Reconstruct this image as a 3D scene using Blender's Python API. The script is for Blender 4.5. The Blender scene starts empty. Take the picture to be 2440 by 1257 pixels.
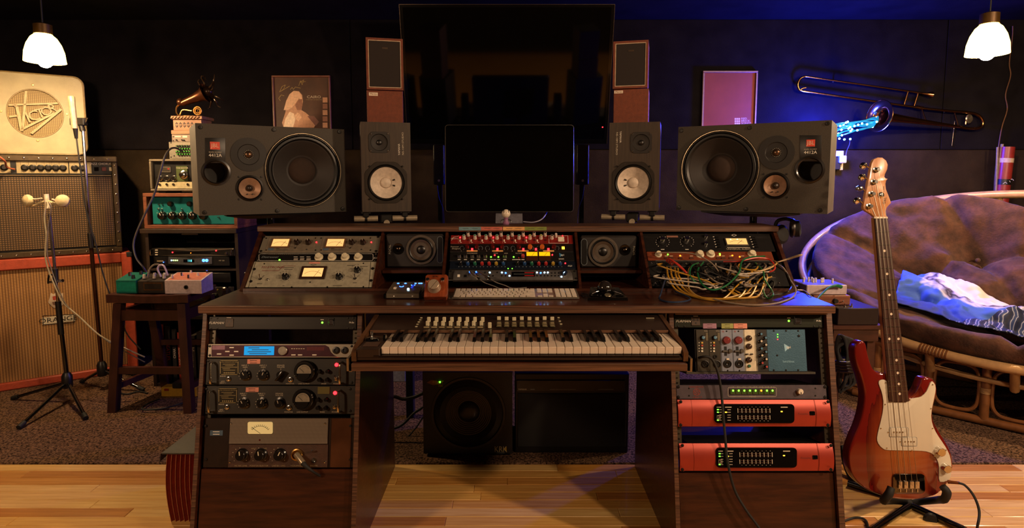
import bpy, math, random
from math import sin, cos, pi, radians, sqrt, atan2
from mathutils import Vector, Matrix
random.seed(7)
S = bpy.context.scene
COL = S.collection
# ---------------------------------------------------------------- camera
FPX, PCX, PCY, PITCH = 1430.0, 1220.0, 562.5, radians(5.5)
CAM = Vector((0, 0, 1.22))
_cd = bpy.data.cameras.new('camera'); _co = bpy.data.objects.new('camera', _cd); COL.objects.link(_co)
_co.location = CAM; _co.rotation_euler = (pi / 2 - PITCH, 0, 0)
_cd.sensor_width = 36; _cd.lens = 36 * FPX / 2440; _cd.shift_y = -(628.5 - PCY) / 2440; _cd.clip_start = 0.02
S.camera = _co
# ---------------------------------------------------------------- world, view
W = bpy.data.worlds.new('room_air'); S.world = W; W.use_nodes = True
W.node_tree.nodes['Background'].inputs[0].default_value = (1.0, 0.62, 0.42, 1)
W.node_tree.nodes['Background'].inputs[1].default_value = 0.02
S.view_settings.view_transform = 'Standard'; S.view_settings.look = 'None'
S.view_settings.exposure = 0.35; S.view_settings.gamma = 1.0; S.view_settings.use_curve_mapping = False
# ---------------------------------------------------------------- room lamps out of view, and an added fill on the left
def lamp(name, loc, col, watt, size, kind='POINT'):
    d = bpy.data.lights.new(name, kind); d.color = col; d.energy = watt
    d.shadow_soft_size = size
    o = bpy.data.objects.new(name, d); o.location = loc; COL.objects.link(o); return o
lamp('ceiling_lamp_light', (1.70, 0.05, 2.08), (1.0, 0.68, 0.42), 82, 0.07)
lamp('side_lamp_light', (2.75, 0.62, 2.02), (1.0, 0.68, 0.42), 180, 0.07)
lamp('left_fill_light', (-1.85, 0.25, 1.62), (1.0, 0.64, 0.38), 66, 0.12)  # added fill without a lamp, brightens the left pedestal and the books
# the blue string lights in the trombone bell light the wall and the ceiling over them
lamp('string_light_glow', (1.98, 3.80, 1.52), (0.012, 0.03, 1.0), 105, 0.05)
# ---------------------------------------------------------------- pixel rays (only for measuring positions)
_cp, _sp = cos(PITCH), sin(PITCH)
def ray(px, py):
    u = (PCY - py) / FPX
    return Vector(((px - PCX) / FPX, _cp + u * _sp, -_sp + u * _cp))
def P(px, py, Y):
    d = ray(px, py); return CAM + d * (Y / d.y)
def PZ(px, py, z):
    d = ray(px, py); return CAM + d * ((z - CAM.z) / d.z)
class Fr:
    """local frame: x right, y into the thing, z up"""
    def __init__(s, o, ux=(1, 0, 0), uz=(0, 0, 1)):
        s.o = Vector(o); s.ux = Vector(ux).normalized(); s.uz = Vector(uz).normalized(); s.uy = s.uz.cross(s.ux)
        m = Matrix((s.ux, s.uy, s.uz)).transposed().to_4x4(); m.translation = s.o
        s.m = m; s.mi = m.inverted()
    def l(s, px, py, off=0.0):
        o = s.mi @ CAM; d = s.mi.to_3x3() @ ray(px, py); t = (-off - o.y) / d.y
        return o + d * t
    def k(s, px, py, off=0.0):
        p = s.m @ s.l(px, py, off) - CAM
        return (p.y * _cp - p.z * _sp) / FPX
def fr(px, py, Y, yaw=0.0, lean=0.0):
    a, b = radians(yaw), radians(lean)
    return Fr(P(px, py, Y), (cos(a), sin(a), 0), (-sin(b) * sin(a), sin(b) * cos(a), cos(b)))
# ---------------------------------------------------------------- colours and materials
def lin(c):
    return tuple(v / 12.92 if v <= .04045 else ((v + .055) / 1.055) ** 2.4 for v in c)
def C(h):
    return lin(tuple(int(h[i:i + 2], 16) / 255 for i in (0, 2, 4)))
MATS = {}
def M(name, col='808080', rough=.5, metal=0., noise=None, bump=None, emit=0., coat=0., col2=None, stretch=(1, 1, 1), sheen=0., ecol=None, spec=None, tight=.2):
    if name in MATS: return MATS[name]
    m = bpy.data.materials.new(name); m.use_nodes = True; MATS[name] = m
    nt = m.node_tree; b = nt.nodes['Principled BSDF']; L = nt.links.new
    c = C(col) if isinstance(col, str) else col
    b.inputs['Base Color'].default_value = (*c, 1); b.inputs['Roughness'].default_value = rough; b.inputs['Metallic'].default_value = metal
    if coat: b.inputs['Coat Weight'].default_value = coat; b.inputs['Coat Roughness'].default_value = .08
    if sheen: b.inputs['Sheen Weight'].default_value = sheen; b.inputs['Sheen Roughness'].default_value = .4
    if spec is not None: b.inputs['Specular IOR Level'].default_value = spec
    if emit:
        e = ecol if ecol else col
        b.inputs['Emission Color'].default_value = (*(C(e) if isinstance(e, str) else e), 1); b.inputs['Emission Strength'].default_value = emit
    if noise is None and not emit: noise = (60, .18)
    if noise or bump:
        tc = nt.nodes.new('ShaderNodeTexCoord'); mp = nt.nodes.new('ShaderNodeMapping'); mp.inputs['Scale'].default_value = stretch
        L(tc.outputs['Object'], mp.inputs['Vector'])
    if noise:
        n = nt.nodes.new('ShaderNodeTexNoise'); n.inputs['Scale'].default_value = noise[0]; n.inputs['Detail'].default_value = 4; n.inputs['Roughness'].default_value = .6
        L(mp.outputs[0], n.inputs['Vector'])
        r = nt.nodes.new('ShaderNodeValToRGB'); r.color_ramp.elements[0].position = .5 - tight; r.color_ramp.elements[1].position = .5 + tight
        k = noise[1]; c2 = (C(col2) if isinstance(col2, str) else col2) if col2 else tuple(min(1, v * (1 + k)) for v in c)
        c1 = c if col2 else tuple(v * (1 - k) for v in c)
        r.color_ramp.elements[0].color = (*c1, 1); r.color_ramp.elements[1].color = (*c2, 1)
        L(n.outputs[0], r.inputs[0]); L(r.outputs[0], b.inputs['Base Color'])
    if bump:
        n = nt.nodes.new('ShaderNodeTexNoise'); n.inputs['Scale'].default_value = bump[0]; n.inputs['Detail'].default_value = 3
        L(mp.outputs[0], n.inputs['Vector'])
        bp = nt.nodes.new('ShaderNodeBump'); bp.inputs['Strength'].default_value = bump[1]; bp.inputs['Distance'].default_value = .004
        L(n.outputs[0], bp.inputs['Height']); L(bp.outputs[0], b.inputs['Normal'])
    return m
def weave(name, c1, c2, sx, sz, rough=.85):
    """woven cloth: two crossed waves in object space"""
    m = bpy.data.materials.new(name); m.use_nodes = True; MATS[name] = m
    nt = m.node_tree; b = nt.nodes['Principled BSDF']; L = nt.links.new; b.inputs['Roughness'].default_value = rough
    tc = nt.nodes.new('ShaderNodeTexCoord'); sp = nt.nodes.new('ShaderNodeSeparateXYZ'); L(tc.outputs['Object'], sp.inputs[0])
    def wv(o, s):
        a = nt.nodes.new('ShaderNodeMath'); a.operation = 'MULTIPLY'; a.inputs[1].default_value = s; L(o, a.inputs[0])
        q = nt.nodes.new('ShaderNodeMath'); q.operation = 'SINE'; L(a.outputs[0], q.inputs[0])
        w = nt.nodes.new('ShaderNodeMath'); w.operation = 'MULTIPLY_ADD'; w.inputs[1].default_value = .5; w.inputs[2].default_value = .5; L(q.outputs[0], w.inputs[0]); return w.outputs[0]
    mx = nt.nodes.new('ShaderNodeMath'); mx.operation = 'MULTIPLY'; L(wv(sp.outputs[0], sx), mx.inputs[0]); L(wv(sp.outputs[2], sz), mx.inputs[1])
    r = nt.nodes.new('ShaderNodeValToRGB'); r.color_ramp.elements[0].position = .08; r.color_ramp.elements[1].position = .5
    r.color_ramp.elements[0].color = (*C(c1), 1); r.color_ramp.elements[1].color = (*C(c2), 1)
    L(mx.outputs[0], r.inputs[0]); L(r.outputs[0], b.inputs['Base Color']); return m
def E(name, col, s):
    return M(name, col, .4, emit=s)
# ---------------------------------------------------------------- mesh builder
class G:
    def __init__(s): s.v = []; s.f = []
    def add(s, vs, fs):
        k = len(s.v); s.v += [tuple(v) for v in vs]; s.f += [tuple(i + k for i in f) for f in fs]; return s
    def box(s, x0, x1, y0, y1, z0, z1, c=0.):
        if x0 > x1: x0, x1 = x1, x0
        if y0 > y1: y0, y1 = y1, y0
        if z0 > z1: z0, z1 = z1, z0
        c = min(c, (x1 - x0) * .45, (y1 - y0) * .45, (z1 - z0) * .45)
        if c <= 0:
            return s.add([(x, y, z) for z in (z0, z1) for y in (y0, y1) for x in (x0, x1)],
                         [(0, 2, 3, 1), (4, 5, 7, 6), (0, 1, 5, 4), (2, 6, 7, 3), (0, 4, 6, 2), (1, 3, 7, 5)])
        V = []; idx = {}
        for sx in (0, 1):
            for sy in (0, 1):
                for sz in (0, 1):
                    X, Y, Z = (x0, x1)[sx], (y0, y1)[sy], (z0, z1)[sz]
                    dx, dy, dz = (c, -c)[sx], (c, -c)[sy], (c, -c)[sz]
                    for a, p in enumerate(((X, Y + dy, Z + dz), (X + dx, Y, Z + dz), (X + dx, Y + dy, Z))):
                        idx[sx, sy, sz, a] = len(V); V.append(p)
        F = []; I = idx
        for q in (0, 1):
            a = [I[q, 0, 0, 0], I[q, 0, 1, 0], I[q, 1, 1, 0], I[q, 1, 0, 0]]; F.append(a if q == 0 else a[::-1])
            a = [I[0, q, 0, 1], I[1, q, 0, 1], I[1, q, 1, 1], I[0, q, 1, 1]]; F.append(a if q == 0 else a[::-1])
            a = [I[0, 0, q, 2], I[0, 1, q, 2], I[1, 1, q, 2], I[1, 0, q, 2]]; F.append(a if q == 0 else a[::-1])
        for a in (0, 1):
            for b in (0, 1):
                F.append([I[a, b, 0, 0], I[a, b, 1, 0], I[a, b, 1, 1], I[a, b, 0, 1]] if a == b else [I[a, b, 0, 1], I[a, b, 1, 1], I[a, b, 1, 0], I[a, b, 0, 0]])
                F.append([I[a, 0, b, 0], I[a, 0, b, 2], I[a, 1, b, 2], I[a, 1, b, 0]] if a == b else [I[a, 1, b, 0], I[a, 1, b, 2], I[a, 0, b, 2], I[a, 0, b, 0]])
                F.append([I[0, a, b, 1], I[1, a, b, 1], I[1, a, b, 2], I[0, a, b, 2]] if a != b else [I[0, a, b, 2], I[1, a, b, 2], I[1, a, b, 1], I[0, a, b, 1]])
        for a in (0, 1):
            for b in (0, 1):
                for d in (0, 1):
                    t = [I[a, b, d, 0], I[a, b, d, 1], I[a, b, d, 2]]; F.append(t if (a + b + d) % 2 == 1 else t[::-1])
        return s.add(V, F)
    def lathe(s, prof, o=(0, 0, 0), ax=(0, -1, 0), n=24, cap=True):
        """prof: (radius, height along ax)"""
        a = Vector(ax).normalized(); o = Vector(o)
        e = Vector((0, 0, 1)) if abs(a.z) < .9 else Vector((1, 0, 0)); u = e.cross(a).normalized(); w = a.cross(u)
        V = []; F = []; R = []
        for r, h in prof:
            if r < 1e-6: R.append([len(V)]); V.append(o + a * h)
            else:
                R.append(list(range(len(V), len(V) + n)))
                V += [o + a * h + (u * cos(2 * pi * i / n) + w * sin(2 * pi * i / n)) * r for i in range(n)]
        for A, B_ in zip(R, R[1:]):
            for i in range(n):
                j = (i + 1) % n
                if len(A) == 1 and len(B_) == 1: continue
                if len(A) == 1: F.append((A[0], B_[j], B_[i])[::-1])
                elif len(B_) == 1: F.append((A[i], A[j], B_[0]))
                else: F.append((A[i], A[j], B_[j], B_[i]))
        if cap and len(R[0]) > 1: F.append(R[0][::-1])
        if cap and len(R[-1]) > 1: F.append(R[-1])
        return s.add(V, F)
    def cyl(s, a, b, r, r2=None, n=16):
        a = Vector(a); b = Vector(b); return s.lathe([(r, 0), (r if r2 is None else r2, (b - a).length)], a, b - a, n)
    def ball(s, o, r, n=14, sc=1.):
        m = n // 2; return s.lathe([(r * sin(pi * i / m), -r * cos(pi * i / m) * sc) for i in range(m + 1)], o, (0, 0, 1), n)
    def tube(s, pts, r, n=8, closed=False, sub=6, cap=True):
        pts = [Vector(p) for p in pts]; rr = r if isinstance(r, (list, tuple)) else None
        if sub > 1 and len(pts) > 2: 
            Q = []; N = len(pts); RR = []
            for i in range(N if closed else N - 1):
                p0 = pts[(i - 1) % N] if (closed or i > 0) else pts[0] * 2 - pts[1]
                p1 = pts[i]; p2 = pts[(i + 1) % N]; p3 = pts[(i + 2) % N] if (closed or i + 2 < N) else p2 * 2 - p1
                for j in range(sub):
                    t = j / sub
                    Q.append(.5 * ((2 * p1) + (p2 - p0) * t + (2 * p0 - 5 * p1 + 4 * p2 - p3) * t * t + (3 * p1 - p0 - 3 * p2 + p3) * t ** 3))
                    if rr: RR.append(rr[i] * (1 - t) + rr[(i + 1) % N] * t)
            if not closed: Q.append(pts[-1]); RR.append(rr[-1] if rr else r)
            pts = Q
            if rr: rr = RR
        N = len(pts); V = []; F = []
        T = [((pts[(i + 1) % N] - pts[i - 1]) if closed else (pts[min(i + 1, N - 1)] - pts[max(i - 1, 0)])).normalized() for i in range(N)]
        e = Vector((0, 0, 1)) if abs(T[0].z) < .9 else Vector((1, 0, 0)); u = (e - T[0] * e.dot(T[0])).normalized()
        for i in range(N):
            u = (u - T[i] * u.dot(T[i])).normalized(); w = T[i].cross(u); q = rr[i] if rr else r
            V += [pts[i] + (u * cos(2 * pi * k / n) + w * sin(2 * pi * k / n)) * q for k in range(n)]
        for i in range(N if closed else N - 1):
            A = i * n; B_ = ((i + 1) % N) * n
            for k in range(n):
                j = (k + 1) % n; F.append((A + k, A + j, B_ + j, B_ + k))
        if not closed and cap: F.append(tuple(range(n))[::-1]); F.append(tuple(range((N - 1) * n, N * n)))
        return s.add(V, F)
    def prism(s, poly, y0, y1, c=0.):
        """poly in (x, z); front at y0, back at y1; c rounds the front edge inward"""
        A = sum(p[0] * q[1] - q[0] * p[1] for p, q in zip(poly, poly[1:] + poly[:1]))
        if A < 0: poly = poly[::-1]
        n = len(poly); rings = []
        def inset(d):
            out = []
            for i in range(n):
                a, b, e = Vector(poly[i - 1]), Vector(poly[i]), Vector(poly[(i + 1) % n])
                t = ((b - a).normalized() + (e - b).normalized()); t = t.normalized() if t.length > 1e-6 else (b - a).normalized()
                out.append((b.x - t.y * d, b.y + t.x * d))
            return out
        if c: rings = [(inset(c), y0), (inset(c * .3), y0 + c * .3), (poly, y0 + c), (poly, y1)]
        else: rings = [(poly, y0), (poly, y1)]
        V = []; F = []
        for pl, y in rings: V += [(x, y, z) for x, z in pl]
        for k in range(len(rings) - 1):
            for i in range(n):
                j = (i + 1) % n; F.append((k * n + i, (k + 1) * n + i, (k + 1) * n + j, k * n + j))
        F.append(tuple(range(n))); F.append(tuple(range((len(rings) - 1) * n, len(rings) * n))[::-1])
        return s.add(V, F)
    def grid(s, fn, nu, nv, cu=False, cv=False):
        V = [fn(i / (nu if cu else nu - 1), j / (nv if cv else nv - 1)) for i in range(nu) for j in range(nv)]
        F = [(i * nv + j, ((i + 1) % nu) * nv + j, ((i + 1) % nu) * nv + (j + 1) % nv, i * nv + (j + 1) % nv)
             for i in range(nu if cu else nu - 1) for j in range(nv if cv else nv - 1)]
        return s.add(V, F)
    def mesh(s, name, mat, ang=38):
        me = bpy.data.meshes.new(name); me.from_pydata(s.v, [], s.f); me.materials.append(mat)
        me.polygons.foreach_set('use_smooth', [True] * len(me.polygons)); me.set_sharp_from_angle(angle=radians(ang)); me.update(); return me
def obj(name, me, parent=None, loc=None, rot=None):
    o = bpy.data.objects.new(name, me); COL.objects.link(o)
    if parent is not None: o.parent = parent
    if loc is not None: o.location = loc
    if rot is not None: o.rotation_euler = rot
    return o
def tag(o, label=None, cat=None, group=None, kind=None):
    if label: o['label'] = label
    if cat: o['category'] = cat
    if group: o['group'] = group
    if kind: o['kind'] = kind
    return o
def struct(name, g, mat, parent=None, ang=38):
    o = obj(name, g.mesh(name, mat, ang), parent)
    if parent is None: o['kind'] = 'structure'
    return o
def solo(name, g, mat, label, cat, group=None, ang=38, kind=None):
    """a thing that is one mesh, built in world coordinates, origin moved to its own middle"""
    c = sum((Vector(v) for v in g.v), Vector()) / len(g.v); g.v = [tuple(Vector(v) - c) for v in g.v]
    return tag(obj(name, g.mesh(name, mat, ang), None, c), label, cat, group, kind)
_cache = {}
_txt = {}
def text_mesh(s, mat, size, align='CENTER', shear=0., ext=0., sx=1.):
    k = (s, mat.name, round(size, 5), align, shear, ext, sx)
    if k in _txt: return _txt[k]
    cu = bpy.data.curves.new('lettering', 'FONT'); cu.body = s; cu.size = size; cu.align_x = align; cu.align_y = 'CENTER'; cu.shear = shear
    cu.extrude = ext; cu.resolution_u = 2
    o = bpy.data.objects.new('lettering', cu); COL.objects.link(o)
    me = bpy.data.meshes.new_from_object(o); bpy.data.objects.remove(o); bpy.data.curves.remove(cu)
    for v in me.vertices: x, y, z = v.co; v.co = (x * sx, -z - ext, y)
    me.materials.clear(); me.materials.append(mat); me.name = 'lettering'; _txt[k] = me; return me
class Th:
    def __init__(s, name, label, cat, f, group=None):
        s.f = f; e = bpy.data.objects.new(name, None); COL.objects.link(e); e.empty_display_size = .05
        e.matrix_world = f.m; tag(e, label, cat, group); s.e = e
    def part(s, name, g, mat, par=None, loc=(0, 0, 0), rot=None, key=None, ang=38, label=None, kind=None):
        if key is not None:
            k = (key, mat.name)
            if k not in _cache: _cache[k] = g().mesh(name, mat, ang)
            me = _cache[k]
        else: me = g.mesh(name, mat, ang)
        l = Vector(loc)
        if par is not None: l = l - Vector(par.location)
        o = obj(name, me, par if par is not None else s.e, l, rot)
        if label: o['label'] = label
        if kind: o['kind'] = kind
        return o
    def b(s, name, mat, x0, y0, x1, y1, d0=0., d1=.002, c=0., par=None, label=None):
        """box by pixel rectangle on the plane d1 in front; centred so alike boxes share a mesh"""
        a = s.f.l(x0, y1, d1); b_ = s.f.l(x1, y0, d1)
        w, h = round(abs(b_.x - a.x), 4), round(abs(b_.z - a.z), 4)
        ctr = Vector(((a.x + b_.x) / 2, 0, (a.z + b_.z) / 2))
        return s.part(name, lambda: G().box(-w / 2, w / 2, -d1, -d0, -h / 2, h / 2, c), mat, par, ctr, key=('b', w, h, d0, d1, c), label=label)
    def rev(s, name, mat, px, py, prof, off=0., par=None, n=24, label=None, ang=38, r=None, cap=True):
        """lathe standing on the panel; prof radii in metres, or in units of pixel radius r"""
        k = s.f.k(px, py, off) * r if r else 1.
        pr = [(round(a * k, 5), h) for a, h in prof]; p = s.f.l(px, py, off + max(h for _, h in prof) * .85); p.y = -off
        return s.part(name, lambda: G().lathe(pr, n=n, cap=cap), mat, par, p, key=('l', tuple(pr), n), label=label, ang=ang)
    def knob(s, mat, px, py, r, h=.012, cap=None, mark=None, ang=0, name='knob', skirt=None, par=None, base=0.):
        pr = [(1, 0), (1, h * .85), (.9, h)] if not skirt else [(skirt, 0), (skirt * .97, h * .18), (1, h * .3), (.93, h * .95), (.86, h)]
        o = s.rev(name, mat, px, py, pr, base, par, r=r)
        k = s.f.k(px, py) * r; L0 = Vector(o.location) + (Vector(par.location) if par else Vector()) - Vector((0, h, 0)); pp = par if par else o
        if cap: s.part('cap', lambda: G().lathe([(k * .68, 0), (k * .68, .0008)], n=18), cap, pp, L0, key=('cap', round(k, 5)))
        if mark: s.part('pointer', lambda: G().box(-k * .08, k * .08, -.0012, 0, k * .1, k * .85), mark, pp, L0, (0, radians(ang), 0), key=('ptr', round(k, 5)))
        return o
    def led(s, mat, px, py, r, h=.003, name='indicator_light', par=None):
        return s.rev(name, mat, px, py, [(1, 0), (.9, h * .6), (.5, h)], .003, par, n=12, r=r)
    def toggle(s, px, py, r, mat=None, ang=0, name='toggle_switch'):
        k = s.f.k(px, py) * r; m = mat or CHROME
        o = s.part(name, lambda: G().lathe([(k, 0), (k, k * .5), (k * .6, k * .6)], n=12).cyl((0, -k * .5, 0), (0, -k * 3.2, k * 1.6), k * .3, k * .42, 8), m, None, s.f.l(px, py) - Vector((0, .003, 0)), (0, radians(ang), 0), key=('tg', round(k, 5)))
        return o
    def screw(s, px, py, r, mat=None, off=.002, par=None, name='screw'):
        k = s.f.k(px, py) * r; p = s.f.l(px, py, off); p.y = -off
        return s.part(name, lambda: G().lathe([(k, 0), (k * .8, k * .5), (k * .35, k * .55), (k * .3, k * .3), (0, k * .3)], n=10), mat or BLKM, par, p, key=('scr', round(k, 5)))
    def t(s, text, mat, px, py, h, align='CENTER', off=.0026, shear=0., rot=0., name='lettering', par=None, ext=0., sx=1.):
        size = round(s.f.k(px, py) * h / .70, 5); p = s.f.l(px, py, off); p.y = -off
        me = text_mesh(text, mat, size, align, shear, ext, sx)
        if par is not None: p = p - Vector(par.location)
        o = obj(name, me, par if par is not None else s.e, p, (0, radians(rot), 0)); return o
    def pline(s, name, mat, pts, wpx, off=.0024, par=None, closed=False):
        """thin flat printed line through pixel points"""
        q = [s.f.l(x, y, off) for x, y in pts]; w = s.f.k(*pts[0]) * wpx / 2; g = G()
        if closed: q.append(q[0])
        for a, b_ in zip(q, q[1:]):
            d = (b_ - a).normalized(); nrm = Vector((-d.z, 0, d.x)) * w; d = d * w * .5
            g.add([a - d - nrm, b_ + d - nrm, b_ + d + nrm, a - d + nrm], [(0, 1, 2, 3)])
        return s.part(name, g, mat, par)
    def poly(s, name, mat, pts, d0, d1, c=0., par=None, ang=38, loc=(0, 0, 0)):
        pl = [(p.x, p.z) for p in (s.f.l(x, y, d1) for x, y in pts)]
        return s.part(name, G().prism(pl, -d1, -d0, c), mat, par, loc, ang=ang)
def ell(cx, cy, rx, ry=None, n=32, a0=0):
    ry = ry or rx
    return [(cx + rx * cos(a0 + 2 * pi * i / n), cy + ry * sin(a0 + 2 * pi * i / n)) for i in range(n)]
def octagon(x0, y0, x1, y1, c):
    return [(x0 + c, y0), (x1 - c, y0), (x1, y0 + c), (x1, y1 - c), (x1 - c, y1), (x0 + c, y1), (x0, y1 - c), (x0, y0 + c)]
def rrect(x0, y0, x1, y1, r, n=5):
    out = []
    for cx, cy, a in ((x1 - r, y1 - r, 0), (x0 + r, y1 - r, 90), (x0 + r, y0 + r, 180), (x1 - r, y0 + r, 270)):
        out += [(cx + r * cos(radians(a + 90 * i / n)), cy + r * sin(radians(a + 90 * i / n))) for i in range(n + 1)]
    return out
# common materials
CHROME = M('chrome', 'd8d4cc', .16, 1., noise=(30, .05))
STEEL = M('brushed_steel', 'b0a898', .35, 1., noise=(40, .12), stretch=(1, 1, 14))
BLKM = M('black_metal', '15120f', .42, .3)
BLK = M('black_plastic', '131110', .38)
BLKG = M('black_gloss', '060606', .12, coat=.5, noise=(20, .1))
RUBBER = M('black_rubber', '0d0c0c', .7)
WHITE = M('white_print', 'd9d2c4', .6)
CREAM = M('cream_plastic', 'cfc3a4', .45)
IVORY = M('ivory_plastic', 'd8c9b4', .3)
LGREEN = E('green_light', '59ff2a', 5); LRED = E('red_light', 'ff1a20', 7); LBLUE = E('blue_light', '2f62ff', 8); LORANGE = E('orange_light', 'ff6a14', 5); LWHITE = E('pale_blue_light', '9ed8ff', 6)
LYEL = E('amber_light', 'ffb52a', 4)
def woodmat(name, c1, c2, sc=(3, 30, 30), rough=.4, coat=.0, bump=.15):
    return M(name, c1, rough, noise=(2.2, 1), col2=c2, stretch=sc, bump=(5, bump), coat=coat)
DESKW = woodmat('stained_desk_wood', '240e08', '44200f', (2.5, 26, 26), .33, .15)
EDGEW = woodmat('worn_plywood_edge', '2a170c', '6a4630', (2, 90, 90), .45)
STOOLW = woodmat('espresso_stool_wood', '2a120c', '40201a', (12, 12, 3), .35)
REDW = woodmat('walnut_case_wood', '5c3322', '8a5238', (3, 24, 24), .45)
# ================================================================ the room
YW, ZC, XR, YB, YC = 4.04, 2.25, 3.75, -1.6, 2.47
WALLM = M('dark_wall_carpet', '100d10', .95, noise=(9, 1), col2='171417', bump=(260, .5), spec=.04)
WALL2 = M('brown_wall_carpet', '211911', .95, noise=(9, 1), col2='2e2419', bump=(260, .6), spec=.06)
CEILM = M('dark_ceiling_paint', '1c1a1e', .9, noise=(6, .25), spec=.05)
CARP = M('brown_loop_carpet', '1c120d', 1., noise=(120, 1), col2='745844', bump=(120, 1.0), spec=.1, tight=.12)
SUBF = M('subfloor_wood', '6a3a1c', .5)
fl = struct('floor', G().box(-XR, XR, YB, YC, -.06, -.008), SUBF)
random.seed(3)
tones = [('b07a38', 'd2a258'), ('a87030', 'c9924a'), ('bb8846', 'd8ac62'), ('9a622a', 'bc8240'), ('c09250', 'deba78')]
PLM = [woodmat('maple_board_%s' % 'abcde'[i], a, b, (1.6, 34, 34), .3, .35, .05) for i, (a, b) in enumerate(tones)]
bw = .0572; y = YC
while y > .55:
    x = -XR + random.uniform(-.6, 0)
    while x < XR:
        L_ = random.choice((.45, .6, .75, .9, 1.1, 1.35)); x0, x1 = max(x, -XR), min(x + L_, XR)
        if x1 - x0 > .03:
            w = round(x1 - x0, 3); m = random.choice(PLM); key = ('plank', w, m.name)
            if key not in _cache: _cache[key] = G().box(-w / 2 + .0005, w / 2 - .0005, -bw / 2 + .0007, bw / 2 - .0007, -.008, 0, .0016).mesh('plank', m)
            obj('plank', _cache[key], fl, ((x0 + x1) / 2, y - bw / 2, 0))
        x += L_
    y -= bw
struct('floor_boards_behind', G().box(-XR, XR, YB, y, -.008, 0), PLM[1], fl)
struct('floor_carpet', G().box(-XR, XR, YC + .001, YW, -.06, .006, .003), CARP)
wb = struct('wall_back', G().box(-XR, XR, YW, YW + .08, 0, ZC), WALL2)
zs = P(1000, 356, YW).z
for i, (x0, x1) in enumerate(((-XR, -1.06), (-1.055, .1), (.105, 2.845), (2.85, XR))):
    obj('panel', G().box(x0, x1, YW - .012, YW, zs, ZC, .003).mesh('panel', WALLM), wb)
struct('wall_left', G().box(-XR - .08, -XR, YB, YW, 0, ZC), WALL2)
struct('wall_right', G().box(XR, XR + .08, YB, YW, 0, ZC), WALL2)
struct('wall_front', G().box(-XR, XR, YB - .08, YB, 0, ZC), WALL2)
struct('ceiling', G().box(-XR - .08, XR + .08, YB - .08, YW + .08, ZC, ZC + .06), CEILM)
# ================================================================ studio desk
ZT = P(1220, 727, 1.93).z          # worktop height
TH = .026
DX0, DX1 = P(473, 727, 1.93).x, P(1990, 727, 1.93).x
desk = Th('studio_desk', 'wide dark stained wooden studio desk with two rack pedestals and worn edges', 'desk', Fr((0, 1.93, 0)))
yb = 2.90 - 1.93
desk.part('worktop', G().box(DX0, DX1, 0, yb, ZT - TH + .004, ZT, .002), DESKW)
desk.part('front_edge', G().box(DX0, DX1, -.006, -.0005, ZT - TH, ZT - .001, .002), EDGEW, label='worn lighter plywood front edge')

# slanted pedestal fronts: plane through (y .035, z .75) sloping towards the viewer downwards
SL = radians(12.5)
def fy(z): return .030 - (.76 - z) * math.tan(SL)
def pedestal_side(name, px, th, mat=DESKW):
    x = P(px, 760, 1.95).x
    poly = [(fy(.0), 0), (fy(ZT - TH), ZT - TH), (.52, ZT - TH), (.52, 0)]
    g = G(); V = [(xx, a, b) for xx in (x - th / 2, x + th / 2) for a, b in poly]
    g.add(V, [(0, 3, 2, 1), (4, 5, 6, 7), (0, 1, 5, 4), (1, 2, 6, 5), (2, 3, 7, 6), (3, 0, 4, 7)])
    o = desk.part(name, g, mat)
    e = G(); V = [(xx, a + d, b) for xx in (x - th / 2, x + th / 2) for a, b, d in ((fy(0), 0, -.003), (fy(ZT - TH), ZT - TH, -.003), (fy(ZT - TH), ZT - TH, 0), (fy(0), 0, 0))]
    e.add(V, [(0, 3, 2, 1), (4, 5, 6, 7), (0, 1, 5, 4), (1, 2, 6, 5), (2, 3, 7, 6), (3, 0, 4, 7)])
    desk.part('edge_band', e, EDGEW, o); return x
XA = pedestal_side('side_panel', 485.5, .013); XB = pedestal_side('side_panel', 856, .015)
XC_ = pedestal_side('side_panel', 1601.5, .014); XD = pedestal_side('side_panel', 1978.5, .018)
FL = Fr((0, 1.93 + fy(.55) + .012, .55), (1, 0, 0), (0, sin(SL), cos(SL)))   # plane of the rack faceplates
for a, b, yl in ((XA, XB, 1114), (XC_, XD, 1123)):       # lower wooden cover, rails
    a += .012; b -= .012
    desk.part('under_rail', G().box(a - .002, b + .002, .02, .03, ZT - TH - .010, ZT - TH - .0005), EDGEW)
    zt = (FL.m @ FL.l(1220, yl)).z - .0045; V = []
    for x in (a, b):
        V += [(x, fy(.0) + .012, 0.0), (x, fy(zt) + .012, zt), (x, fy(zt) + .03, zt), (x, fy(0) + .03, 0)]
    desk.part('lower_panel', G().add(V, [(0, 3, 2, 1), (4, 5, 6, 7), (0, 1, 5, 4), (1, 2, 6, 5), (2, 3, 7, 6), (3, 0, 4, 7)]), DESKW)
    desk.part('pedestal_floor', G().box(a, b, fy(.30) + .05, .5, zt - .075, zt - .06), DESKW)
    for x in (a + .006, b - .006):
        z0, z1 = .345, .77; w = .009; V = []
        for xx in (x - w, x + w): V += [(xx, fy(z0) + .022, z0), (xx, fy(z1) + .022, z1), (xx, fy(z1) + .028, z1), (xx, fy(z0) + .028, z0)]
        r_ = desk.part('rack_rail', G().add(V, [(0, 3, 2, 1), (4, 5, 6, 7), (0, 1, 5, 4), (1, 2, 6, 5), (2, 3, 7, 6), (3, 0, 4, 7)]), M('rail_steel', '5a5448', .4, .8))
        for k in range(26):
            z = .355 + k * .0159
            desk.part('rail_hole', lambda: G().lathe([(.0032, 0), (.0032, .0006)], n=8), BLK, r_, (x, fy(z) + .0212, z), key='railhole')
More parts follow.
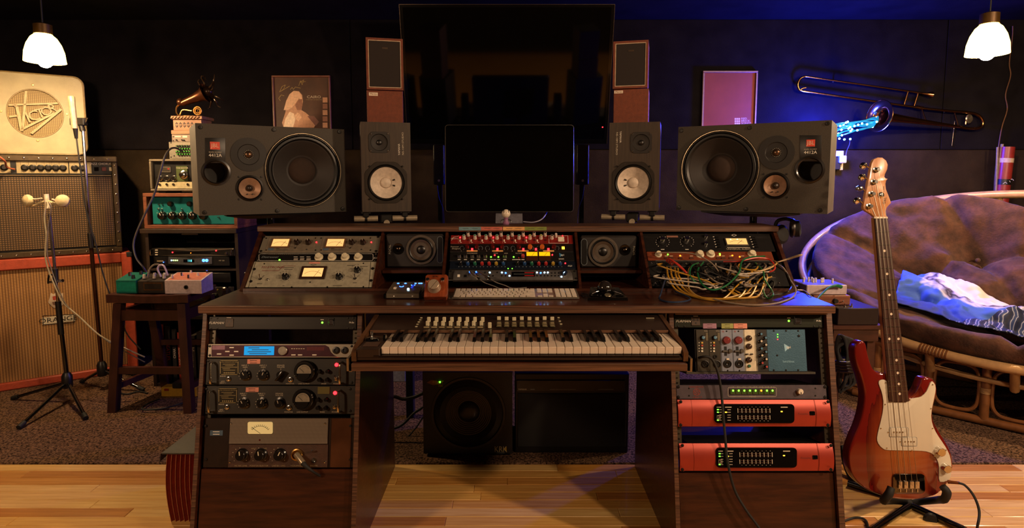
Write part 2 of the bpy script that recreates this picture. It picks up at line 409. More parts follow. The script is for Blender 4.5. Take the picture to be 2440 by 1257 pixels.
# hutch on the worktop
HY0, HZ0 = PZ(1220, 692, ZT).y, ZT
HY1, HZ1 = P(1220, 558, 2.384).y, P(1220, 558, 2.384).z
hut = Th('rack_hutch', 'dark wooden slanted rack hutch standing on the studio desk', 'rack hutch', Fr((0, 0, 0)))
hl = sqrt((HY1 - HY0) ** 2 + (HZ1 - HZ0) ** 2); hy, hz = (HY1 - HY0) / hl, (HZ1 - HZ0) / hl
HB = 2.52
def hside(name, pxt, th):
    x = P(pxt, 552, 2.384).x
    poly = [(HY0 - .012, HZ0 + .001), (HY1 - .012, HZ1 + .012), (HB, HZ1 + .012), (HB, HZ0 + .001)]
    V = [(xx, a, b) for xx in (x - th / 2, x + th / 2) for a, b in poly]
    return hut.part(name, G().add(V, [(0, 3, 2, 1), (4, 5, 6, 7), (0, 1, 5, 4), (1, 2, 6, 5), (2, 3, 7, 6), (3, 0, 4, 7)]), DESKW), x
HX = []
for nm, px, th in (('end_panel', 625, .014), ('divider', 914, .010), ('divider', 1066, .010), ('divider', 1371, .010), ('divider', 1526, .010), ('end_panel', 1843, .014)):
    HX.append(hside(nm, px, th)[1])
hut.part('top_board', G().box(HX[0] - .012, HX[5] + .012, HY1 - .022, HB + .01, HZ1 + .012, HZ1 + .034, .003), EDGEW)
hut.part('bottom_rail', G().box(HX[0] + .01, HX[5] - .01, HY0 - .019, HY0 - .012, HZ0 + .0005, HZ0 + .011), DESKW)
hut.part('back_board', G().box(HX[0] + .01, HX[5] - .01, HB - .006, HB, HZ0 + .001, HZ1 + .011), M('black_felt', '060505', .95))
for i in (1, 3):
    hut.part('shelf', G().box(HX[i] + .009, HX[i + 1] - .009, 2.305, HB - .008, P(990, 640, 2.34).z - .012, P(990, 640, 2.34).z - .001), DESKW)
for a, b, c, nm in ((1093.5, 1146, '5f7f86', 'label_tape'), (1146.3, 1197, 'b05a48', 'label_tape'), (1198.5, 1250, 'c99455', 'label_tape'), (1250.3, 1302.5, '6f7a30', 'label_tape')):
    p, q = P(a, 547.5, HY1 - .0225), P(b, 547.5, HY1 - .0225); m = M('tape_' + c, c, .7)
    o = hut.part(nm, G().box(p.x, q.x, HY1 - .0232, HY1 - .0222, HZ1 + .018, HZ1 + .032), m)
    for f in (.3, .72):
        x = p.x + (q.x - p.x) * f
        hut.part('pen_note', G().box(x - .012, x + .012, HY1 - .0236, HY1 - .0232, HZ1 + .025, HZ1 + .0262), M('pen_ink', '2a2420', .7), o)
# keyboard tray on slides
KZ = P(1220, 864, 1.64).z
tray = desk
tray.part('keyboard_tray', G().box(P(838, 870, 1.64).x, P(1637, 870, 1.64).x, 1.64 - 1.93, .12, KZ - .022, KZ, .002), DESKW)
tray.part('tray_edge', G().box(P(838, 870, 1.64).x, P(1637, 870, 1.64).x, 1.634 - 1.93, 1.6395 - 1.93, KZ - .022, KZ - .001, .001), EDGEW)
for sx, px in ((-1, 829.5), (1, 1646)):
    x = P(px, 870, 1.64).x
    tray.part('slide_rail', G().box(x - .003, x + .003, 1.635 - 1.93, .2, KZ - .024, KZ + .014).box(x - .003, x - sx * .012, 1.635 - 1.93, .2, KZ - .024, KZ - .022), STEEL)
    xi = XB + .012 if sx < 0 else XC_ - .012
    tray.part('slide_bracket', G().box(xi - .002, xi + .002, .05, .25, KZ - .02, ZT - TH - .001), STEEL)
# ================================================================ lower rack gear
# faceplate fronts stand about 4 mm before this plane
def gear(name, label, f, x0, y0, x1, y1, mat, depth=.2, c=.0015, th=.004, inset=21):
    t = Th(name, label, 'audio gear', f)
    lo, hi = (XA + .0075, XB - .0085) if x0 < 1200 else (XC_ + .008, XD - .0100)
    a, b_ = f.l(x0, y1, th), f.l(x1, y0, th); xa_, xb_ = max(a.x, lo), min(f.l(x1, y1, th).x, hi)
    t.part('faceplate', G().box(xa_, xb_, -th, 0, a.z, b_.z, c), mat)
    if depth:
        t.part('chassis', G().box(max(a.x + .028, lo + .026), min(b_.x - .028, hi - .026), .0005, depth, a.z + .002, b_.z - .002), BLKM)
    return t
GREEN_GREY = M('olive_black_enamel', '211e18', .45, .1, noise=(40, .2))
LTXT = M('engraved_white', 'b8ad98', .6)
FURP = M('black_anodised', '17130f', .38, .4, stretch=(.5, 1, 30), noise=(8, .3))
FURP2 = M('green_black_anodised', '1f2215', .35, .4, stretch=(.5, 1, 30), noise=(8, .3))
def furman(f, x0, x1, y0, y1, label, mat, ty, xo, xl, xs, xt):
    t = gear('power_conditioner', label, f, x0, y0, x1, y1, mat)
    t.t('FURMAN', WHITE, x0 + 21, ty, 5.4, shear=.3, off=.0046, sx=1.15)
    o = t.b('outlet', M('outlet_brown', '3a2a1c', .5), xo, y0 + 5, xo + 20, y0 + 25, .004, .007, .001)
    for dx in (5.5, 14): t.b('slot', BLK, xo + dx - .9, y0 + 8, xo + dx + 1.2, y0 + 14, .007, .0074, par=o)
    t.rev('ground_hole', BLK, xo + 10, y0 + 19, [(1, 0), (1, .0004)], .007, o, 10, r=1.9)
    t.b('lettering_bar', WHITE, xo + 4, y0 + 2, xo + 15, y0 + 3.4, .004, .0044)
    t.led(LGREEN, xl, ty - 1, 2.6); t.b('lettering_bar', WHITE, xl - 4, ty - 8.5, xl + 4, ty - 7.2, .004, .0044)
    o = t.b('power_switch', BLK, xs, y0 + 3.5, xs + 16, y0 + 22, .004, .007, .001)
    t.b('rocker', M('rocker_brown', '1a100c', .3), xs + 2.5, y0 + 6, xs + 13.5, y0 + 19.5, .007, .011, .002, par=o)
    t.t('M-8x', WHITE, xt, ty - 1, 4, off=.0046)
    for x in (x0 + 9, x0 + 24, x1 - 7, x1 - 20):
        for y in (y0 + 4, y1 - 3): t.screw(x, y, 2.3, off=.004)
    return t
fu1 = furman(FL, 494, 849, 753.5, 784.5, 'black power conditioner with green light at top of the pedestal holding olive preamps', FURP, 769, 536, 767.5, 780, 838)
fu2 = furman(FL, 1607, 1960, 750, 780, 'black power conditioner with three paper tags above the red interfaces', FURP2, 765, 1648, 1880, 1894, 1951)
for a, b, c in ((1675.5, 1707, '8e6a7c'), (1719.5, 1747, '8c8f52'), (1748.6, 1780, 'c98470')):
    o = fu2.b('paper_tag', M('tag_' + c, c, .8), a, 770, b, 782, .004, .005)
    for dy in (3, 9): fu2.b('pen_note', M('pen_ink'), (a + b) / 2 - 6, 770 + dy - .5, (a + b) / 2 + 6, 770 + dy + .6, .005, .0053, par=o)
# purple multi-effects
PURP = M('purple_panel', '3c0e20', .35, .2)
pu = gear('effects_unit', 'purple and silver rack effects unit with blue lit display', FL, 494, 818.5, 846, 851.7, STEEL)
pu.poly('purple_panel', PURP, [(504, 821.5), (775, 821.5), (783, 826), (788, 838), (795, 845), (803, 849), (504, 849)], .004, .0048)
SCR = M('blue_display', '1480c8', .2, emit=.75, ecol='1888cc')
o = pu.b('display', SCR, 581, 824.4, 653.5, 845.5, .0048, .0056)
for k, (a, b) in enumerate(((592, 618), (600, 640), (590, 646), (594, 636))):
    pu.b('display_line', M('display_text', '0a3c6a', .4), a, 827.3 + k * 4.6, b, 829 + k * 4.6, .0056, .0059, par=o)
pu.knob(M('silver_dial', 'a59d90', .3, .9, stretch=(1, 1, 1)), 673, 835, 11, .012)
for x, y in ((800.5, 834), (820.7, 834)):
    o = pu.rev('input_socket', BLK, x, y, [(1, 0), (1, .003), (.8, .004), (.5, .004), (.45, .001), (0, .001)], .004, r=8.5)
for x, y in ((551.7, 827.5), (541.4, 836.8), (562.5, 836.8), (551.7, 845.5), (521.7, 842.8), (699, 845), (714.8, 845), (749, 845)):
    pu.b('button', WHITE, x - 5.3, y - 1.4, x + 5.3, y + 1.4, .0048, .0066, .0004)
pu.b('paper_tag', M('tag_8e6a7c'), 505, 823, 536, 832.5, .0048, .0055)
for i in range(14): pu.b('meter_tick', M('dark_red_print', '6a1a18', .5), 731.5 + i * 3, 826, 733 + i * 3, 834.5, .0048, .0051)
for i in range(6): pu.b('lettering_bar', LTXT, 694 + i * 5.6, 829.4, 697.6 + i * 5.6, 831, .0048, .0051)
for x in (500, 838):
    for y in (824, 846): pu.screw(x, y, 3.2, off=.004)
# two olive line amplifiers
def rcaf(y0, y1, dx, label, dy, twist):
    t = gear('line_amplifier', label, FL, 489 + dx * .2, y0, 846 + dx * .2, y1, GREEN_GREY, .22)
    Y = lambda v: v + dy; X = lambda v: v + dx
    pl = t.b('name_plate', M('brass_plate_dark', '2a251a', .4, .6), X(523.4), Y(856.5), X(569), Y(893), .004, .006, .001)
    br = M('brass_edge', '9a8a62', .4, .8)
    t.pline('plate_border', br, [(X(525), Y(858)), (X(567.4), Y(858)), (X(567.4), Y(891.6)), (X(525), Y(891.6))], 1.3, .0062, pl, True)
    t.t('ROYAL CANADIAN AIR FORCE', br, X(546), Y(862), 2.3, off=.0064, par=pl)
    for i, (a, b) in enumerate(((531, 560), (536, 556), (527, 565), (530, 548), (532, 560))): t.b('plate_line', br, X(a), Y(866.5 + i * 3.6), X(b), Y(867.5 + i * 3.6), .006, .0063, par=pl)
    for i in range(6): t.rev('plate_dot', br, X(534.5 + i * 4.6), Y(887.6), [(1, 0), (1, .0004)], .006, pl, 8, r=1.7)
    for x in (526, 566.5):
        for y in (859.5, 890.5): t.screw(X(x), Y(y), 1.7, off=.006, par=None)
    BK = M('bakelite', '0f0c0a', .25, coat=.3)
    for i, (x, a) in enumerate(((582, -30), (625, 20))): t.knob(BK, X(x), Y(894), 9.5, .02, skirt=1.6, mark=LTXT, ang=a)
    if twist: 
        o = t.rev('knob', BK, X(667.6), Y(893), [(1, 0), (1, .006)], .004, r=9)
        k = t.f.k(667, 893); t.part('knob_bar', G().prism([(-9 * k, -12 * k), (-4 * k, -13 * k), (11 * k, 9 * k), (6 * k, 11 * k)], -.022, -.006, .002), BK, o, o.location)
    else: t.knob(BK, X(667.6), Y(894), 9.5, .02, skirt=1.6, mark=LTXT, ang=-20)
    for cx in (582, 625):
        for i in range(9):
            a = radians(-130 + i * 32); t.rev('scale_dot', LTXT, X(cx) + 12.6 * sin(a), Y(894) - 12.6 * cos(a), [(1, 0), (1, .0004)], .0092, n=6, r=.9)
    for x, s in ((584, ('INPUT 1', 'GAIN')), (627, ('INPUT 2', 'GAIN')), (669, ('SPEAKER', 'VOLUME'))):
        t.t(s[0], LTXT, X(x), Y(870), 3.3, off=.0045); t.t(s[1], LTXT, X(x), Y(874.3), 3.3, off=.0045)
        t.b('index_line', LTXT, X(x) - .4, Y(877), X(x) + .4, Y(881), .004, .0044)
    for x, s in ((691, 'MONITOR'), (724, 'LINE OUTPUT'), (771.5, 'SPARE'), (801.7, 'POWER')): t.t(s, LTXT, X(x), Y(913.8), 3.0, off=.0045)
    for y, s in ((895.6, 'BRIDGE'), (908, '600Ω'), (912, 'INPUT 1')): t.t(s, LTXT, X(531), Y(y), 2.8, off=.0045)
    for x, y, r in ((692, 903.5, 6.3), (544, 902, 5.8)):
        t.rev('jack_socket' if x > 600 else 'toggle_switch', CHROME, X(x), Y(y), [(1, 0), (1, .003), (.75, .004), (.5, .004), (.45, .0015), (0, .0015)], .004, r=r)
    m = t.rev('meter', BK, X(725), Y(884), [(1.05, 0), (1.05, .012), (.95, .016), (.76, .016), (.74, .012), (0, .012)], .004, r=24)
    k = t.f.k(725, 884); R = 17 * k
    t.part('meter_scale', G().prism([(R * cos(radians(a)), R * sin(radians(a)) - 1.5 * k) for a in range(-12, 193, 12)], -.0168, -.0162), M('meter_paper', '8a8270', .6), m, m.location)
    for i in range(9):
        a = radians(30 + i * 15); t.part('scale_tick', G().box(-.3 * k, .3 * k, -.0172, -.0168, 11 * k, 13.6 * k), BLK, m, m.location, (0, a - pi / 2, 0))
    t.part('needle', G().box(-.35 * k, .35 * k, -.0174, -.0168, 0, 14 * k), BLK, m, Vector(m.location) + Vector((0, 0, -2 * k)), (0, radians(-48), 0))
    t.part('meter_lower', G().prism([(14.5 * k * cos(radians(a)), 14.5 * k * sin(radians(a)) - 5 * k) for a in range(180, 361, 15)], -.0182, -.0165), BK, m, m.location)
    for x, y in ((759.7, 885), (779.5, 884.5), (759.7, 904.5), (778, 904.5)): t.knob(BK, X(x), Y(y), 4.6, .018, name='fuse_cap', skirt=1.3)
    t.led(LRED, X(801), Y(868.7), 4.6, .006)
    t.toggle(X(802), Y(901), 4.8)
    for x in (510, 814.5):
        a = t.f.l(X(x), Y(862), .004); b_ = t.f.l(X(x), Y(912), .004)
        t.part('handle', G().tube([(a.x, -.004, a.z), (a.x, -.022, a.z - .002), (a.x, -.03, a.z - .008), (b_.x, -.03, b_.z + .008), (b_.x, -.022, b_.z + .002), (b_.x, -.004, b_.z)], .0038, 8, sub=4), CHROME)
    pk = t.b('paper_tag', M('tag_c98470'), X(589), Y(855), X(620), Y(866), .004, .005)
    for q in (3, 8.5): t.b('pen_note', M('pen_ink'), X(596), Y(855 + q), X(612), Y(856.3 + q), .005, .0053, par=pk)
    for x in (496, 838):
        for y in (859, 911): t.screw(X(x) if x < 600 else X(x), Y(y), 3.4, off=.004)
    return t
rcaf(853.5, 916.5, 0, 'olive line amplifier with a slanted bar knob, upper of the two with red lights', 0, True)
r2 = rcaf(918, 986, -3.6, 'olive line amplifier with a yellow-green mesh tag, lower of the two with red lights', 67.2, False)
r2.b('mesh_tag', weave('mesh_tag', '4a4520', '8a8048', 9000, 9000), 756.6, 921, 785.5, 937.6, .004, .006)
# tape recorder amplifier with tweed upper half
TWEED = weave('silver_tweed', '4a4036', '857766', 4200, 4200, .55)
BROWN = M('brown_crackle', '3a2114', .45, bump=(500, .3))
am = gear('tape_preamp', 'brown tape recorder preamp with silver tweed top and cream meter', FL, 483, 995, 842, 1113.5, M('dark_brown_enamel', '1c100a', .35), .2)
am.b('upper_panel', TWEED, 545, 996, 782, 1057, .004, .010, .001); am.b('lower_panel', BROWN, 542.5, 1058.5, 781, 1113, .004, .010, .001)
am.b('side_plate', M('glossy_brown', '4a2c1a', .25, .2, noise=(8, .4)), 786, 996, 838, 1113, .004, .007, .001)
m = am.poly('meter', M('meter_cream', 'd8c894', .5, emit=.25, ecol='e0c880'), rrect(590, 1004.5, 649.5, 1033, 4), .010, .013)
for i in range(11):
    a = radians(-52 + i * 10.4); am.pline('scale_tick', BLK, [(620 + 24 * sin(a), 1036 - 22 * cos(a)), (620 + 27.5 * sin(a), 1036 - 25.5 * cos(a))], .8, .0133, m)
am.pline('scale_arc', BLK, [(620 + 23.5 * sin(radians(a)), 1036 - 21.5 * cos(radians(a))) for a in range(-54, 60, 6)], .7, .0133, m)
am.pline('needle', BLK, [(620, 1032), (599, 1017)], .8, .0136, m)
am.led(M('red_jewel', '4a0806', .15, coat=.5), 619, 1047.5, 3.4, .008)
for x, a in ((572, -8), (617, -10), (663, 25)): am.knob(M('bakelite'), x, 1085.4, 12, .022, skirt=1.25, mark=CREAM, ang=a, base=.01)
for x in (572, 617, 663):
    for i in range(9):
        a = radians(-130 + i * 32); am.rev('scale_dot', CREAM, x + 18.5 * sin(a), 1085 - 18.5 * cos(a), [(1, 0), (1, .0004)], .010, n=6, r=.8)
for x, s in ((574, 'MIC REC LEVEL'), (617, 'MONITOR SELECTOR'), (664, 'LINE REC LEVEL'), (707, 'MICROPHONE'), (748, 'PHONES')): am.t(s, M('tan_print', '94805c', .6), x, 1109, 3.2, off=.0106)
am.t('INPUT', M('tan_print'), 605, 1068, 3, off=.0106); am.t('TAPE', M('tan_print'), 631, 1068, 3, off=.0106)
am.rev('microphone_socket', M('gold_metal', 'b08a50', .3, 1.), 707, 1083, [(1, 0), (1, .008), (.8, .009), (.78, .002), (0, .002)], .010, r=14)
am.toggle(749, 1076, 5.2); am.rev('phones_jack', CHROME, 748.5, 1096, [(1, 0), (1, .003), (.5, .003), (.45, .001), (0, .001)], .010, r=6)
pk = am.b('paper_tag', M('tag_blue', '44586a', .8), 500, 1024.6, 531, 1037, .004, .005)
for q in (3, 9): am.b('pen_note', WHITE, 507, 1024 + q, 523, 1025.5 + q, .005, .0053, par=pk)
for x, y in ((551, 1008), (775, 1008), (548, 1100), (774, 1100)): am.screw(x, y, 2.8, CHROME, .010)
for x in (490, 835):
    for y in (1014, 1094): am.screw(x, y, 3.2, off=.007)
f = am.f; p = lambda x, y, o: f.m @ f.l(x, y, o)
ml = Th('microphone_lead', 'microphone plug and lead in the brown tape preamp', 'cable', Fr(p(706, 1082, .024))); L_ = lambda *q: p(*q) - ml.f.o
ml.part('plug_shell', G().tube([L_(706, 1082, .024), L_(714, 1092, .034), L_(722, 1103, .042)], .0095, 14), M('bright_nickel', 'b0a084', .3, .7))
ml.part('lead', G().tube([L_(721, 1101.5, .041), L_(730, 1111, .043), L_(746, 1123, .035), L_(762, 1133, .006)], [.0085, .0065, .004, .004], 10), RUBBER)
# lunchbox module rack
LBX = M('lunchbox_black', '12100e', .5, .2)
BLUEP = M('lunchbox_blue', '35596e', .45, .35, noise=(14, .12), bump=(300, .15))
lb = Th('module_rack', 'black box of narrow preamp modules with a pale blue panel', 'audio gear', FL)
a, b_ = FL.l(1658, 884.5), FL.l(1918, 784)
lb.part('case', G().box(a.x, b_.x, .0005, .2, a.z, b_.z).box(a.x, b_.x, -.004, .0004, a.z, a.z + .002), LBX)
lb.b('shelf_bar', M('grey_shelf', '3a352c', .5, .3), 1636, 885.5, 1943, 890.5, -.16, .006)
def module(name, mat, x0, x1): return lb.b(name, mat, x0, 784.6, x1, 884, 0, .004, .0006)
AP = M('api_grey_brown', '312b1f', .5, .3); NV = M('neve_grey_blue', '777d8c', .5, .2); WP = M('white_panel', 'cfc4aa', .45); EQ = M('black_module', '17140f', .45)
for q in (0, 28.3):
    o = module('preamp_module', AP, 1662 + q, 1689.6 + q); X = lambda v: v + q
    lb.knob(BLK, X(1676), 803.5, 5.4, .012, cap=M('blue_cap', '4a7a98', .4), mark=WHITE, ang=60, par=o)
    lb.b('level_meter', M('tan_meter', '5a5038', .5), X(1682), 792, X(1687), 811, .004, .0052, par=o)
    for y, c in ((816, 'caa64a'), (822.6, 'b04a38'), (829.5, 'cfc6b0'), (836, 'd8d0bc')): lb.b('button', M('btn_' + c, c, .4), X(1671), y - 2, X(1675.4), y + 2, .004, .007, .0003, par=o)
    for y in (816, 822.6, 829.5, 836): lb.b('lettering_bar', WHITE, X(1664.5), y - .6, X(1667.5), y + .6, .004, .0044, par=o)
    lb.t('512c', M('engraved_white'), X(1682), 788, 3, off=.0046)
    lb.rev('xlr_socket', BLKM, X(1681), 867, [(1, 0), (1, .003), (.86, .0035), (.84, .0005), (0, .0005)], .004, o, r=8.6)
    for dx, dy in ((-2.5, -1.5), (2.5, -1.5), (0, 3)): lb.rev('contact', CHROME, X(1681) + dx, 867 + dy, [(1, 0), (.8, .002)], .0045, o, 6, r=1.1)
    if q: lb.rev('jack_socket', BLKM, X(1676.5), 849, [(1, 0), (1, .003), (.55, .003), (.5, .0005), (0, .0005)], .004, o, r=4.6)
for q in (0, 28.2):
    o = module('preamp_module', NV, 1718.4 + q, 1746 + q); X = lambda v: v + q
    lb.knob(M('maroon_knob', '6a1c1c', .35), X(1732.5), 810, 9, .014, skirt=1.12, mark=M('red_pointer', 'a04038', .4), ang=50, par=o)
    lb.b('fader_slot', BLK, X(1726.5), 825, X(1731.5), 847, .004, .0048, par=o); lb.b('fader_cap', M('grey_cap', '4a4640', .5), X(1723), 834, X(1735), 838, .0048, .010, .0005, par=o)
    lb.knob(M('dark_grey_knob', '4a443c', .4), X(1740.5), 835.6, 5, .012, par=o)
    lb.rev('combo_socket', BLKM, X(1734), 866, [(1, 0), (1, .003), (.86, .0035), (.84, .001), (.5, .001), (.45, .003), (.2, .0005), (0, .0005)], .004, o, r=9.6)
    lb.b('release_tab', IVORY, X(1731), 853, X(1737.5), 857, .004, .0075, .0005, par=o)
    lb.t('N', M('red_pointer'), X(1722.5), 789.5, 4, off=.0046, shear=.4); lb.screw(X(1731.5), 788.5, 2, par=None, off=.004); lb.screw(X(1734), 882, 2, off=.004)
o = module('compressor_module', WP, 1774.5, 1802)
for y in (805, 824.7, 856.7): lb.knob(M('brown_knob', '2e1a10', .3), 1785.5, y, 6.8, .012, skirt=1.12, mark=CREAM, ang=45, par=o)
for i in range(22): lb.rev('meter_dot', BLK, 1797.4 + i * .12, 800 + i * 2.75, [(1, 0), (1, .0004)], .004, o, 6, r=.9)
for x in (1781, 1792): lb.b('toggle', BLKM, x - 3, 842, x + 3, 844.5, .004, .009, .0004, par=o)
lb.knob(M('green_knob', '1c5a40', .4), 1786, 871.5, 3.6, .009, par=o)
o = module('equaliser_module', EQ, 1802.6, 1830.6)
for x, y, c in ((1815.8, 795, 'b'), (1826.6, 804, 'b'), (1816, 812, 'w'), (1827, 820.7, 'w'), (1816.7, 829.5, 'b'), (1827.4, 837.5, 'b'), (1817.7, 845.8, 'w'), (1828, 854.8, 'w'), (1818.4, 863.9, 'r'), (1828.6, 873, 'r')):
    lb.knob(BLK, x - 2, y, 3.6, .014, cap={'b': M('blue_cap'), 'w': M('white_cap', 'c4b8a4', .4), 'r': M('red_cap', 'a8403c', .4)}[c], par=o)
    lb.rev('print_dot', WHITE, x - 8, y + 1, [(1, 0), (1, .0003)], .004, o, 6, r=1.1)
o = lb.b('blue_panel', BLUEP, 1831.5, 784.6, 1918, 884, 0, .005, .001, label='pale blue blank panel with small lights')
for x in (1844, 1873, 1902):
    for y in (787.5, 881): lb.screw(x, y, 2.3, par=None, off=.005)
lb.screw(1903.5, 799.5, 3.2, off=.005); lb.screw(1852, 846, 2.4, off=.005)
for y, m_ in ((796, LGREEN), (802.2, LGREEN), (808, LRED)): lb.rev('indicator_light', m_, 1853.5, y, [(1, 0), (.6, .002)], .005, o, 10, r=1.4)
lb.poly('triangle_mark', M('pale_blue_print', '86b4cc', .5), [(1868, 818), (1882, 826.5), (1870.5, 837)], .005, .0054, par=o)
lb.t('api', WHITE, 1879, 826.5, 6.5, off=.0057); lb.t('lunchbox', M('pale_blue_print'), 1879, 860.5, 5.2, off=.0054)
# summing mixer
sm = gear('summing_mixer', 'grey one-unit rack mixer with a row of eight lit green buttons', FL, 1612, 916.5, 1971, 950.5, M('grey_lilac_panel', '4c434a', .5, .3), .18)
RP = M('red_print', '8a3026', .6)
sm.t('DANGEROUS', RP, 1659, 921.3, 4, off=.0046); sm.t('2-BUS LT', RP, 1662, 946, 4, off=.0046)
sm.pline('logo_ring', RP, ell(1660, 933.4, 8, n=20), 1.1, .0045, closed=True)
for i in range(5):
    a = i * 2 * pi / 5; sm.pline('logo_blade', RP, [(1660 + 2 * cos(a), 933.4 + 2 * sin(a)), (1660 + 5 * cos(a + .5), 933.4 + 5 * sin(a + .5)), (1660 + 6.8 * cos(a + 1.1), 933.4 + 6.8 * sin(a + 1.1))], 1.3, .0045)
sm.pline('button_border', LTXT, rrect(1735, 922, 1850, 944, 3), .8, .0045, closed=True)
for i, s in enumerate(('1-2', '3-4', '5-6', '7-8', '9-10', '11-12', '13-14', '15-16')):
    x = 1746.2 + i * 13.45; bt = sm.b('button', M('green_button', '3c4a1e', .35), x - 6, 926.4, x + 6, 938.6, .004, .008, .0006)
    sm.rev('button_light', LORANGE if i == 5 else LGREEN, x + .8, 930, [(1, 0), (.5, .001)], .008, bt, 10, r=2.3)
    sm.t(s, LTXT, x, 921.6, 3, off=.0046)
sm.t('MONO', LTXT, 1793.4, 944.4, 3.6, off=.0048)
sm.knob(M('dark_red_knob', '3a1410', .4), 1901, 933, 6, .006, skirt=1.1); sm.knob(IVORY, 1908, 932.6, 6.6, .016, mark=BLK, ang=180)
for x in (1642, 1943):
    for y in (924.5, 942): sm.screw(x, y, 2, off=.004)
for x in (1616.5, 1966):
    for y in (921, 945.5): sm.screw(x, y, 4, off=.004)
# two red audio interfaces
REDP = M('red_anodised', '9c3424', .38, .35, noise=(12, .08))
def redface(x0, x1, y0, y1, sx0, sx1, label, stripe):
    t = gear('audio_interface', label, FL, x0 + 4, y0, x1 - 4, y1, BLKM, .2)
    W_ = x1 - x0; e0, e1 = x0 + .088 * W_, x1 - .094 * W_
    for a, b in ((x0, e0 - .4), (e0 + .4, e1 - .4), (e1 + .4, x1)):
        p, q = FL.l(a, y1, .014), FL.l(b, y0, .014); n = 9; g = G(); h = q.z - p.z
        prof = [(-.004 - .014 * sin(pi * (i / (n - 1)) * .86 + .22) ** .8, p.z + h * i / (n - 1)) for i in range(n)]
        V = [(x, yy, z) for x in (p.x, q.x) for yy, z in prof + [(-.003, q.z), (-.003, p.z)]]; m_ = n + 2
        g.add(V, [(i, i + m_, i + m_ + 1, i + 1) for i in range(m_ - 1)] + [tuple(range(m_)), tuple(range(m_, 2 * m_))[::-1], (m_ - 1, 2 * m_ - 1, m_, 0)])
        t.part('front_shell', g, REDP)
    s = t.poly('display_window', BLKG, rrect(sx0, y0 + 9.5, sx1, y1 - 8.5, 9), .01, .0195)
    sw = sx1 - sx0; X = lambda q: sx0 + sw * q; H_ = y1 - y0
    o_ = .0197
    for i in range(9):
        x = X(.295 + i * .05)
        for yy in ((.31, .48), (.57, .73)): t.b('grid_line', LTXT, x - .5, y0 + H_ * yy[0], x + .5, y0 + H_ * yy[1], o_, o_ + .0003, par=s)
        if i < 8:
            t.t(str(i + 1), LTXT, x + 5, y0 + H_ * .26, 2, off=o_ + .0002); t.t(str(i + 9), LTXT, x + 5, y0 + H_ * .78, 2, off=o_ + .0002)
            for yy in (.36, .44, .61, .69): t.b('meter_dash', M('dim_red_dash', '5a2a1c', .5), x + 3, y0 + H_ * yy - .5, x + 7, y0 + H_ * yy + .5, o_, o_ + .0003, par=s)
    for yy in (.36, .455, .755): t.b('status_light', LGREEN, X(.035), y0 + H_ * yy - 1.2, X(.056), y0 + H_ * yy + 1.2, o_, o_ + .0005, par=s)
    t.b('status_light', LYEL, X(.135), y0 + H_ * .455 - 1.2, X(.158), y0 + H_ * .455 + 1.2, o_, o_ + .0005, par=s)
    t.b('status_light', LYEL, X(.83), y0 + H_ * .43 - 1.2, X(.852), y0 + H_ * .43 + 1.2, o_, o_ + .0005, par=s)
    for yy in (.36, .455, .56, .65, .755):
        t.b('lettering_bar', LTXT, X(.062), y0 + H_ * yy - .7, X(.09), y0 + H_ * yy + .7, o_, o_ + .0003, par=s); t.b('lettering_bar', LTXT, X(.164), y0 + H_ * yy - .7, X(.205), y0 + H_ * yy + .7, o_, o_ + .0003, par=s)
    for a, b in ((.03, .085), (.135, .215), (.83, .915)): t.b('lettering_bar', LTXT, X(a), y0 + H_ * .25, X(b), y0 + H_ * .285, o_, o_ + .0003, par=s)
    t.t('2', LTXT, X(.056), y0 + H_ * .645, 7, off=o_ + .0003)
    t.pline('logo_box', LTXT, [(X(.036), y0 + H_ * .575), (X(.076), y0 + H_ * .575), (X(.076), y0 + H_ * .715), (X(.036), y0 + H_ * .715)], .9, o_ + .0003, s, True)
    t.b('power_switch', BLKG, e1 - 13, (y0 + y1) / 2 - 5, e1 - .5, (y0 + y1) / 2 + 5, .014, .0205, .002)
    t.t('Focusrite', M('dull_red_print', '6e2c22', .5), (sx1 + e1) / 2 - 4, (y0 + y1) / 2 + 1, 4.5, off=.0185)
    for x in (x0 + 5, x1 - 4):
        for y in (y0 + 4, y1 - 4):
            o = t.b('ear_tab', M('pink_tab', 'a05a48', .5), x - 4, y - 4, x + 4, y + 4, .0, .005); t.screw(x, y, 4, off=.0195, par=None)
    if stripe: pass
    return t
redface(1617, 1977, 952.5, 1016, 1702, 1893, 'red audio interface directly under the grey mixer with green buttons', True)
redface(1621, 1984, 1056.6, 1122, 1706, 1899, 'red audio interface lowest in its pedestal above the wooden cover', False)
p = lambda x, y, o: FL.m @ FL.l(x, y, o)
solo('instrument_lead', G().tube([p(1665, 852, .012), p(1676, 849.5, .03), p(1688, 850, .034), p(1699, 859, .036), p(1711, 888, .034), p(1719, 935, .03), p(1723, 985, .034), p(1728, 1040, .034), p(1734, 1100, .036), p(1750, 1165, .03), p(1778, 1215, .03), p(1812, 1262, .03), p(1850, 1330, .03)], .0042, 8), RUBBER, 'black lead hanging from the module rack down over the red interfaces', 'cable')
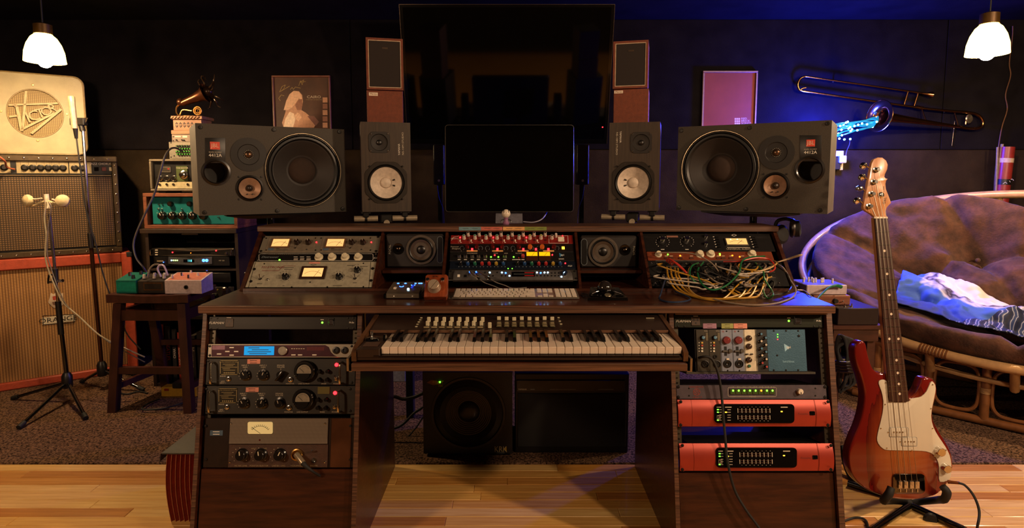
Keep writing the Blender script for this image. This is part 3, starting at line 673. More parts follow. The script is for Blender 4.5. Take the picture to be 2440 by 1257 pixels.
# ================================================================ gear in the slanted hutch
FH = Fr((0, HY0 - .004, HZ0), (1, 0, 0), (0, hy, hz))
SILV = M('silver_grey_panel', '8a8272', .42, .5, stretch=(.6, 1, 20), noise=(12, .08))
LAG = M('pale_grey_enamel', '9a937f', .45, .1)
METW = M('lit_meter_face', 'ffe2a8', .5, emit=.5, ecol='ffc070')
METY = M('lit_yellow_meter', 'ffc81e', .4, emit=.5, ecol='ffc400')
def hgear(name, label, x0, y0, x1, y1, mat, depth=.012, th=.003):
    lo, hi = (HX[0] + .0078, HX[1] - .0058) if x0 < 900 else (HX[2] + .0058, HX[3] - .0058) if x0 < 1400 else (HX[4] + .0058, HX[5] - .0078)
    a, b_ = FH.l(x0, y1, th), FH.l(x1, y0, th); t = Th(name, label, 'audio gear', FH); xa_, xb_ = max(a.x, lo), min(FH.l(x1, y1, th).x, hi); xb_ = max(xb_, min(b_.x, hi))
    t.part('faceplate', G().box(xa_, xb_, -th, 0, a.z, b_.z, .001), mat)
    t.part('chassis', G().box(xa_ + .016, xb_ - .016, .0002, depth, a.z + .001, b_.z - .001), BLKM); return t
def vu(t, x0, y0, x1, y1, fm, face=METW, off=.003, pad=4, fh=.006):
    m = t.b('meter', fm, x0, y0, x1, y1, off, off + fh, .001)
    f_ = t.b('meter_face', face, x0 + pad, y0 + pad * .6, x1 - pad, y1 - pad * .6, off + fh, off + fh + .0004, par=m)
    cx, w, h = (x0 + x1) / 2, (x1 - x0 - 2 * pad), (y1 - y0)
    t.pline('scale_arc', M('meter_ink', '4a3018', .6), [(cx + w * .36 * sin(radians(a)) * 1.2, y1 - h * .16 - h * .42 * cos(radians(a))) for a in range(-60, 61, 15)], .7, off + fh + .0006, m)
    t.pline('needle', M('meter_ink'), [(cx + w * .05, y1 - h * .16), (cx + w * .30, y0 + h * .32)], .8, off + fh + .0008, m); return m
BRK = M('brown_black_knob', '221610', .35)
c2 = hgear('dual_compressor', 'silver grey twin-meter compressor topmost in the pale stack of the hutch', 615.5, 561.5, 906, 601, SILV)
for q in (0, 130.8):
    X = lambda v: v + q
    c2.b('half_panel', M('warm_grey_panel', '857866', .42, .4), X(630), 563, X(757), 600, .003, .0042, .0006)
    vu(c2, X(642), 566.5, X(694), 588.5, M('tan_meter_frame', '6a4a30', .5), off=.0042)
    for x in (706, 733): c2.knob(BRK, X(x), 573.5, 6, .016, skirt=1.15, mark=IVORY, ang=-15, base=.004)
    c2.led(LRED, X(753.6), 576, 1.9); c2.toggle(X(704), 592, 2.6); c2.led(BLK, X(730.5), 593.5, 2.2)
    c2.b('maker_patch', M('steel_blue_patch', '4a5866', .5), X(638), 590, X(653), 595.5, .0042, .0046)
    for i, (a, b) in enumerate(((658, 666), (658, 687))): c2.b('lettering_bar', M('pen_ink'), X(a), 591 + i * 3, X(b), 592 + i * 3, .0042, .0045)
    for x in (634.5, 752):
        for y in (567, 595.5): c2.screw(X(x), y, 1.8, off=.004)
for x, y in ((629, 564.5), (622, 598), (901, 564), (896, 598)): c2.screw(x, y, 3.2, off=.003)
di = hgear('compressor', 'black one-unit compressor with four big cream knobs', 608, 602, 903, 621.5, BLK)
di.pline('border_line', WHITE, rrect(617, 604, 889, 620.5, 4), .8, .0034, closed=True)
di.t('Distressor', M('grey_print', '7a8488', .5), 643, 612, 5.5, shear=.25, off=.0036, sx=1.2)
for x in (757.8, 789.5, 820.7, 852):
    di.knob(CREAM, x, 607.5, 7.2, .016, skirt=1.45, mark=None, base=.003)
for i in range(16): di.b('meter_light', M('dull_led', '5a4a38', .5), 640 + i * 4.6, 604.8, 642 + i * 4.6, 606, .003, .0036)
di.led(LGREEN, 665.8, 618, 2.2)
for x in (704.5, 719.5, 735): di.b('button', M('grey_button', '8a8074', .5), x - 5.5, 614.5, x + 5.5, 618.5, .003, .006, .0004); di.b('lettering_bar', WHITE, x - 5, 611, x + 5, 612, .003, .0034)
di.t('EL8', WHITE, 895, 614, 4, off=.0036)
for x, y in ((618, 605), (614, 619), (896, 605), (893, 619)): di.screw(x, y, 2.4, CHROME, .003)
la = hgear('levelling_amplifier', 'pale grey levelling amplifier with large lit meter and red script', 584, 622.5, 899, 683.5, LAG)
for x in ((608.5, 600), (883.5, 876)): la.pline('panel_seam', BLK, [(x[0], 624), (x[1] - (8 if x[1] < 700 else -3), 684)], 1, .0034)
RT = M('maroon_print', '6e1c22', .5)
la.t('TELETRONIX', RT, 649, 636.5, 6, shear=.3, off=.0036, sx=1.1)
la.pline('red_line', RT, [(624, 644.5), (664, 644.5), (675, 633), (704, 633)], 1, .0034)
la.pline('red_line', RT, [(625, 642.5), (663, 642.5)], .6, .0034)
for a, b, y in ((677, 700, 637), (677, 697, 641), (612, 625, 675), (673, 678, 680), (793, 815, 680), (841, 850, 673), (827, 845, 632), (858, 876, 634)): la.b('lettering_bar', M('pen_ink'), a, y - .5, b, y + .6, .003, .0034)
vu(la, 711, 633, 779.5, 663, M('dark_brown_frame', '2e1a10', .4), pad=8)
tg = la.b('paper_tag', M('tag_c98470'), 735.5, 623.5, 763, 627.5, .003, .0042)
la.pline('maker_badge', M('pen_ink'), [(740, 630), (747, 627.8), (754, 630), (747, 632.2)], .8, .0034, closed=True)
for x, y, r, a in ((678.5, 655, 7, 0), (806.5, 655, 7, 0), (850, 639, 6.6, 0)):
    la.knob(BLK, x, y, r, .016, skirt=1.25, mark=WHITE, ang=a, base=.003)
    for i in range(10):
        b_ = radians(-140 + i * 31); la.rev('scale_dot', M('pen_ink'), x + 14 * sin(b_), y + 3 - 12.5 * cos(b_), [(1, 0), (1, .0003)], .003, n=6, r=.9)
for x, y in ((621, 666), (846.5, 665)): la.toggle(x, y, 3.8)
la.led(CHROME, 637, 664.5, 3.6, .006)
for x, y in ((630, 628), (866, 627), (610, 684), (695, 683.5), (780, 683), (866, 682.5), (739, 672)): la.screw(x, y, 1.9, off=.003)
for x, y in ((606, 641), (598, 670), (888, 639.5), (884, 668)): la.screw(x, y, 3.8, off=.003)
# centre stack
isa = hgear('preamp_rack', 'red eight-channel preamp with rows of tall white knobs', 1073, 559.5, 1364, 580, M('crimson_panel', '7a1a16', .4, .2))
LIV = M('bone_knob', 'cbbcae', .4)
isa.t('Focusrite', WHITE, 1083, 568, 3.2, off=.0036); isa.pline('logo_stroke', WHITE, [(1076, 572), (1080, 565), (1092, 563)], 1, .0034)
for i in range(8):
    x = 1105.3 + i * 26.3 ; cap = M('green_cap', '2a6a58', .4) if i < 6 else M('lime_cap', '8a8a38', .4)
    isa.knob(LIV, x, 561, 3.6, .020, cap=cap, base=.003, skirt=1.2); isa.knob(LIV, x + 9.8, 554.5, 3.4, .020, cap=BLK, base=.003, skirt=1.2)
    isa.b('channel_light', LRED if i % 3 == 0 else M('red_button', '8a2420', .4), x - 10.5, 563.5, x - 7, 567, .003, .004); isa.b('button', IVORY, x - 10.5, 570, x - 7.5, 574.5, .003, .006)
    isa.b('button', M('dark_red_button', '3a0e0c', .4), x + 8, 569, x + 13, 572, .003, .006)
    isa.pline('channel_line', M('pink_line', 'b0706a', .5), [(x - 12.6, 560.5), (x - 13, 579)], .7, .0034); isa.b('lettering_bar', WHITE, x - 9, 576.5, x - 5, 577.5, .003, .0034)
isa.knob(LIV, 1315.5, 561, 3.6, .020, cap=BLK, base=.003, skirt=1.2); isa.knob(LIV, 1325, 557.5, 3, .018, base=.003, skirt=1.2)
isa.b('meter', IVORY, 1330, 563, 1344, 574.5, .003, .006, .0008); isa.b('power_light', LRED, 1339.5, 559.8, 1341.5, 561.8, .003, .005)
isa.pline('outline', WHITE, [(1308, 561), (1353, 561), (1354, 579), (1308, 579)], .7, .0034, closed=True)
td = hgear('transient_processor', 'black processor with red lit knobs under the red preamp', 1072, 580.8, 1366, 599.8, M('brown_black_panel', '150d0b', .4))
td.t('Transient', LTXT, 1083, 587.5, 3.6, shear=.2, off=.0036); td.t('Designer', LTXT, 1086, 592, 3.6, shear=.2, off=.0036)
for i in range(4):
    x = 1125 + i * 60.7
    if i < 2:
        td.knob(M('dark_red_lit', '4a0a08', .35), x - 12, 585, 4.5, .014, base=.003); td.knob(M('dark_red_lit'), x + 11, 585, 4.5, .014, base=.003); xs = (x,)
    else: xs = ()
    for d in (-24, 20): td.pline('dial_ring', M('grey_print'), [(x + d + 5 * sin(radians(a)), 591 - 5 * cos(radians(a))) for a in range(-140, 141, 20)], .7, .0034)
    td.t(str(i + 1), LTXT, x - 26, 597.5, 3, off=.0036)
    td.b('orange_strip', M('tape_c99455', 'c99455', .6), x - 13, 595.8, x + 13, 599, .003, .0036)
for x in (1125, 1185.3, 1247, 1277, 1306.8): td.b('lit_button', LRED, x - 2.3, 590.6, x + 2.3, 594.8, .003, .006)
for x in (1236, 1263, 1292, 1320): td.knob(M('amber_lit_knob', '8a3410', .4, emit=.12, ecol='ff7a20') if x in (1263, 1292) else M('dark_red_lit'), x, 585.5, 5.2, .013, base=.003)
td.b('power_switch', LYEL, 1339, 587, 1345, 592.5, .003, .005)
ap = hgear('bus_compressor', 'black bus compressor with two glowing yellow meters', 1071, 600.5, 1368, 621.2, BLK)
for x in (1094, 1109, 1125, 1140, 1156, 1203): ap.knob(STEEL, x, 607.5, 4.2, .012, cap=BLK, base=.003, skirt=1.2)
for x, y, m_ in ((1170, 611, LGREEN), (1187.5, 611, LGREEN), (1224, 611, LGREEN), (1178.8, 606.6, LRED), (1316, 606, LRED), (1236, 613, M('red_button'))): ap.led(m_, x, y, 1.9)
for x in (1094, 1109, 1125, 1140, 1156, 1171, 1179, 1188, 1203, 1224, 1231, 1237, 1246): ap.b('lettering_bar', WHITE, x - 3.5, 617.4, x + 3.5, 618.6, .003, .0034)
for s, x in (('COMPRESSOR', 1125), ('TONE', 1181), ('LINK', 1206), ('OUTPUT', 1236)): ap.t(s, LTXT, x, 603, 2.8, off=.0036)
ap.knob(M('red_cap'), 1246, 607.5, 4, .012, base=.003)
for x0, x1 in ((1254, 1281.3), (1284, 1311)):
    o = ap.b('meter', M('meter_glow_reflection', '3a1a08', .4), x0, 599.2, x1, 619.5, .003, .005, .0006); ap.b('meter_face', METY, x0 + .6, 599.8, x1 - .6, 609, .005, .0055, par=o)  # amber brown below each face is the meter's reflection put into the colour
    ap.pline('needle', M('meter_ink'), [((x0 + x1) / 2, 608.6), ((x0 + x1) / 2 + 6, 601)], .7, .0058, o)
ap.poly('triangle_mark', M('blue_print', '2c6a8e', .5), [(1332, 602), (1342, 606.5), (1334, 612)], .003, .0035); ap.t('api', WHITE, 1340, 606.8, 5.4, off=.0038); ap.t('2500', WHITE, 1337.5, 616.6, 3.6, off=.0036, sx=1.3)
eq = hgear('equaliser', 'dark navy equaliser with small red, green and blue knobs', 1071, 622, 1371, 640.8, M('navy_panel', '0d1420', .4, .2))
cols = {'k': BLK, 'b': M('blue_knob', '1c3c6a', .4), 'g': M('green_knob'), 'r': M('red_knob', '9a2420', .4), 'y': M('yellow_knob', '9a7a28', .4)}
for base_ in (1097.4, 1233):
    for i, k_ in enumerate('kbgrryb'):
        x = base_ + i * 17; eq.knob(cols[k_], x, 625.8, 4, .011, mark=WHITE, ang=30 if i < 3 else 0, base=.003)
        for d in (-4, 4): eq.rev('print_dot', M('grey_print'), x + d, 635, [(1, 0), (1, .0003)], .003, n=6, r=1)
    for d in (113.4, 123): eq.led(LGREEN, base_ + (d if base_ < 1200 else d - 500), 638.7, 1.2) if base_ < 1200 else None
eq.led(LRED, 1347, 626, 1.8); eq.t('EQ2', WHITE, 1358, 633, 4, off=.0036, shear=.2)
cs = hgear('monitor_controller', 'silver rack monitor controller with blue lights at the bottom of the centre stack', 1067.5, 642, 1377, 667, STEEL)
cs.poly('curved_front', M('silver_front', '8f8a86', .3, .8), [(1084, 643), (1358, 643), (1363, 650), (1366, 666), (1079, 666), (1080.5, 650)], .003, .014, .003)
o_ = .0142
cs.t('CENTRAL STATION', BLK, 1243, 644.8, 2.8, off=o_ + .0003, sx=1.3)
d_ = cs.b('level_display', BLKG, 1219, 647, 1274.5, 658.5, o_ - .001, o_ + .0004)
for y in (649, 656): cs.b('level_bar', M('red_bar', '7a1a16', .4, emit=.25, ecol='c02018'), 1250, y - .8, 1272, y + .8, o_ + .0004, o_ + .0008, par=d_)
cs.b('level_bar', M('grey_bar', '4a5050', .4), 1224, 651.6, 1271, 653, o_ + .0004, o_ + .0008, par=d_)
for x, y, m_ in ((1167, 648, LWHITE), (1196, 648, LWHITE), (1214, 656, LWHITE), (1279.6, 648, LWHITE), (1297.6, 648, LWHITE), (1305.5, 648, LWHITE), (1338, 658.3, LWHITE), (1119.5, 646.5, LBLUE), (1135, 646.5, LBLUE), (1205, 649, LBLUE), (1288.5, 649, LBLUE)):
    cs.rev('lit_button', m_, x, y, [(1, 0), (.7, .002)], o_, n=10, r=2.2)
for x, y in ((1166, 656), (1175, 656), (1196, 656), (1205, 656), (1280, 656), (1289, 656), (1297.6, 656), (1305.5, 656), (1314.6, 649.5), (1323, 649.5), (1331.4, 649.5), (1314.6, 656), (1323, 656), (1331.4, 656), (1156, 648), (1185, 648)):
    cs.rev('button', BLK, x, y, [(1, 0), (.8, .002)], o_, n=10, r=2.1)
cs.knob(M('blue_black_dial', '1a2030', .25), 1346, 647.5, 6.5, .012, mark=LWHITE, ang=-140, base=o_)
cs.b('logo_square', WHITE, 1089.5, 653.5, 1096, 659.5, o_, o_ + .0004); cs.b('grille_patch', BLK, 1105, 654, 1112, 659.5, o_, o_ + .0004)
for x, y in ((1074, 646), (1071, 663.5), (1369, 646), (1373, 663)): cs.screw(x, y, 3, off=.003)
p = lambda x, y, o: FH.m @ FH.l(x, y, o)
for q, nm in ((0, 'silver headphone plug with thin lead nearer the small wooden dial box'), (16.5, 'silver headphone plug with thin lead nearer the level display')):
    hp = Th('headphone_plug', nm, 'cable', Fr(p(1121 + q, 647, .018)), 'headphone plugs in the monitor controller')
    o0 = hp.f.o; L = lambda *a: p(*a) - o0
    a, b_ = L(1121 + q, 646.5, .019), L(1139 + q * 1.5, 661.5, .055)
    hp.part('plug_shell', G().cyl(a, b_, .0042, .0055, 12), CHROME); d = (b_ - a).normalized()
    hp.part('strain_relief', G().cyl(b_, b_ + d * .016, .0045, .003, 10), BLK)
    e = b_ + d * .015; t0 = PZ(1196 + q * 1.6, 688 - q * .1, ZT + .004 + q * .0006) - o0
    hp.part('lead', G().tube([e, e + d * .02 + Vector((.01, 0, -.006)), t0 + Vector((-.03, -.005, .012)), t0, t0 + Vector((.05, .015, .0))], .0018, 6), M('grey_lead', '6a6058', .5))
# right stack
ua = hgear('limiting_amplifier', 'black limiting amplifier with lit meter and silver knobs above the patch cables', 1536, 556, 1833, 598, BLK)
UAT = LTXT
for x, y in ((1579, 570.5), (1637, 570)):
    ua.knob(CHROME, x, y - 3, 6, .014, base=.003); ua.rev('dial_skirt', BLK, x, y + 4, [(1, 0), (.97, .003)], .003, r=12)
    for i in range(13):
        b_ = radians(-140 + i * 23.3); ua.rev('scale_dot', WHITE, x + 16 * sin(b_), y + 5.5 - 13 * cos(b_), [(1, 0), (1, .0003)], .003, n=6, r=.9)
    ua.b('lettering_bar', WHITE, x - 4, 593, x + 4, 594.2, .003, .0034)
for y in (560.5, 578): ua.knob(CHROME, 1683, y, 4.4, .012, base=.003)
m = vu(ua, 1731, 566, 1780, 583, STEEL, M('warm_meter_face', 'd8b070', .5, emit=.6, ecol='e8b870'), pad=2.5)
ua.rev('meter_lamp', E('warm_bulb', 'ffe0a8', 6), 1741, 569.5, [(1, 0), (.5, .001)], .0092, n=8, r=1.5); ua.rev('meter_lamp', E('warm_bulb', 'ffe0a8', 6), 1757, 569.5, [(1, 0), (.5, .001)], .0092, n=8, r=1.5)
ua.t('UNIVERSAL AUDIO', LTXT, 1760, 593, 3.8, off=.0036, sx=1.25); ua.b('lettering_bar', LTXT, 1733, 588.6, 1787, 589.8, .003, .0034)
ua.pline('maker_badge', WHITE, [(1743, 560), (1749, 557.4), (1755, 560), (1749, 562.6)], .8, .0034, closed=True); ua.b('paper_tag', M('tag_brown', '7a5040', .8), 1589, 561, 1615, 565, .003, .004)
for i in range(5):
    for x in (1708 + i * 1.5, 1795 + i * 2): ua.b('button', M('dark_button', '0c0a09', .3), x - 3, 562 + i * 6, x + 3, 565.5 + i * 6, .003, .007); ua.b('lettering_bar', WHITE, x - 9, 563 + i * 6, x - 6, 564.2 + i * 6, .003, .0034)
og = hgear('orange_compressor', 'orange rack compressor with cream knobs half hidden by patch cables', 1544, 599, 1838, 620, M('copper_orange_panel', '7a3a22', .4, .3))
for x, y, r in ((1570, 601.5, 6), (1669, 601, 7.5), (1695, 600.5, 7.5), (1794, 600.5, 7.5)): og.knob(CREAM, x, y, r, .015, skirt=1.4, base=.003)
for x, y, m_ in ((1621, 608, LORANGE), (1745.5, 607.5, LORANGE), (1763, 610.5, LORANGE), (1591.6, 605, LGREEN), (1715.5, 603.5, LGREEN), (1716, 606.5, LYEL)): og.led(m_, x, y, 2)
for x in (1588, 1600, 1622, 1648, 1712, 1724, 1742, 1770): og.b('button', M('brown_button', '4a2a1c', .5), x - 4, 612, x + 4, 615.5, .003, .006); og.b('lettering_bar', CREAM, x - 4, 609, x + 3, 610, .003, .0034)
pb = hgear('patch_bay', 'black patch bay full of coloured cables', 1550, 621, 1860, 681, M('patchbay_black', '0f0d0c', .5, .3))
PBJ = []
for r_ in range(4):
    y = 627.5 + r_ * 13.5
    for i in range(24):
        x = 1566 + r_ * 2.2 + i * 11.6
        pb.rev('jack_socket', BLKM if (i + r_) % 3 else STEEL, x, y, [(1, 0), (1, .002), (.6, .002), (.55, .0004), (0, .0004)], .003, n=8, r=2.5)
        PBJ.append((x, y))
    pb.b('label_strip', M('grey_label', '3a3530', .6), 1562 + r_ * 2, y - 8, 1842 + r_ * 2, y - 5.5, .003, .0034)
for x, y in ((1552, 626), (1562, 675), (1846, 626), (1856, 674)): pb.screw(x, y, 2.6, CHROME, .003)
# ================================================================ synthesizer on the tray
SY, SZ = 1.653, P(1220, 826, 1.653).z
XK0 = P(908, 826, SY).x; KP = (P(1625, 826, SY).x - XK0) / 36
sy = Th('synthesizer', 'dark brown synthesizer keyboard with cream sliders on the pull-out tray', 'keyboard', Fr((XK0, SY, SZ)))
SYB = M('brown_synth_body', '251710', .4); KEYW = M('ivory_key', 'cbb9a6', .28, noise=(30, .06)); KEYB = M('black_key', '0b0908', .22)
zb = KZ - SZ + .004
XL, XRr = P(840, 840, SY).x - XK0, P(1637, 840, SY).x - XK0
sy.part('body', G().box(XL + .012, XRr - .012, -.008, .335, zb, -.026, .003), SYB)
sy.part('front_lip', G().box(XL + .06, XRr - .02, -.012, .012, zb + .012, -.0215, .002), M('glossy_brown_strip', '1a100b', .15, coat=.4))
for i in range(36):
    sy.part('white_key', lambda: G().box(.0004, KP - .0006, 0, .150, -.0205, 0, .0014), KEYW, None, (i * KP, 0, 0), key='wk')
for i in range(36):
    if i % 7 in (0, 1, 3, 4, 5) and i < 35:
        sy.part('black_key', lambda: G().add([(x, y, z) for x, y, z in ((-.0055, .052, 0), (.0055, .052, 0), (.0055, .15, 0), (-.0055, .15, 0), (-.0042, .058, .0115), (.0042, .058, .0115), (.0042, .15, .0125), (-.0042, .15, .0125))], [(3, 2, 1, 0), (4, 5, 6, 7), (0, 1, 5, 4), (1, 2, 6, 5), (2, 3, 7, 6), (3, 0, 4, 7)]), KEYB, None, ((i + 1) * KP, 0, .0005), key='bk')
zp0, zp1 = .010, .030; YP0, YP1 = .150, .315
def pz(y): return zp0 + (zp1 - zp0) * (y - YP0) / (YP1 - YP0)
poly = [(YP0 - .006, zp0 - .006), (YP0 - .002, zp0), (YP1, zp1), (YP1 + .018, zp1 - .008), (YP1 + .02, -.03), (YP0, -.02)]
V = [(x, a, b) for x in (XL + .014, XRr - .014) for a, b in poly]; n = len(poly)
sy.part('control_panel', G().add(V, [(i, i + n, (i + 1) % n + n, (i + 1) % n) for i in range(n)] + [tuple(range(n))[::-1], tuple(range(n, 2 * n))]), SYB)
sy.part('panel_lip', G().box(XL + .016, XRr - .016, YP0 - .009, YP0 - .003, zp0 - .007, zp0 + .001, .001), M('worn_lip', '6a4a36', .3, .2))
for s_, x0, x1 in ((0, XL, -.001), (1, 36 * KP + .001, XRr)):
    pr = [(-.012, zb), (-.014, -.012), (.02, .0), (YP0, zp0 + .003), (YP1, zp1 + .003), (YP1 + .025, zp1 - .01), (YP1 + .025, zb)]
    xa, xb = (x0, x0 + .013) if not s_ else (x1 - .013, x1)
    V = [(x, a, b) for x in (xa, xb) for a, b in pr]; n = len(pr)
    sy.part('end_cheek', G().add(V, [(i, i + n, (i + 1) % n + n, (i + 1) % n)[::-1] for i in range(n)] + [tuple(range(n)), tuple(range(n, 2 * n))[::-1]]), woodmat('synth_cheek_wood', '3a2416', '5c3c24', (10, 3, 10), .35))
    if not s_:
        sy.part('wheel_block', G().box(XL + .013, -.002, -.010, YP0 - .008, -.03, -.002, .003), SYB)
        sy.part('touch_pad', G().box(XL + .026, -.012, .008, .052, -.002, .0005, .001), M('brown_pad', '3e271c', .5))
        w_ = sy.part('pitch_stick_base', G().lathe([(.024, 0), (.02, .006), (.008, .008)], (-.045, .085, -.002), (0, 0, 1), 20), BLKG)
        sy.part('pitch_stick', G().cyl((-.045, .085, .004), (-.045, .083, .022), .0035, .0045, 10), CHROME, w_)
        sy.part('mod_wheel', G().lathe([(.014, 0), (.014, .006)], (-.010, .085, 0), (1, 0, 0), 20), BLKG)
SLD = M('cream_slider', 'c4b896', .45)
def on_panel(px, py):
    d = ray(px, py); o = sy.f.mi @ CAM; nrm = Vector((0, -(zp1 - zp0), YP1 - YP0)).normalized(); p0 = Vector((0, YP0, zp0))
    return o + d * ((p0 - o).dot(nrm) / d.dot(nrm))
for i in range(8):
    x = 1019 + i * 18.3
    for dx, py in ((0, 776), (3, 766.5)):
        q = on_panel(x + dx, py); sy.part('slider_cap', lambda: G().box(-.0055, .0055, -.004, .004, 0, .016, .0015), SLD, None, q, key='slcap')
    q = on_panel(x - 3, 780.5); sy.part('button', lambda: G().box(-.0085, .0085, -.0035, .0035, 0, .004, .001), M('tan_button', '8a7a5a', .5), None, q, key='sybt')
    q = on_panel(x + 1, 771); sy.part('slider_slot', lambda: G().box(-.001, .001, -.03, .03, .0, .0006), BLK, None, q, key='slslot')
q = on_panel(1167, 781); sy.part('slider_cap', lambda: G().box(-.0055, .0055, -.004, .004, 0, .018, .0015), SLD, None, q, key='slcap2')
for i in range(8):
    x = 1189 + i * 18.1; q = on_panel(x, 774)
    sy.part('button_block', lambda: G().box(-.0078, .0078, -.026, .026, 0, .003, .001), M('olive_block', '5a5238', .5), None, q, key='bblk')
    for py, k in ((761.5 + (i % 3) * .8, 0), (772, 1), (778, 1)):
        q = on_panel(x, py); sy.part('slider_cap' if not k else 'button', lambda: G().box(-.006, .006, -.003, .003, 0, .011, .001), SLD, None, q, key='slcap3') if not k else sy.part('button', lambda: G().box(-.006, .006, -.0028, .0028, .002, .006, .001), M('tan_button'), None, q, key='sybt2')
for x, y in ((1004, 757), (1001, 762), (998, 767), (995, 772.5), (992, 778), (1331, 756.5), (1334, 765), (1337, 772)):
    q = on_panel(x, y); sy.part('indicator', lambda: G().box(-.0035, .0035, -.0015, .0015, 0, .002), SLD, None, q, key='syind')
q = on_panel(1549, 757.5); sy.part('name_badge', G().box(-.013, .013, -.002, .002, 0, .001), SLD, None, q)
# ================================================================ things on the worktop
kb = Th('computer_keyboard', 'slim aluminium computer keyboard with white keys on the desk', 'computer keyboard', Fr(PZ(1077.5, 713, ZT) + Vector((0, 0, .0012))))
k0 = kb.f.o; kw = PZ(1380.5, 713, ZT).x - k0.x; kd = .112; kt = radians(5)
def kpt(x, y, z=0.): return (x, y * cos(kt) - z * sin(kt), y * sin(kt) + z * cos(kt) + .004)
ALU = M('matte_aluminium', 'a39a8c', .35, .8)
kb.part('base_plate', G().add([kpt(x, y, z) for z in (-.003, .002) for y in (0, kd) for x in (0, kw)], [(0, 2, 3, 1), (4, 5, 7, 6), (0, 1, 5, 4), (2, 6, 7, 3), (0, 4, 6, 2), (1, 3, 7, 5)]), ALU)
kb.part('rear_foot', G().box(.01, kw - .01, kd - .022, kd - .006, .0, .011), ALU)
KC = M('white_keycap', 'cdbfae', .45)
u = (kw - .008) / 22.6
def key(x, y, w, h=.0148):
    W_ = round(w * u - .003, 5)
    kb.part('keycap', lambda: G().box(0, W_, 0, h, 0, .0025, .0008), KC, None, kpt(.004 + x * u, y, .0022), (kt, 0, 0), key=('kc', W_, h))
yy = [.006 + i * .0182 for i in range(6)]
for i, w in enumerate((1.25, 1, 1.25, 6.25, 1.25, 1, 1.25, 1.75)): key(sum((1.25, 1, 1.25, 6.25, 1.25, 1, 1.25, 1.75)[:i]), yy[0], w)
for r, row in enumerate(([2.25] + [1] * 10 + [2.75], [1.75] + [1] * 11 + [2.25], [1.5] + [1] * 12 + [1.5], [1] * 13 + [2])):
    x = 0
    for w in row: key(x, yy[r + 1], w); x += w
for i in range(15): key(i, yy[5], 1, .009)
for r in range(5):
    for i in range(4): key(18.6 + i, yy[r], 1)
for i in range(4): key(18.6 + i, yy[5], 1, .009)
for i in range(3):
    for r in (3, 4): key(15.3 + i, yy[r], 1)
    key(15.3 + i, yy[0], 1); key(15.3 + i, yy[5], 1, .009)
key(16.3, yy[1], 1)
# trackball
tb = Th('trackball', 'glossy black trackball with dark ball beside the computer keyboard', 'trackball', Fr(PZ(1448, 716, ZT) + Vector((0, 0, .0008))))
w = .068; hb = [(-w, 0), (w * 1.02, 0), (w * .83, .105), (-w * .66, .115)]
V = [(x, y, 0.0) for x, y in hb] + [(x * .97, y * .97 + .002, .010 if y < .05 else .026) for x, y in hb]
tb.part('base', G().add(V, [(3, 2, 1, 0), (4, 5, 6, 7), (0, 1, 5, 4), (1, 2, 6, 5), (2, 3, 7, 6), (3, 0, 4, 7)]), BLKG)
tb.part('rim', G().tube([(-.05, .03, .0175), (-.028, .046, .0225), (0, .05, .024), (.028, .046, .0225), (.052, .03, .0175)], .0022, 8), CHROME)
tb.part('ball', G().ball((0, .068, .030), .026, 24), M('smoky_ball', '2a2420', .1, .3, coat=1.)); tb.part('ball_ring', G().tube([(.03 * cos(a), .068 + .03 * sin(a), .0265) for a in [i * pi / 8 for i in range(16)]], .004, 8, True, 2), BLKG)
tb.part('badge', G().lathe([(.012, 0), (.011, .0014)], (.004, .022, .0145), (0, -.3, 1), 20), M('badge_silver', '8a8068', .4, .7))
for s_ in (-1, 1): tb.part('button', G().add([(s_ * .02, .012, .0125), (s_ * .06, .008, .0115), (s_ * .056, .03, .0165), (s_ * .03, .034, .0185)], [(0, 1, 2, 3) if s_ > 0 else (3, 2, 1, 0)]).box(s_ * .03, s_ * .056, .012, .026, .010, .0155, .001), BLKG)
solo('trackball_lead', G().tube([PZ(1400, 702, ZT + .003), PZ(1390, 698, ZT + .004), PZ(1385, 701, ZT + .003), PZ(1388, 705, ZT + .003), PZ(1396, 704, ZT + .005), PZ(1400, 706, ZT + .003)], .0018, 6), RUBBER, 'thin black lead coiled beside the trackball', 'cable')
# wooden dial box
nb = Th('monitor_dial_box', 'small reddish wooden control box with a big silver dial', 'control box', Fr(PZ(1040, 706.5, ZT + .0185), (1, .0, 0), (0, sin(radians(38)), cos(radians(38)))))
f = nb.f; x0, x1 = f.l(1011, 690).x, f.l(1065, 690).x; z1 = f.l(1040, 653).z
NW = woodmat('padouk_wood', '5a2412', '8c4222', (30, 30, 4), .3, .3)
pl = [(x0, .0), (x0, z1 - .006), (x0 + .006, z1), (x1 - .006, z1), (x1, z1 - .006), (x1 + .002, .012), (x1 - .002, 0)]
nb.part('wooden_body', G().prism(pl, 0, .026, .003), NW)
nb.part('rear_foot', G().box(x0 + .01, x1 - .01, .0262, .046, z1 - .03, z1 - .014), BLK)
nb.knob(M('spun_aluminium', 'b8a48c', .35, .55, noise=(12, .1)), 1033, 677, 14, .026, skirt=1.14, name='dial')
nb.pline('dial_mark', M('dark_mark', '4a3a2c', .4), [(1024, 688), (1042, 667)], .8, .0266)
for x in (1018.6, 1054.4): o = nb.knob(CHROME, x, 664.5, 4.6, .005, name='button')
nb.t('nOb', BLK, 1037, 658, 4.5, off=.0006)
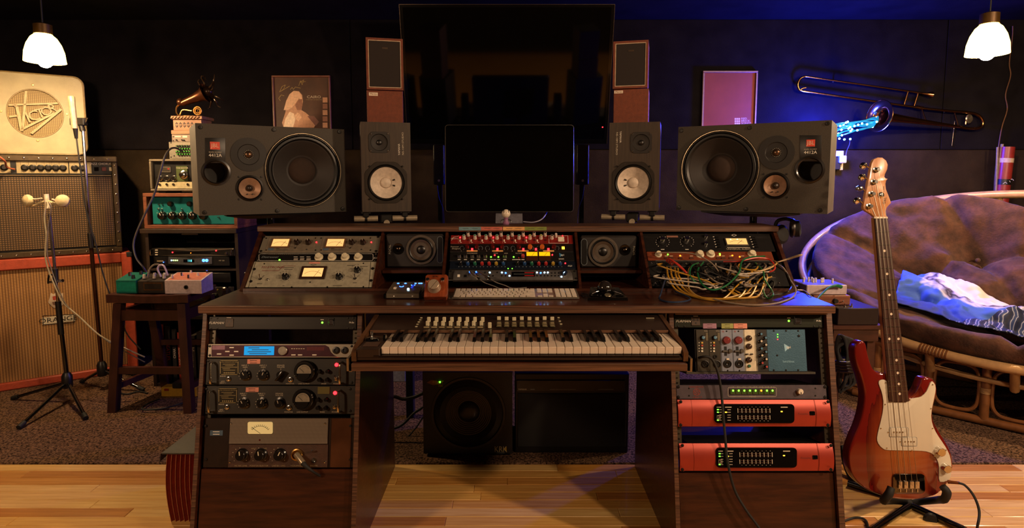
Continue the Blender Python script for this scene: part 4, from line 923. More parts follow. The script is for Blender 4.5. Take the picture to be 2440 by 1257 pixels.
# silver desktop interface
si = Th('desktop_interface', 'low silver desktop interface with glowing blue knobs', 'audio interface', Fr(PZ(918, 712, ZT) + Vector((0, 0, .0008))))
w = PZ(1001, 712, ZT).x - si.f.o.x; dp = HY0 - .024 - si.f.o.y; h0, h1 = .022, .036
V = [(x, y, z) for x in (0.004, w - .004) for y, z in ((0, .003), (.0, h0 - .004), (.006, h0), (dp, h1), (dp, .003))]; n = 5
si.part('case', G().add(V, [(i, i + n, (i + 1) % n + n, (i + 1) % n)[::-1] for i in range(n)] + [tuple(range(n)), tuple(range(n, 2 * n))[::-1]]), M('dull_silver_case', '978a78', .35, .85, noise=(6, .2)))
for x0, x1 in ((-.006, .004), (w - .004, w + .006)): si.part('rubber_end', G().box(x0, x1, -.002, dp + .002, 0, h0 - .004, .003), BLKG)
def stop(u_, v_): y = .006 + (dp - .006) * v_; return (w * u_, y, h0 + (h1 - h0) * v_)
for u_, v_ in ((.2, .85), (.42, .85), (.72, .85), (.84, .85), (.9, .85)): si.part('lit_ring', G().lathe([(.0042, 0), (.0042, .001), (.003, .001)], stop(u_, v_), (0, -.1, 1), 16), LBLUE)
for u_, v_, m_ in ((.36, .55, BLK), (.68, .68, BLK)): 
    o = si.part('knob', G().lathe([(.006, 0), (.005, .012), (.004, .013)], stop(u_, v_), (0, -.1, 1), 16), m_); si.part('lit_collar', G().lathe([(.0075, 0), (.0075, .0012), (.006, .0012)], stop(u_, v_), (0, -.1, 1), 16), LBLUE, o)
si.part('button', G().box(*[a for a in (w * .16, w * .25, dp * .32, dp * .45, h0, h0 + .010)], .002), IVORY); si.part('lit_button', G().lathe([(.004, 0), (.004, .006), (.002, .007)], stop(.62, .2), (0, 0, 1), 12), LWHITE)
si.part('blue_lever', G().cyl(stop(.68, .42), tuple(Vector(stop(.7, .34)) + Vector((.006, 0, .012))), .004, .003, 10), M('blue_plastic', '2038a8', .3, emit=.4, ecol='2a48ff'))
for x in (.25, .78): si.part('front_mark', G().box(w * x - .002, w * x + .002, -.0006, 0, .008, .011), WHITE)
# patch cables
CCOL = {'yellow': 'a87a22', 'tan': 'b08c50', 'green': '145c32', 'red': 'b03024', 'grey': '7a6a5a', 'black': '15120f', 'white': 'a89a8a', 'blue': '1c2a44'}
def cable(col, pts, label, r=.0026, group='patch cables on the patch bay'):
    q = [p_ if isinstance(p_, Vector) else Vector(p_) for p_ in pts]
    return solo('patch_cable', G().tube(q, r, 7, sub=6), M('cable_' + col, CCOL[col], .4), label, 'cable', group)
pb_ = lambda x, y, o=.02: FH.m @ FH.l(x, y, o)
dk = lambda x, y, z=.004: PZ(x, y, ZT + z)
cable('grey', [pb_(1562, 603, .03), pb_(1600, 601, .05), pb_(1650, 604, .06), pb_(1690, 622, .07), pb_(1711, 645, .05), pb_(1709, 652, .01)], 'grey patch cable arching over the orange compressor', .0024)
cable('green', [pb_(1676, 624, .01), pb_(1662, 645, .05), pb_(1672, 675, .075), pb_(1696, 690, .09), pb_(1730, 680, .09), pb_(1760, 650, .08), pb_(1768, 622, .07), pb_(1790, 612, .05), pb_(1822, 610, .02)], 'dark green patch cable in one big hanging loop', .0032)
cable('green', [pb_(1664, 626, .02), pb_(1648, 634, .05), pb_(1644, 655, .06), pb_(1662, 674, .06), pb_(1700, 678, .05), pb_(1722, 678, .02)], 'dark green patch cable curling below the middle knobs', .003)
cable('green', [pb_(1800, 626, .02), pb_(1818, 645, .06), pb_(1822, 665, .07), pb_(1838, 690, .07), dk(1842, 702, .02), dk(1832, 710), dk(1822, 702, .012), pb_(1818, 680, .05), pb_(1830, 660, .01)], 'dark green patch cable looping down onto the desk edge', .003)
cable('blue', [pb_(1592, 640, .02), pb_(1584, 668, .05), dk(1574, 700, .02), dk(1572, 712), dk(1595, 719), dk(1628, 718), dk(1645, 712, .004), dk(1634, 704, .006), dk(1610, 694, .01)], 'navy patch cable lying in a loop at the front of the desk', .003)
for i, (x, b, e) in enumerate(((1589, 1640, 1700), (1598, 1650, 1735), (1608, 1660, 1760), (1615, 1668, 1780))):
    cable('yellow', [pb_(x, 636 + i, .02), pb_(x + 4, 660, .05), dk(x + 22, 690 - i, .015), dk(b + 6, 704 + i * 2, .006), dk(e, 715 - i * 2, .004 + i * .004), dk(e + 30, 707 - i * 2, .01), pb_(e + 55 - i * 4, 676 - i * 3, .05), pb_(min(e + 62, 1838), 650 + i * 3, .01)], ('yellow patch cable sweeping across the desk nearest its front', 'yellow patch cable second from the front of the sweep', 'yellow patch cable third from the front of the sweep', 'yellow patch cable at the back of the sweep')[i], .0033)
for i in range(4):
    cable('red', [pb_(1588 + i * 4, 622 + i * 3, .02), pb_(1594 + i * 5, 616 + i * 3, .035), pb_(1612 + i * 5, 628 + i * 4, .05), pb_(1632 + i * 2, 646 + i * 2, .045), pb_(1642 + i, 652 + i, .01)], 'red patch cable in the bundle of four beside the divider', .0034, 'bundle of red patch cables')
cable('red', [pb_(1724, 623, .02), pb_(1760, 622, .05), pb_(1800, 614, .05), pb_(1828, 616, .04), pb_(1842, 626, .05), pb_(1846, 640, .06), pb_(1830, 648, .05), pb_(1800, 646, .01)], 'red patch cable looping around the end panel side of the patch bay', .003)
cable('red', [pb_(1760, 655, .02), pb_(1770, 668, .05), pb_(1764, 684, .04), pb_(1740, 688, .02)], 'short red patch cable low behind the yellow cables', .003)
cable('tan', [pb_(1775, 640, .02), pb_(1800, 646, .06), pb_(1830, 640, .06), pb_(1850, 628, .05), pb_(1846, 622, .02)], 'tan patch cable bowed in front of the red loop', .003)
cable('tan', [pb_(1655, 630, .02), pb_(1642, 640, .05), pb_(1640, 670, .05), dk(1644, 690, .015), dk(1668, 707, .006), dk(1710, 713, .005), dk(1760, 703, .01), pb_(1810, 690, .06), pb_(1828, 665, .06), pb_(1822, 640, .02)], 'long tan patch cable around the whole tangle', .0028)
cable('grey', [pb_(1846, 624, .02), pb_(1868, 640, .06), pb_(1884, 668, .05), dk(1896, 690, .02), dk(1888, 708, .004), dk(1850, 722, .004), dk(1800, 726), dk(1745, 722), dk(1700, 712, .008)], 'pale grey cable swinging widest over the desk corner', .003)
cable('black', [pb_(1848, 632, .02), pb_(1874, 650, .06), pb_(1886, 676, .05), dk(1880, 692, .02), dk(1860, 700, .008), dk(1820, 706, .006)], 'black cable swinging beside the pale grey one', .003)
cable('white', [dk(1900, 690, .01), dk(1916, 692), dk(1932, 704), dk(1938, 712, -.03)], 'thin white cable running off the desk corner', .002)
random.seed(21)
kinds = [('black', 'black'), ('black', 'black'), ('yellow', 'yellow'), ('grey', 'grey'), ('black', 'black'), ('white', 'white')]
for i in range(30):
    col = kinds[i % 6][0]; a = random.choice([j for j in PBJ if j[0] > 1650 - (i % 3) * 60]); b = random.choice([j for j in PBJ if j[0] > 1690])
    if abs(a[0] - b[0]) < 30: b = (a[0] + 40 if a[0] < 1790 else a[0] - 60, b[1])
    mx = (a[0] + b[0]) / 2; dr = random.uniform(12, 36); o_ = random.uniform(.05, .085)
    lab = 'plain %s patch cable tangled between the big loops' % col
    cable(col, [pb_(a[0], a[1], .006), pb_(a[0] + random.uniform(-6, 6), a[1] + 6, o_ * .7), pb_(mx - 12, max(a[1], b[1]) + dr * .8, o_), pb_(mx + 14, max(a[1], b[1]) + dr, o_), pb_(b[0] + random.uniform(-8, 8), b[1] + 8, o_ * .7), pb_(b[0], b[1], .006)], lab, .0029, 'tangled %s patch cables' % col)
solo('cable_tie_strap', G().tube([pb_(1853, 624, .03), P(1880, 616, 2.25), P(1905, 608, 2.22), P(1913, 607, 2.22)], [.002, .004, .005, .001], 6), M('translucent_strap', 'a08a70', .4), 'pale strap sticking out past the end of the hutch', 'strap')
# ================================================================ loudspeakers
JBLV = M('grey_black_vinyl', '352e24', .6, noise=(200, .2), bump=(400, .3)); JSIDE = M('pale_grey_side', '5c5348', .5, noise=(14, .2))  # cabinet sides are a lighter grey than the baffle
CONE = M('brown_black_cone', '1c140f', .55, noise=(30, .2)); DUST = M('felt_dust_cap', '2c1c12', .9); SURR = M('black_surround', '0a0908', .45)
def woofer(t, px, py, r, name, frame, off=.0, cone=CONE, cap=DUST, deep=.05, rings=7, rimmat=None):
    k = t.f.k(px, py) * r; pr = [(1.0, 0), (1.0, .006), (.955, .010), (.94, .010), (.93, .002)]
    o = t.rev(name, frame, px, py, [(a, h) for a, h in pr], off, r=r, n=48, cap=False)
    c = Vector(o.location)
    t.part('surround', G().lathe([(k * .945, .002), (k * .9, .011), (k * .85, .012), (k * .8, .003)], n=48, cap=False), SURR, o, c)
    prof = [(k * .81, .004)]
    for i in range(rings * 2):
        q = i / (rings * 2); prof.append((k * (.8 - .42 * q), .004 - .034 * q + (.0008 if i % 2 else -.0004)))
    prof.append((k * .36, -.03)); t.part('cone', G().lathe(prof, n=48, cap=False), cone, o, c)
    t.part('dust_cap', G().lathe([(k * .36, -.032), (k * .33, -.02), (k * .25, -.011), (k * .13, -.006), (0, -.004)], n=36, cap=False), cap, o, c)
    if rimmat: t.part('rim', G().tube([(k * .985 * cos(a), -.0085, k * .985 * sin(a)) for a in [i * pi / 24 for i in range(48)]], .0016, 6, True, 1), rimmat, o, c)
    return o
def well(px, py, r): return (px, py, r)
def baffle(t, name, mat, x0, x1, z0, z1, holes, depth, side=None, th=.018):
    """front board with true round holes: strips between, plus box sides"""
    N = 48; g = G()
    hs = sorted(holes, key=lambda h: h[0])
    def emit(xa, xb, za, zb): g.add([(xa, 0, za), (xb, 0, za), (xb, 0, zb), (xa, 0, zb)], [(0, 1, 2, 3)])
    # cut each hole inside its own rectangle cell; the cells are disjoint
    xs = sorted(set([x0, x1] + [v for h in hs for v in (h[0] - h[2] - .002, h[0] + h[2] + .002)])); zs_ = sorted(set([z0, z1] + [v for h in hs for v in (h[1] - h[2] - .002, h[1] + h[2] + .002)]))
    def inside(xa, xb, za, zb):
        for h in hs:
            if xa >= h[0] - h[2] - .0021 and xb <= h[0] + h[2] + .0021 and za >= h[1] - h[2] - .0021 and zb <= h[1] + h[2] + .0021: return True
        return False
    for xa, xb in zip(xs, xs[1:]):
        for za, zb in zip(zs_, zs_[1:]):
            if xb - xa > 1e-6 and zb - za > 1e-6 and not inside(xa, xb, za, zb): emit(xa, xb, za, zb)
    for cx, cz, r in hs:
        R_ = r + .002; ring = [(cx + r * cos(2 * pi * i / N), cz + r * sin(2 * pi * i / N)) for i in range(N)]; sq = []
        for i in range(N):
            a = 2 * pi * i / N; m_ = max(abs(cos(a)), abs(sin(a))); sq.append((cx + R_ * cos(a) / m_, cz + R_ * sin(a) / m_))
        V = [(x, 0, z) for x, z in ring] + [(x, 0, z) for x, z in sq] + [(x, th, z) for x, z in ring]
        F = []
        for i in range(N):
            j = (i + 1) % N; F.append((i, N + i, N + j, j)[::-1]); F.append((i, j, 2 * N + j, 2 * N + i)[::-1])
        g.add(V, F)
    return t.part(name, g, mat, ang=30)
def jbl(f, label, mir, x0, x1, y0, y1, W_, T_, M_, PO, RC, badge, xt):
    t = Th('studio_monitor', label, 'loudspeaker', f)
    xa, xb = f.l(x0, (y0 + y1) / 2).x, f.l(x1, (y0 + y1) / 2).x; xo = x0 if mir < 0 else x1
    za, zb = f.l(xo, y1).z, f.l(xo, y0).z
    L = lambda c, r: (f.l(c[0], c[1]).x, f.l(c[0], c[1]).z, f.k(c[0], c[1]) * r)
    holes = [L(W_, W_[2] * .93), L(M_, M_[2] * .86), L(PO, PO[2] * .88)]
    baffle(t, 'baffle', JBLV, xa, xb, za, zb, holes, .29)
    d = .29
    t.part('cabinet', G().add([(xa, 0, za), (xb, 0, za), (xb, d, za), (xa, d, za), (xa, 0, zb), (xb, 0, zb), (xb, d, zb), (xa, d, zb)], [(3, 2, 1, 0), (4, 5, 6, 7), (1, 2, 6, 5), (2, 3, 7, 6), (3, 0, 4, 7)]), JSIDE)
    woofer(t, *W_, 'woofer', M('cast_black_frame', '1a1613', .35, .5), rimmat=M('worn_rim', '9a8a72', .3, .9), rings=9)
    o = t.rev('tweeter', M('matte_black_ring', '16120f', .6), T_[0], T_[1], [(1, 0), (1, .003), (.62, .004), (.58, .001), (.25, .0), (.25, .003)], r=T_[2], n=36)
    k = f.k(*T_[:2]) * T_[2]; t.part('dome', G().lathe([(k * .22, .002), (k * .18, .009), (k * .1, .012), (0, .013)], n=20), M('titanium_dome', '6a5240', .3, .9), o, o.location)
    for i in range(16): a = i * pi / 8; t.part('dome_dot', lambda: G().ball((0, 0, 0), .0011, 6), CREAM, o, Vector(o.location) + Vector((k * .25 * cos(a), -.004, k * .25 * sin(a))), key='jbldot')
    R_ = M_[2] * 1.12; t.poly('mid_plate', M('black_mid_plate', '1b1713', .5), octagon(M_[0] - R_, M_[1] - R_, M_[0] + R_, M_[1] + R_, R_ * .3), .0, .002, .0005) if False else None
    o = t.rev('midrange', M('cast_black_frame'), M_[0], M_[1], [(1, 0), (1, .004), (.88, .006), (.86, .002)], r=M_[2], n=36, cap=False); k = f.k(*M_[:2]) * M_[2]
    t.part('surround', G().lathe([(k * .87, .002), (k * .83, .006), (k * .78, .001)], n=36, cap=False), SURR, o, o.location)
    t.part('cone', G().lathe([(k * .79, .003), (k * .25, -.010)], n=36, cap=False), M('tan_paper_cone', '96745c', .4, .3), o, o.location); t.part('dust_cap', G().lathe([(k * .27, -.010), (k * .22, .0), (k * .1, .006), (0, .007)], n=20, cap=False), M('dark_dust_cap', '241a14', .4), o, o.location)
    for a in (-22, 22):
        q = Vector(o.location) + Vector((k * .5 * sin(radians(180 + a)), -.002, k * .5 * cos(radians(180 + a)))); t.part('lead_eyelet', lambda: G().lathe([(k * .06, -.004), (k * .05, .002)], n=8), BLK, o, q, key=('eye', round(k, 4)))
    for a in (45, 135, 225, 315):
        t.screw(M_[0] + M_[2] * 1.22 * cos(radians(a)), M_[1] + M_[2] * 1.22 * sin(radians(a)), 2.6, off=0)
    k = f.k(*PO[:2]) * PO[2]; p0 = f.l(PO[0], PO[1]); p0.y = 0
    o = t.part('port', G().lathe([(k * 1.1, 0), (k * 1.1, .003), (k * .95, .005), (k * .86, .001), (k * .82, -.09), (0, -.091)], n=36, cap=False), M('port_tube', '17120e', .3, coat=.3), None, p0)
    t.poly('badge_panel', M('badge_panel_black', '14100d', .4), [(RC[0], RC[1]), (RC[2], RC[1]), (RC[2], RC[3]), (RC[0], RC[3])], .0, .0012, .0005)
    bg = t.b('badge', M('orange_red_badge', 'c8432c', .5), *badge, .0012, .0022)
    t.t('JBL', M('badge_cream', 'd8b098', .5), (badge[0] + badge[2]) / 2, (badge[1] + badge[3]) / 2, 9, off=.0026)
    t.t('4412A', WHITE, xt[0], xt[1], 7.4, off=.0016); t.t('studio monitor', LTXT, xt[0], xt[1] - 8, 3.2, off=.0016)
    return t, xa, xb, za, zb, d
zJ0 = P(476, 514, 2.354).z
fJL = fr(474, 514, 2.354, 32)
jl, xa, xb, za, zb, dj = jbl(fJL, 'grey studio monitor lying on its side with warm lit cones beside the amplifier shelf', -1, 470, 823, 293, 514, (725, 406, 88), (592.5, 368, 40), (595.7, 448, 31), (515, 410, 29), (488, 328, 537, 388), (501, 338, 523.5, 355.5), (513, 370))
for x, y in ((477, 303), (652, 309), (808, 314), (487, 506), (660, 502), (816, 497)): jl.screw(x, y, 5, off=0)
fJR = fr(1974, 510, 2.33, -32)
jr, xa2, xb2, za2, zb2, dj = jbl(fJR, 'dark studio monitor lying on its side in blue light near the trombone', 1, 1614, 1977, 286, 510, (1713.6, 401, 90), (1849.6, 363, 40), (1846.6, 442, 32), (1929, 404, 30), (1906, 322, 1957.5, 384), (1921, 332, 1942.5, 349), (1931, 363))
for x, y in ((1624, 311), (1787, 304), (1972, 294), (1618, 494), (1778, 498), (1955, 501)): jr.screw(x, y, 5, off=0)
OLIVE = M('olive_foam', '3a3318', .9, noise=(120, .4))
for f, a, b, px, lab in ((fJL, xa, xb, 655, 'black speaker stand under the warm lit monitor lying on its side'), (fJR, xa2, xb2, 1785, 'black speaker stand under the monitor beside the trombone')):
    z = f.l(px, 512).z; st = Th('speaker_stand', lab, 'speaker stand', Fr((0, 0, 0)))
    o = f.m
    q = [o @ Vector(v) for v in ((a + .1, .03, 0), (b - .1, .03, 0), (b - .1, .27, 0), (a + .1, .27, 0))]; zt = f.o.z - .0015
    st.part('top_plate', G().add([(v.x, v.y, zt - .006) for v in q] + [(v.x, v.y, zt) for v in q], [(3, 2, 1, 0), (4, 5, 6, 7), (0, 1, 5, 4), (1, 2, 6, 5), (2, 3, 7, 6), (3, 0, 4, 7)]), BLKM)
    q2 = [sum(q, Vector()) / 4 + (v - sum(q, Vector()) / 4) * .55 for v in q]
    st.part('pad', G().add([(v.x, v.y, zt - .022) for v in q2] + [(v.x, v.y, zt - .0062) for v in q], [(3, 2, 1, 0), (4, 5, 6, 7), (0, 1, 5, 4), (1, 2, 6, 5), (2, 3, 7, 6), (3, 0, 4, 7)]), OLIVE)
    c = sum(q, Vector()) / 4
    st.part('pole', G().cyl((c.x, c.y, ZT + .012), (c.x, c.y, zt - .0222), .016, n=16), BLKG); st.part('foot_plate', G().box(c.x - .09, c.x + .09, c.y - .09, c.y + .09, ZT + .0005, ZT + .012, .003), BLKM)
# white-cone monitors
WCONE = M('white_paper_cone', 'c4b4a2', .55)
NSB = M('black_ash_veneer', '2a2018', .5, noise=(3, 1), col2='3e3124', stretch=(40, 8, 3))
def ns10(f, label, s_, x0, x1, y0, y1, W_, T_, tx, rot):
    t = Th('white_cone_monitor', label, 'loudspeaker', f); ym = (y0 + y1) / 2
    xa, xb = f.l(x0, ym).x, f.l(x1, ym).x; za, zb = f.l((x0 + x1) / 2, y1).z, f.l((x0 + x1) / 2, y0).z
    L = lambda c, r: (f.l(c[0], c[1]).x, f.l(c[0], c[1]).z, f.k(c[0], c[1]) * r)
    baffle(t, 'baffle', NSB, xa, xb, za, zb, [L(W_, W_[2] * .9), L(T_, T_[2] * .9)], .2)
    d = .2; t.part('cabinet', G().add([(xa, 0, za), (xb, 0, za), (xb, d, za), (xa, d, za), (xa, 0, zb), (xb, 0, zb), (xb, d, zb), (xa, d, zb)], [(3, 2, 1, 0), (4, 5, 6, 7), (1, 2, 6, 5), (2, 3, 7, 6), (3, 0, 4, 7)]), NSB)
    k = f.k(*W_[:2]) * W_[2]; c = f.l(W_[0], W_[1]); c.y = 0; R_ = k * 1.05; q = R_ * .42; N = 48; g = G()
    oc = [(R_ * x, R_ * z) for x, z in ((1, .5), (.5, 1), (-.5, 1), (-1, .5), (-1, -.5), (-.5, -1), (.5, -1), (1, -.5))]
    def oct_r(a):
        m_ = max(abs(cos(a)), abs(sin(a)), (abs(cos(a)) + abs(sin(a))) / 1.5); return R_ / m_
    V = []; 
    for i in range(N):
        a = 2 * pi * i / N; ro = oct_r(a); V += [(ro * cos(a), 0, ro * sin(a)), (ro * .985 * cos(a), -.004, ro * .985 * sin(a)), (k * .93 * cos(a), -.004, k * .93 * sin(a)), (k * .9 * cos(a), .001, k * .9 * sin(a))]
    F = []
    for i in range(N):
        j = (i + 1) % N
        for m_ in range(3): F.append((i * 4 + m_, j * 4 + m_, j * 4 + m_ + 1, i * 4 + m_ + 1))
    o = t.part('woofer', g.add(V, F), M('charcoal_frame', '2e2822', .4, .4), None, c, ang=25)
    t.part('surround', G().lathe([(k * .92, 0), (k * .86, .008), (k * .8, .004), (k * .77, -.002)], n=48, cap=False), SURR, o, c)
    t.part('cone', G().lathe([(k * .785, .001), (k * .5, -.012), (k * .26, -.022)], n=48, cap=False), WCONE, o, c); t.part('dust_cap', G().lathe([(k * .28, -.021), (k * .24, -.014), (k * .14, -.010), (0, -.009)], n=24, cap=False), WCONE, o, c)
    t.part('cap_ring', G().tube([(k * .275 * cos(a), .0215, k * .275 * sin(a)) for a in [i * pi / 12 for i in range(24)]], .0009, 5, True, 1), M('glue_ring', '5a4a3c', .5), o, c)
    for a in (20, -20):
        p_ = (k * .36 * cos(radians(a)) * s_, .016, k * .36 * sin(radians(a))); t.part('lead_tab', G().cyl(p_, (p_[0] + s_ * k * .1 * cos(radians(a)), .010, p_[2] + k * .1 * sin(radians(a))), .0022, .0038, 8), BLK, o, c)
    for dx in (-1, 1):
        for dy in (-1, 1): t.screw(W_[0] + dx * W_[2] * .83, W_[1] + dy * W_[2] * .83, 2.4, off=.004)
    k = f.k(*T_[:2]) * T_[2]; c = f.l(T_[0], T_[1]); c.y = 0; R_ = k * 1.14
    V = []; 
    for i in range(N):
        a = 2 * pi * i / N; m_ = max(abs(cos(a)), abs(sin(a)), (abs(cos(a)) + abs(sin(a))) / 1.7); ro = R_ / m_; V += [(ro * cos(a), 0, ro * sin(a)), (ro * .98 * cos(a), -.003, ro * .98 * sin(a)), (k * .92 * cos(a), -.003, k * .92 * sin(a)), (k * .86 * cos(a), .004, k * .86 * sin(a)), (k * .3 * cos(a), .006, k * .3 * sin(a)), (0, 0, 0)]
    F = []
    for i in range(N):
        j = (i + 1) % N
        for m_ in range(5): F.append((i * 6 + m_, j * 6 + m_, j * 6 + m_ + 1, i * 6 + m_ + 1))
    o = t.part('tweeter', G().add(V, F), M('dark_tweeter', '1c1713', .5), None, c, ang=25); t.part('dome', G().lathe([(k * .3, -.005), (k * .24, .001), (k * .1, .004), (0, .0045)], n=20), BLK, o, c)
    for dx in (-1, 1):
        for dy in (-1, 1): t.screw(T_[0] + dx * T_[2] * .92, T_[1] + dy * T_[2] * .92, 2.2, CHROME, .003)
    t.t('YAMAHA', WHITE, tx[0], tx[1], 4.6, rot=rot, off=.001); t.t('NS-10M STUDIO', LTXT, tx[2], tx[3], 4.2, rot=rot, off=.001, sx=1.25)
    return t, xa, xb, za, zb
fNL = fr(920, 504, 2.58, 15); fNR = fr(1508, 501.5, 2.58, -15)
nl = ns10(fNL, 'dark veneer monitor with white cone in warm light beside the monitor with orange badge', 1, 861, 979, 291, 504, (920, 435, 47), (903.5, 339, 22), (951, 356, 960, 342), -90)
nr = ns10(fNR, 'shaded veneer monitor with white cone nearer the blue lit wall', -1, 1451, 1571, 291, 501.5, (1508.4, 435, 47), (1527.6, 339.6, 22), (1478.5, 326, 1469.8, 342), 90)
for (t, a, b, z0, z1), f, cx, kx, lab in ((nl, fNL, 920, 921.4, 'steel tube stand under the warm lit white-cone monitor'), (nr, fNR, 1508, 1505.6, 'steel tube stand under the shaded white-cone monitor')):
    st = Th('tube_stand', lab, 'speaker stand', f); z = z0
    for x0, x1 in ((cx - 76, cx - 19), (cx + 16, cx + 75)):
        q0, q1 = f.l(x0, 524), f.l(x1, 524); zz = z - .030
        o = st.part('tube', G().cyl((q0.x, .02, zz), (q1.x, .02, zz), .0125, n=20), M('satin_tube', 'a09078', .4, .45)); mid = (q0.x + q1.x) / 2
        st.part('clamp', G().box(mid - .012, mid + .012, .004, .036, zz + .006, z - .001, .003).lathe([(.0145, 0), (.0145, .010)], (mid - .005, .02, zz), (1, 0, 0), 20), BLKM)
        st.part('support_pad', G().box(mid - .02, mid + .02, .01, .15, z - .008, z - .0008, .002), RUBBER)
    q = f.l(kx, 524); st.part('centre_block', G().box(q.x - .024, q.x + .024, .008, .12, z - .05, z - .012, .004), BLKM)
    st.part('tilt_knob', G().lathe([(.013, 0), (.013, .008), (.012, .010)], (q.x, .006, z - .048), (0, -1, 0), 28), M('turned_aluminium', 'b8a890', .3, .5))
    st.part('pole', G().cyl((q.x, .06, ZT - f.o.z + .011), (q.x, .06, z - .0502), .014, n=16), BLKM); st.part('foot_plate', G().box(q.x - .07, q.x + .07, .0, .14, ZT - f.o.z + .0006, ZT - f.o.z + .0108, .002), BLKM)
# small brown cube speakers stacked on top
BRB = M('reddish_brown_box', '662e16', .7, noise=(60, .2), bump=(300, .3)); GRL = weave('dark_grille_cloth', '140d09', '261812', 3500, 3500)
def cube(name, label, f, x0, y0, x1, y1, grille, depth, tagxy=None):
    t = Th(name, label, 'loudspeaker', f); a, b_ = f.l(x0, y1), f.l(x1, y0); a.z = .0004; b_.z = f.l((x0 + x1) / 2, y0).z - .0006
    if grille:
        w_ = .009; t.part('cabinet', G().box(a.x, b_.x, .004, depth, a.z, b_.z, .001).box(a.x, a.x + w_, -.004, .004, a.z, b_.z).box(b_.x - w_, b_.x, -.004, .004, a.z, b_.z).box(a.x + w_, b_.x - w_, -.004, .004, a.z, a.z + w_).box(a.x + w_, b_.x - w_, -.004, .004, b_.z - w_, b_.z), BRB)
        t.part('grille', G().box(a.x + w_ + .003, b_.x - w_ - .003, -.001, .0035, a.z + w_ + .003, b_.z - w_ - .003), GRL)
        g = G(); c = M('pale_beading', 'b09a80', .5)
        for q in ((a.x + w_, a.x + w_ + .003, a.z + w_, b_.z - w_), (b_.x - w_ - .003, b_.x - w_, a.z + w_, b_.z - w_)): g.box(q[0], q[1], -.003, .003, q[2], q[3])
        for q in ((a.z + w_, a.z + w_ + .003), (b_.z - w_ - .003, b_.z - w_)): g.box(a.x + w_ + .003, b_.x - w_ - .003, -.003, .003, *q)
        t.part('beading', g, c); t.part('badge', G().box((a.x + b_.x) / 2 - .01, (a.x + b_.x) / 2 + .014, -.002, -.001, b_.z - .045, b_.z - .038), M('worn_badge', '4a3c30', .4, .5))
    else: t.part('cabinet', G().box(a.x, b_.x, 0, depth, a.z, b_.z, .002), BRB)
    if tagxy: tg = t.b('name_tag', IVORY, tagxy[0] - 10.5, tagxy[1] - 3.6, tagxy[0] + 10.5, tagxy[1] + 3.6, 0, .0012); t.t('Martin', BRB, tagxy[0], tagxy[1], 4.4, off=.0015, shear=.25)
    return t
zl = fNL.o.z + (nl[4] - 0) ; 
def cubestack(px0, px1, ys, Y, labs, tg, base):
    yw = radians(13 if px0 < 1200 else -14); ux = (cos(yw), sin(yw), 0)
    f1 = fr((px0 + px1) / 2, ys[2], Y); f1.o.z = base + .0012; f1 = Fr(f1.o, ux); cube('cube_speaker', labs[1], f1, px0 + 1, ys[1] + .5, px1, f1_y(f1, base), False, .15, tg)
    f2 = fr((px0 + px1) / 2, ys[1], Y); f2.o.z += .001; f2 = Fr(f2.o, ux); cube('grille_speaker', labs[0], f2, px0, ys[0], px1 - .5, ys[1] - 0.2, True, .15)
def f1_y(f, z):
    y0, y1 = 200., 400.
    for _ in range(40):
        m_ = (y0 + y1) / 2; 
        if P(900, m_, f.o.y).z > z + .0012: y0 = m_
        else: y1 = m_
    return y0
cubestack(874, 960, (91, 215, 290), 2.645, ('small wooden speaker with dark grille nearer the signed portrait poster', 'plain reddish-brown box speaker under the grille speaker on the warm side'), (889.6, 224), fNL.o.z + nl[4])
cubestack(1460, 1546, (97, 211, 289), 2.645, ('small wooden speaker with dark grille nearer the plain red poster', 'plain reddish-brown box speaker under the grille speaker on the blue side'), (1474, 219), fNR.o.z + nr[4])
# small coaxial speakers inside the hutch
def focal(label, x0, x1, y0, y1, W_, T_, port, tx, rot):
    f = fr((x0 + x1) / 2, y1, 2.365); f.o.z = P(990, 640, 2.34).z + .0005; f = Fr(f.o)
    t = Th('compact_monitor', label, 'loudspeaker', f); a, b_ = f.l(x0, y1), f.l(x1, y0)
    t.part('cabinet', G().box(a.x, b_.x, .002, .13, .0, b_.z, .006), M('matte_charcoal', '1f1a18', .5))
    k = f.k(*W_[:2]) * W_[2]
    o = t.rev('woofer_ring', M('grey_ring', '5c5248', .4, .4), W_[0], W_[1], [(1, 0), (1, .004), (.97, .006), (.84, .006), (.82, .003)], -.002, r=W_[2], n=40); c = Vector(o.location)
    t.part('surround', G().lathe([(k * .84, .004), (k * .76, .008), (k * .68, .004)], n=40, cap=False), SURR, o, c); t.part('cone', G().lathe([(k * .69, .005), (k * .3, .001), (k * .0, .0005)], n=40, cap=False), M('warm_grey_cone', '4a3c30', .35, .2), o, c)
    t.part('dust_cap', G().lathe([(k * .32, .001), (k * .27, .005), (k * .14, .008), (0, .009)], n=24), M('black_cone_cap', '100d0b', .35), o, c)
    o = t.rev('tweeter', BLKG, T_[0], T_[1], [(1, 0), (.95, .003), (.6, .002)], -.002, r=T_[2], n=28); k = f.k(*T_[:2]) * T_[2]
    t.part('dome', G().lathe([(k * .5, .001), (k * .42, .005), (k * .22, .008), (0, .009)], n=20), M('gunmetal_dome', '5a4c40', .2, 1.), o, o.location)
    t.poly('port', BLK, rrect(*port, (port[2] - port[0]) / 2), -.002, -.0008); t.pline('port_edge', M('grey_print'), rrect(*port, (port[2] - port[0]) / 2), .8, -.0005, closed=True)
    t.t('FOCAL', LTXT, *tx, 5, rot=rot, off=-.0008)
focal('compact black monitor in the hutch between pale rack gear and the red preamp', 920, 1057, 557.6, 636, (1003, 595, 36), (948.6, 592.6, 14), (1042, 563, 1055, 626), (929, 594), -90)
focal('compact black monitor in the hutch beside the limiting amplifier', 1383, 1519, 562, 639, (1437, 599.6, 36.4), (1489.6, 595, 13.5), (1385, 569, 1399, 631), (1510.5, 597), 90)
